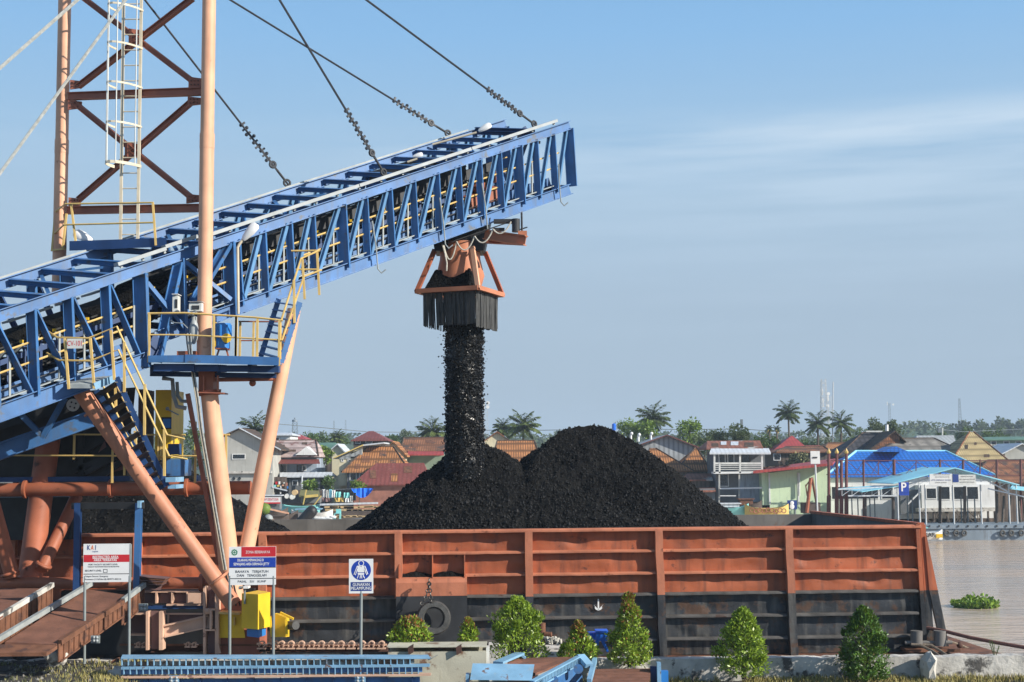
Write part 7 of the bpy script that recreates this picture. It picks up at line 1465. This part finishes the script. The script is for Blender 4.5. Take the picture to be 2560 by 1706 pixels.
t = thing('moored_houseboat', 'olive roofed houseboat with yellow frame among the boats', 'houseboat', P(775, 1262, 157)); MB().box(P(752, 1258, 157), P(812, 1240, 161)).build('cabin', M['wall_dgrey'], t); MB().prism([P(748, 1240, 156), P(800, 1240, 156), P(797, 1224, 160), P(752, 1222, 160)], (0, 0, -.15)).build('roof', M['weed'], t); b = MB(); b.bar(P(762, 1242, 155.8), P(795, 1239, 155.8), .15, .3); b.bar(P(758, 1262, 155.8), P(766, 1225, 155.8), .12, .12); b.bar(P(780, 1270, 155.8), P(803, 1240, 155.8), .12, .12); b.build('frame', M['trim_yellow'], t); MB().box(P(690, 1272, 157), P(800, 1256, 162)).build('hull', M['wood_pole'], t)
boat('narrow turquoise boat behind the log stack', 702, 800, 1266, 1279, 155, 'turq', rise=.3)
t = boat('long white boat with a thin pale awning in front of the olive houseboat', 728, 832, 1283, 1294, 150, 'wall_white', cab=(745, 800, 1272, 1275, 'white_metal', 'pale_blue'), rise=.4)
t = thing('open_stall', 'cluttered dark open stall beside the grey concrete house', 'stall', P(700, 1232, 161)); b = MB(); b.box(P(683, 1224, 161), P(722, 1192, 164)); b.build('dark_bay', M['wall_wood'], t); rr = random.Random(14)
for i, m in enumerate(('turq', 'sign_red', 'trim_yellow', 'white', 'white', 'salmon', 'offwhite', 'wall_brick', 'motor_blue')): x = 685 + i * 4 + rr.uniform(-1, 1); y = 1200 + rr.uniform(0, 18); MB().box(P(x, y + rr.uniform(3, 8), 160.6), P(x + rr.uniform(3, 7), y, 160.9)).build('ware', M[m], t)
MB().bar(P(680, 1218, 160), P(718, 1227, 160), .15, .15).build('pipe', M['white_metal'], t)
MB().box(P(745, 1240, 162.2), P(1080, 1222, 163)).build('bank_wall', M['wood_pole']); tag(bpy.data.objects['bank_wall'], 'dark timber bank wall behind the laundry and the tarpaulin', 'wall')
o = MB().box(P(1730, 1290, 158.2), P(2060, 1262, 158.6)).build('quay_boarding', M['wall_wood']); tag(o, 'dark boarded quay front below the balcony house', 'wall')
t = thing('water_tank', 'blue plastic water tank peeping over the right shoulder of the coal peak', 'water tank', P(1535, 1085, 190)); b = MB(); b.tube(P(1535, 1076, 190), P(1535, 1061, 190), .28, n=16); b.tube(P(1535, 1061, 190), P(1535, 1059, 190), .28, .1, n=16); b.build('tank', M['bin_blue'], t); MB().tube(P(1535, 1120, 190), P(1535, 1076, 190), .15).build('stand', M['mast_grey'], t)
t = thing('water_tank', 'white water tank on the ridge of the moss brown roof', 'water tank', P(2218, 1080, 186)); MB().tube(P(2217, 1078, 186), P(2217, 1062, 186), .22, n=14).build('tank', M['white'], t); MB().bar(P(2165, 1079, 186), P(2206, 1079, 186), .2, .2).build('ridge_plank', M['offwhite'], t)
# masts, poles, wires
def lattice(label, px, yt, yb, Y, wt, wb, m, n, name='lattice_mast', dishes=()):
    t = thing(name, label, 'mast', P(px, yb, Y), 'masts on the skyline'); b = MB(); tp, bt = P(px, yt, Y), P(px, yb, Y); H = tp.z - bt.z
    def cr(k, i): w_ = (wb + (wt - wb) * k) / 2; return V((bt.x, Y, bt.z + H * k)) + V(((-w_, -w_, 0), (w_, -w_, 0), (w_, w_, 0), (-w_, w_, 0))[i])
    rr_ = max(.035, wb * .05)
    for i in range(4): b.bar(cr(0, i), cr(1, i), rr_, rr_, V((0, 1, 0)))
    for k in range(n):
        for i in range(4): b.bar(cr(k / n, i), cr((k + 1) / n, (i + 1) % 4), rr_ * .7, rr_ * .7); b.bar(cr(k / n, i), cr(k / n, (i + 1) % 4), rr_ * .7, rr_ * .7)
    b.build('lattice', M[m], t)
    for (dy, s_) in dishes: p = P(px, dy, Y); b2 = MB(); b2.tube(p + V((s_, -.4, 0)), p + V((s_, -.6, 0)), .5, n=12); b2.cbox(p + V((-s_, -.4, .5)), .35, .3, 1.8); b2.build('antenna', M['white'], t)
    return t
lattice('pale double lattice mast rising between the palms', 2063, 948, 1110, 420, 1.3, 2.6, 'mast_white', 14, dishes=((985, .9), (1000, -.8), (1015, .7))); lattice('pale lattice mast with panel antennas right beside the first double mast', 2078, 990, 1110, 420, .8, 1.2, 'mast_white', 12)
lattice('small distant mast with a bulky head above the moss brown roof', 2225, 1008, 1065, 700, .7, 1.1, 'mast_grey', 8, dishes=((1012, 1.5),)); lattice('slim distant grey mast above the cream tiled roof', 2401, 996, 1070, 700, .6, 1.5, 'mast_grey', 9)
lattice('white panel antenna mast directly right of the falling coal', 1215, 1002, 1090, 380, .9, 1.2, 'mast_white', 9, dishes=((1008, .6), (1018, .5)))
lattice('faint thin mast far behind the dark red pyramid roof', 835, 1052, 1095, 800, .5, 1.4, 'mast_grey', 6); lattice('second faint thin mast to the right of the first faint one', 864, 1050, 1095, 800, .4, 1.0, 'mast_grey', 6)
t = lattice('blue green water tower on a lattice frame above the pinkish roof', 737, 1056, 1090, 260, .8, 1.0, 'mast_grey', 4, 'water_tower'); p = P(737, 1052, 260); b = MB(); b.tube(p - V((0, 0, .25)), p + V((0, 0, .12)), .52, .52, n=16); b.tube(p + V((0, 0, .12)), p + V((0, 0, .3)), .52, .15, n=16); b.ball(p + V((0, 0, .42)), .16); b.build('tank', M['pontoon'], t, smooth=True)
t = thing('radio_pole', 'single thin white pole just right of the lattice masts', 'pole', P(2081, 1120, 230)); MB().tube(P(2081, 1120, 230), P(2083, 955, 230), .09, n=6).build('pole', M['mast_white'], t)
t = thing('utility_pole', 'pale utility pole with cross arms above the grey slate roof', 'pole', P(2355, 1115, 230)); MB().tube(P(2355, 1118, 230), P(2356, 1070, 230), .15, n=6).build('pole', M['offwhite'], t); b = MB(); b.bar(P(2347, 1074, 230), P(2361, 1074, 230), .15, .2); b.cbox(P(2349, 1076, 230), .6, .4, .8); b.build('cross_arm', M['mast_grey'], t)
t = thing('antenna_pole', 'short grey pole behind the dark bushy tree right of the bright tree', 'pole', P(1854, 1080, 220)); MB().box(P(1852, 1072, 220), P(1856, 1049, 220.4)).build('pole', M['mast_grey'], t)
o = MB().path([P(690, 1060, 240), P(800, 1069, 245), P(920, 1080, 250), P(1010, 1081, 255), P(1120, 1076, 260), P(1360, 1076, 262), P(1560, 1072, 262), P(1690, 1074, 262), P(1860, 1073, 262), P(1985, 1083, 262)], .07, 5).build('power_line', M['mast_grey']); tag(o, 'thin power line sagging across the skyline', 'wire')
o = MB().path([P(2340, 1073, 235), P(2410, 1080, 245), P(2560, 1073, 260)], .05, 5).build('power_line', M['mast_grey']); tag(o, 'thin power line leaving the utility pole toward the right edge', 'wire')
# ------------------------------------------------------------------ trees
def tree(label, px, pt, pb, wpx, Y, m, seed, n=900, lf=None, group='trees on the far bank', pc=None, name='broadleaf_tree'):
    r = random.Random(seed); base = V((X(px, pb, Y), Y, min(Z(px, pb, Y), 3.2))); top = P(px, pt, Y); W_ = S(wpx, Y); hc = S((pc or pb) - pt, Y); lf = lf or max(.35, W_ * .06)
    t = thing(name, label, 'tree', base, group); cz = top.z - hc * .52
    b = MB(); b.path([base - V((0, 0, .3)), V((base.x + .2, Y, base.z + (cz - base.z) * .5)), V((base.x, Y, cz))], [W_ * .045, W_ * .035, W_ * .02], 7)
    cl = []
    for i in range(26):
        a = r.uniform(0, 6.28); u = r.uniform(-1, 1); k = r.uniform(.35, .92); s_ = math.sqrt(1 - u * u); c = V((base.x + W_ / 2 * k * s_ * math.cos(a), Y + W_ / 2 * k * s_ * math.sin(a), cz + hc * .5 * k * u)); cl.append((c, W_ * r.uniform(.09, .17)))
        if i % 4 == 0: b.path([V((base.x, Y, base.z + (cz - base.z) * r.uniform(.5, .95))), c], [W_ * .014, W_ * .004], 5)
    b.build('trunk', M['bark'], t); b = MB()
    for i in range(n):
        c, rr = r.choice(cl); d = V((r.gauss(0, 1), r.gauss(0, 1), r.gauss(0, .8))).normalized(); p = c + d * rr * r.uniform(.35, 1.1); L_ = lf * r.uniform(.6, 1.3); b.leaf(p, (d + V((r.gauss(0, .6), r.gauss(0, .6), r.gauss(0, .5)))).normalized(), V((r.gauss(0, 1), r.gauss(0, 1), r.gauss(.6, 1))).normalized(), L_, L_ * .6)
    b.build('crown', M[m], t); return t
def palm(label, px, py, pb, R_px, Y, seed, m='palm', nf=26, up=.55, lean=0):
    r = random.Random(seed); hub = P(px, py, Y); base = V((hub.x - lean, Y, min(Z(px, pb, Y), 3))); Rm = S(R_px, Y) * 1.08; t = thing('coconut_palm', label, 'palm tree', base, 'coconut palms')
    MB().path([base - V((0, 0, .3)), base.lerp(hub, .5) + V((lean * .2, 0, 0)), hub], [.24, .18, .15], 7).build('trunk', M['bark'], t, smooth=True)
    b = MB()
    for i in range(nf):
        a = 2.399 * i + r.uniform(-.25, .25); el = math.radians(84 - 112 * (i / nf) + r.uniform(-9, 9)) ; d = V((math.cos(a), math.sin(a) * .9, 0)); pts = []; n = 9; Lf = Rm * r.uniform(.85, 1.12); p = hub.copy(); e = el
        for k in range(n + 1):
            pts.append(p.copy()); p = p + (d * math.cos(e) + UP * math.sin(e)) * Lf / n; e -= .05 + .16 * k / n * (1.2 if el > 0 else .7)
        b.path(pts, [.05] * 5 + [.03] * 5, 4)
        for k in range(1, n * 3 + 1):
            f = k / (n * 3); q = pts[min(n - 1, int(f * n))].lerp(pts[min(n, int(f * n) + 1)], f * n - int(f * n)) if f < 1 else pts[n]
            tg = (pts[min(n, int(f * n) + 1)] - pts[max(0, int(f * n) - 1)]).normalized(); sd = tg.cross(UP); 
            if sd.length < .05: sd = V((1, 0, 0))
            sd.normalize(); ll = Rm * .36 * (math.sin(PI * min(1, f * .9 + .12)) ** .7) * r.uniform(.8, 1.15)
            for s_ in (-1, 1): b.leaf(q, (sd * s_ * .75 + tg * .55 - UP * r.uniform(.25, .7)).normalized(), (UP + sd * r.uniform(-.3, .3)).normalized(), ll, .20 + Rm * .016)
    b.build('crown', M[m], t)
    b = MB()
    for i in range(7): b.ball(hub + V((r.uniform(-.3, .3), r.uniform(-.3, .3), r.uniform(-.6, -.1))), .16, n=6, m=4)
    b.build('coconut', M['trim_yellow'], t); return t
palm('palm with upright fronds behind the grey concrete house', 637, 1076, 1130, 50, 175, 1, 'palm_dark', 20)
palm('palm standing just left of the falling coal', 1083, 1082, 1150, 46, 190, 2)
palm('smaller left one of the two palms right of the falling coal', 1258, 1074, 1130, 34, 205, 3, 'palm_dark'); palm('fuller right one of the two palms right of the falling coal', 1308, 1068, 1140, 50, 195, 4)
palm('palm behind the bright bushy tree near the zinc barn', 1632, 1050, 1120, 50, 200, 5, 'palm_dark')
palm('tallest palm with a bare trunk above the red pyramid roof', 1971, 1034, 1110, 38, 235, 6, 'palm_dark', 24, lean=0); palm('middle palm left of the pale lattice mast', 2044, 1062, 1120, 41, 225, 7, 'palm_dark', 22); palm('right palm just beyond the pale lattice mast', 2102, 1060, 1120, 40, 230, 8, 'palm_dark', 22)
palm('left one of two small dark palms beside the tallest palm', 1923, 1074, 1110, 13, 240, 9, 'palm_dark', 12); palm('right one of two small dark palms beside the tallest palm', 1942, 1074, 1110, 13, 241, 10, 'palm_dark', 12)
palm('low palm among the trees above the green roof', 842, 1096, 1125, 24, 230, 11, 'palm')
tree('round grey green tree left of the green roof', 770, 1080, 1125, 46, 240, 'leaf_tree', 21); tree('round tree with a flat top above the green roof', 796, 1078, 1125, 50, 245, 'leaf_tree', 22); tree('broad round tree left of the dark red pyramid roof', 848, 1082, 1128, 54, 235, 'leaf_tree', 23); tree('small tree right of the dark red pyramid roof', 978, 1083, 1120, 40, 250, 'leaf_tree', 24); tree('wide tree left of the palm by the falling coal', 1016, 1074, 1115, 54, 255, 'leaf_grey', 25)
tree('leafy bush beside the small cream gable', 814, 1114, 1160, 42, 172, 'leaf_bright', 26, 800); tree('low bush in front of the open shed', 775, 1195, 1232, 40, 160, 'leaf_bright', 27, 500); tree('small bush above the maroon roofed house boats', 895, 1203, 1225, 40, 157, 'leaf_bright', 28, 500); tree('green shrub between the shed and the cream house', 824, 1188, 1228, 32, 159.5, 'leaf_tree', 33, 500); tree('dark foliage behind the mast legs beside the yellow cabin', 482, 1040, 1200, 50, 165, 'leaf_tree', 34, 900)
tree('bright light green tree with flat layers by the blue water tank', 1572, 1046, 1130, 74, 196, 'leaf_bright', 35, 1300, pc=1100); tree('light green bushy tree under the fronds of the barn palm', 1622, 1050, 1130, 64, 194, 'leaf_bright', 36, 1100, pc=1100)
tree('tallest bright green tree behind the zinc barn', 1726, 1037, 1140, 76, 192, 'leaf_bright', 37, 1700, pc=1112); tree('dark bushy tree right of the tallest bright tree', 1792, 1066, 1140, 76, 188, 'leaf_grey', 38, 1500, pc=1120); tree('dark broad tree behind the balcony house roof', 1846, 1056, 1140, 66, 186, 'leaf_grey', 39, 1500, pc=1115); tree('dull tree low behind the tall bright tree', 1760, 1085, 1140, 60, 183, 'leaf_grey', 40, 1000)
tree('low green bush left of the red pyramid roof', 1902, 1086, 1130, 52, 200, 'leaf_tree', 41, 900); tree('low green bush touching the red pyramid roof', 1936, 1090, 1130, 46, 201, 'leaf_tree', 42, 800); tree('creeper hung thicket on the brown wooden house', 1997, 1128, 1170, 56, 174, 'weed', 43, 900); tree('low trees between the red pyramid roof and the palms', 2020, 1096, 1130, 60, 240, 'leaf_tree', 44, 700); tree('scrubby tree below the middle palm', 2056, 1092, 1130, 60, 238, 'leaf_grey', 45, 800); tree('scrubby tree below the right palm', 2130, 1088, 1130, 70, 236, 'leaf_tree', 46, 900)
tree('spreading tree behind the dark roof with the white verge', 2196, 1050, 1110, 62, 215, 'leaf_grey', 47, 1200, pc=1088); tree('rounder tree behind the white water tank', 2234, 1050, 1110, 50, 220, 'leaf_grey', 48, 1000, pc=1088); tree('low hedge like tree left of the dark roof', 2160, 1072, 1120, 50, 222, 'leaf_tree', 49, 700)
tree('dark tree behind the cream tiled roof apex', 2414, 1062, 1115, 44, 260, 'leaf_tree', 50, 900); tree('dark round tree behind the utility pole', 2352, 1076, 1110, 30, 262, 'leaf_tree', 51, 500); tree('low dark tree right of the cream tiled roof', 2470, 1074, 1110, 40, 255, 'leaf_tree', 52, 700); tree('dark palm like tree at the right edge roofs', 2505, 1074, 1110, 50, 250, 'leaf_tree', 53, 700)
for i, (px, pt, w_, lb) in enumerate(((2412, 1050, 36, 'hazy round tree on the skyline, leftmost of the right hand row'), (2455, 1046, 42, 'hazy round tree on the skyline, second of the right hand row'), (2502, 1046, 38, 'hazy round tree on the skyline, third of the right hand row'), (2522, 1050, 28, 'hazy narrow tree on the skyline, fourth of the right hand row'), (2555, 1047, 44, 'hazy round tree on the skyline at the right edge'))): tree(lb, px, pt, 1110, w_, 620, 'leaf_grey', 60 + i, 900, 1.3, 'hazy skyline trees', pc=1092)
# far wood: a band of crowns along the horizon
r = random.Random(77); b = MB()
def crownlump(px, py, w_, Y):
    c = P(px, py, Y); R_ = S(w_, Y) / 2; 
    for i in range(70):
        d = V((r.gauss(0, 1), r.gauss(0, .6), r.gauss(0, 1))).normalized(); p = c + V((d.x * R_, d.y * R_, d.z * R_ * .8 - R_ * .3)) * r.uniform(.6, 1.05); L_ = R_ * r.uniform(.22, .42); b.leaf(p, V((r.gauss(0, 1), r.gauss(0, 1), r.gauss(0, .6))).normalized(), V((r.gauss(0, 1), r.gauss(0, 1), r.gauss(.5, 1))).normalized(), L_ * 1.6, L_)
for k in range(170):
    px = -100 + k * 16.5 + r.uniform(-6, 6); hy = 1088
    if px > 2190: hy = 1062 if px > 2240 and px < 2400 else 1072
    elif px > 2110: hy = 1078
    elif px < 1000: hy = 1092
    crownlump(px, hy + r.uniform(0, 12), r.uniform(26, 46), r.uniform(560, 700))
o = b.build('far_wood', M['leaf_grey']); tag(o, 'continuous hazy belt of distant trees along the horizon', 'wood', kind='stuff')
hv = []; xs_ = list(range(-900, 3500, 40))
for px in xs_: hv.append(tuple(P(px, 1096 - (26 if 2230 < px < 2420 else 18 if px >= 2420 else 0) * 1.0 - 3 * noise.noise((px * .01, 0, 0)), 720)))
n = len(hv); b = MB(); b.v = hv + [(p[0], 700, 1.5) for p in hv] + [(p[0], 780, 1.5) for p in hv]
for i in range(n - 1): b.f += [(n + i, n + i + 1, i + 1, i), (i, i + 1, 2 * n + i + 1, 2 * n + i)]
b.build('wooded_hills', M['far_green'], smooth=True, kind='structure')
# ------------------------------------------------------------------ air
HZ = 0.00036
if HZ:
    m = bpy.data.materials.new('haze_air'); m.use_nodes = True; nt = m.node_tree; nt.nodes.clear(); o_ = nt.nodes.new('ShaderNodeOutputMaterial'); v_ = nt.nodes.new('ShaderNodeVolumePrincipled'); v_.inputs['Color'].default_value = (.68, .84, 1.0, 1); v_.inputs['Density'].default_value = HZ; v_.inputs['Anisotropy'].default_value = .0
    nt.links.new(v_.outputs[0], o_.inputs['Volume']); MB().box((-2700, -60, -4), (2700, 4300, 120)).build('haze', m, kind='stuff')
SC.cycles.volume_step_rate = 1; SC.cycles.volume_bounces = 0
SC.cycles.max_bounces = 5; SC.cycles.diffuse_bounces = 2; SC.cycles.glossy_bounces = 2; SC.cycles.transmission_bounces = 2
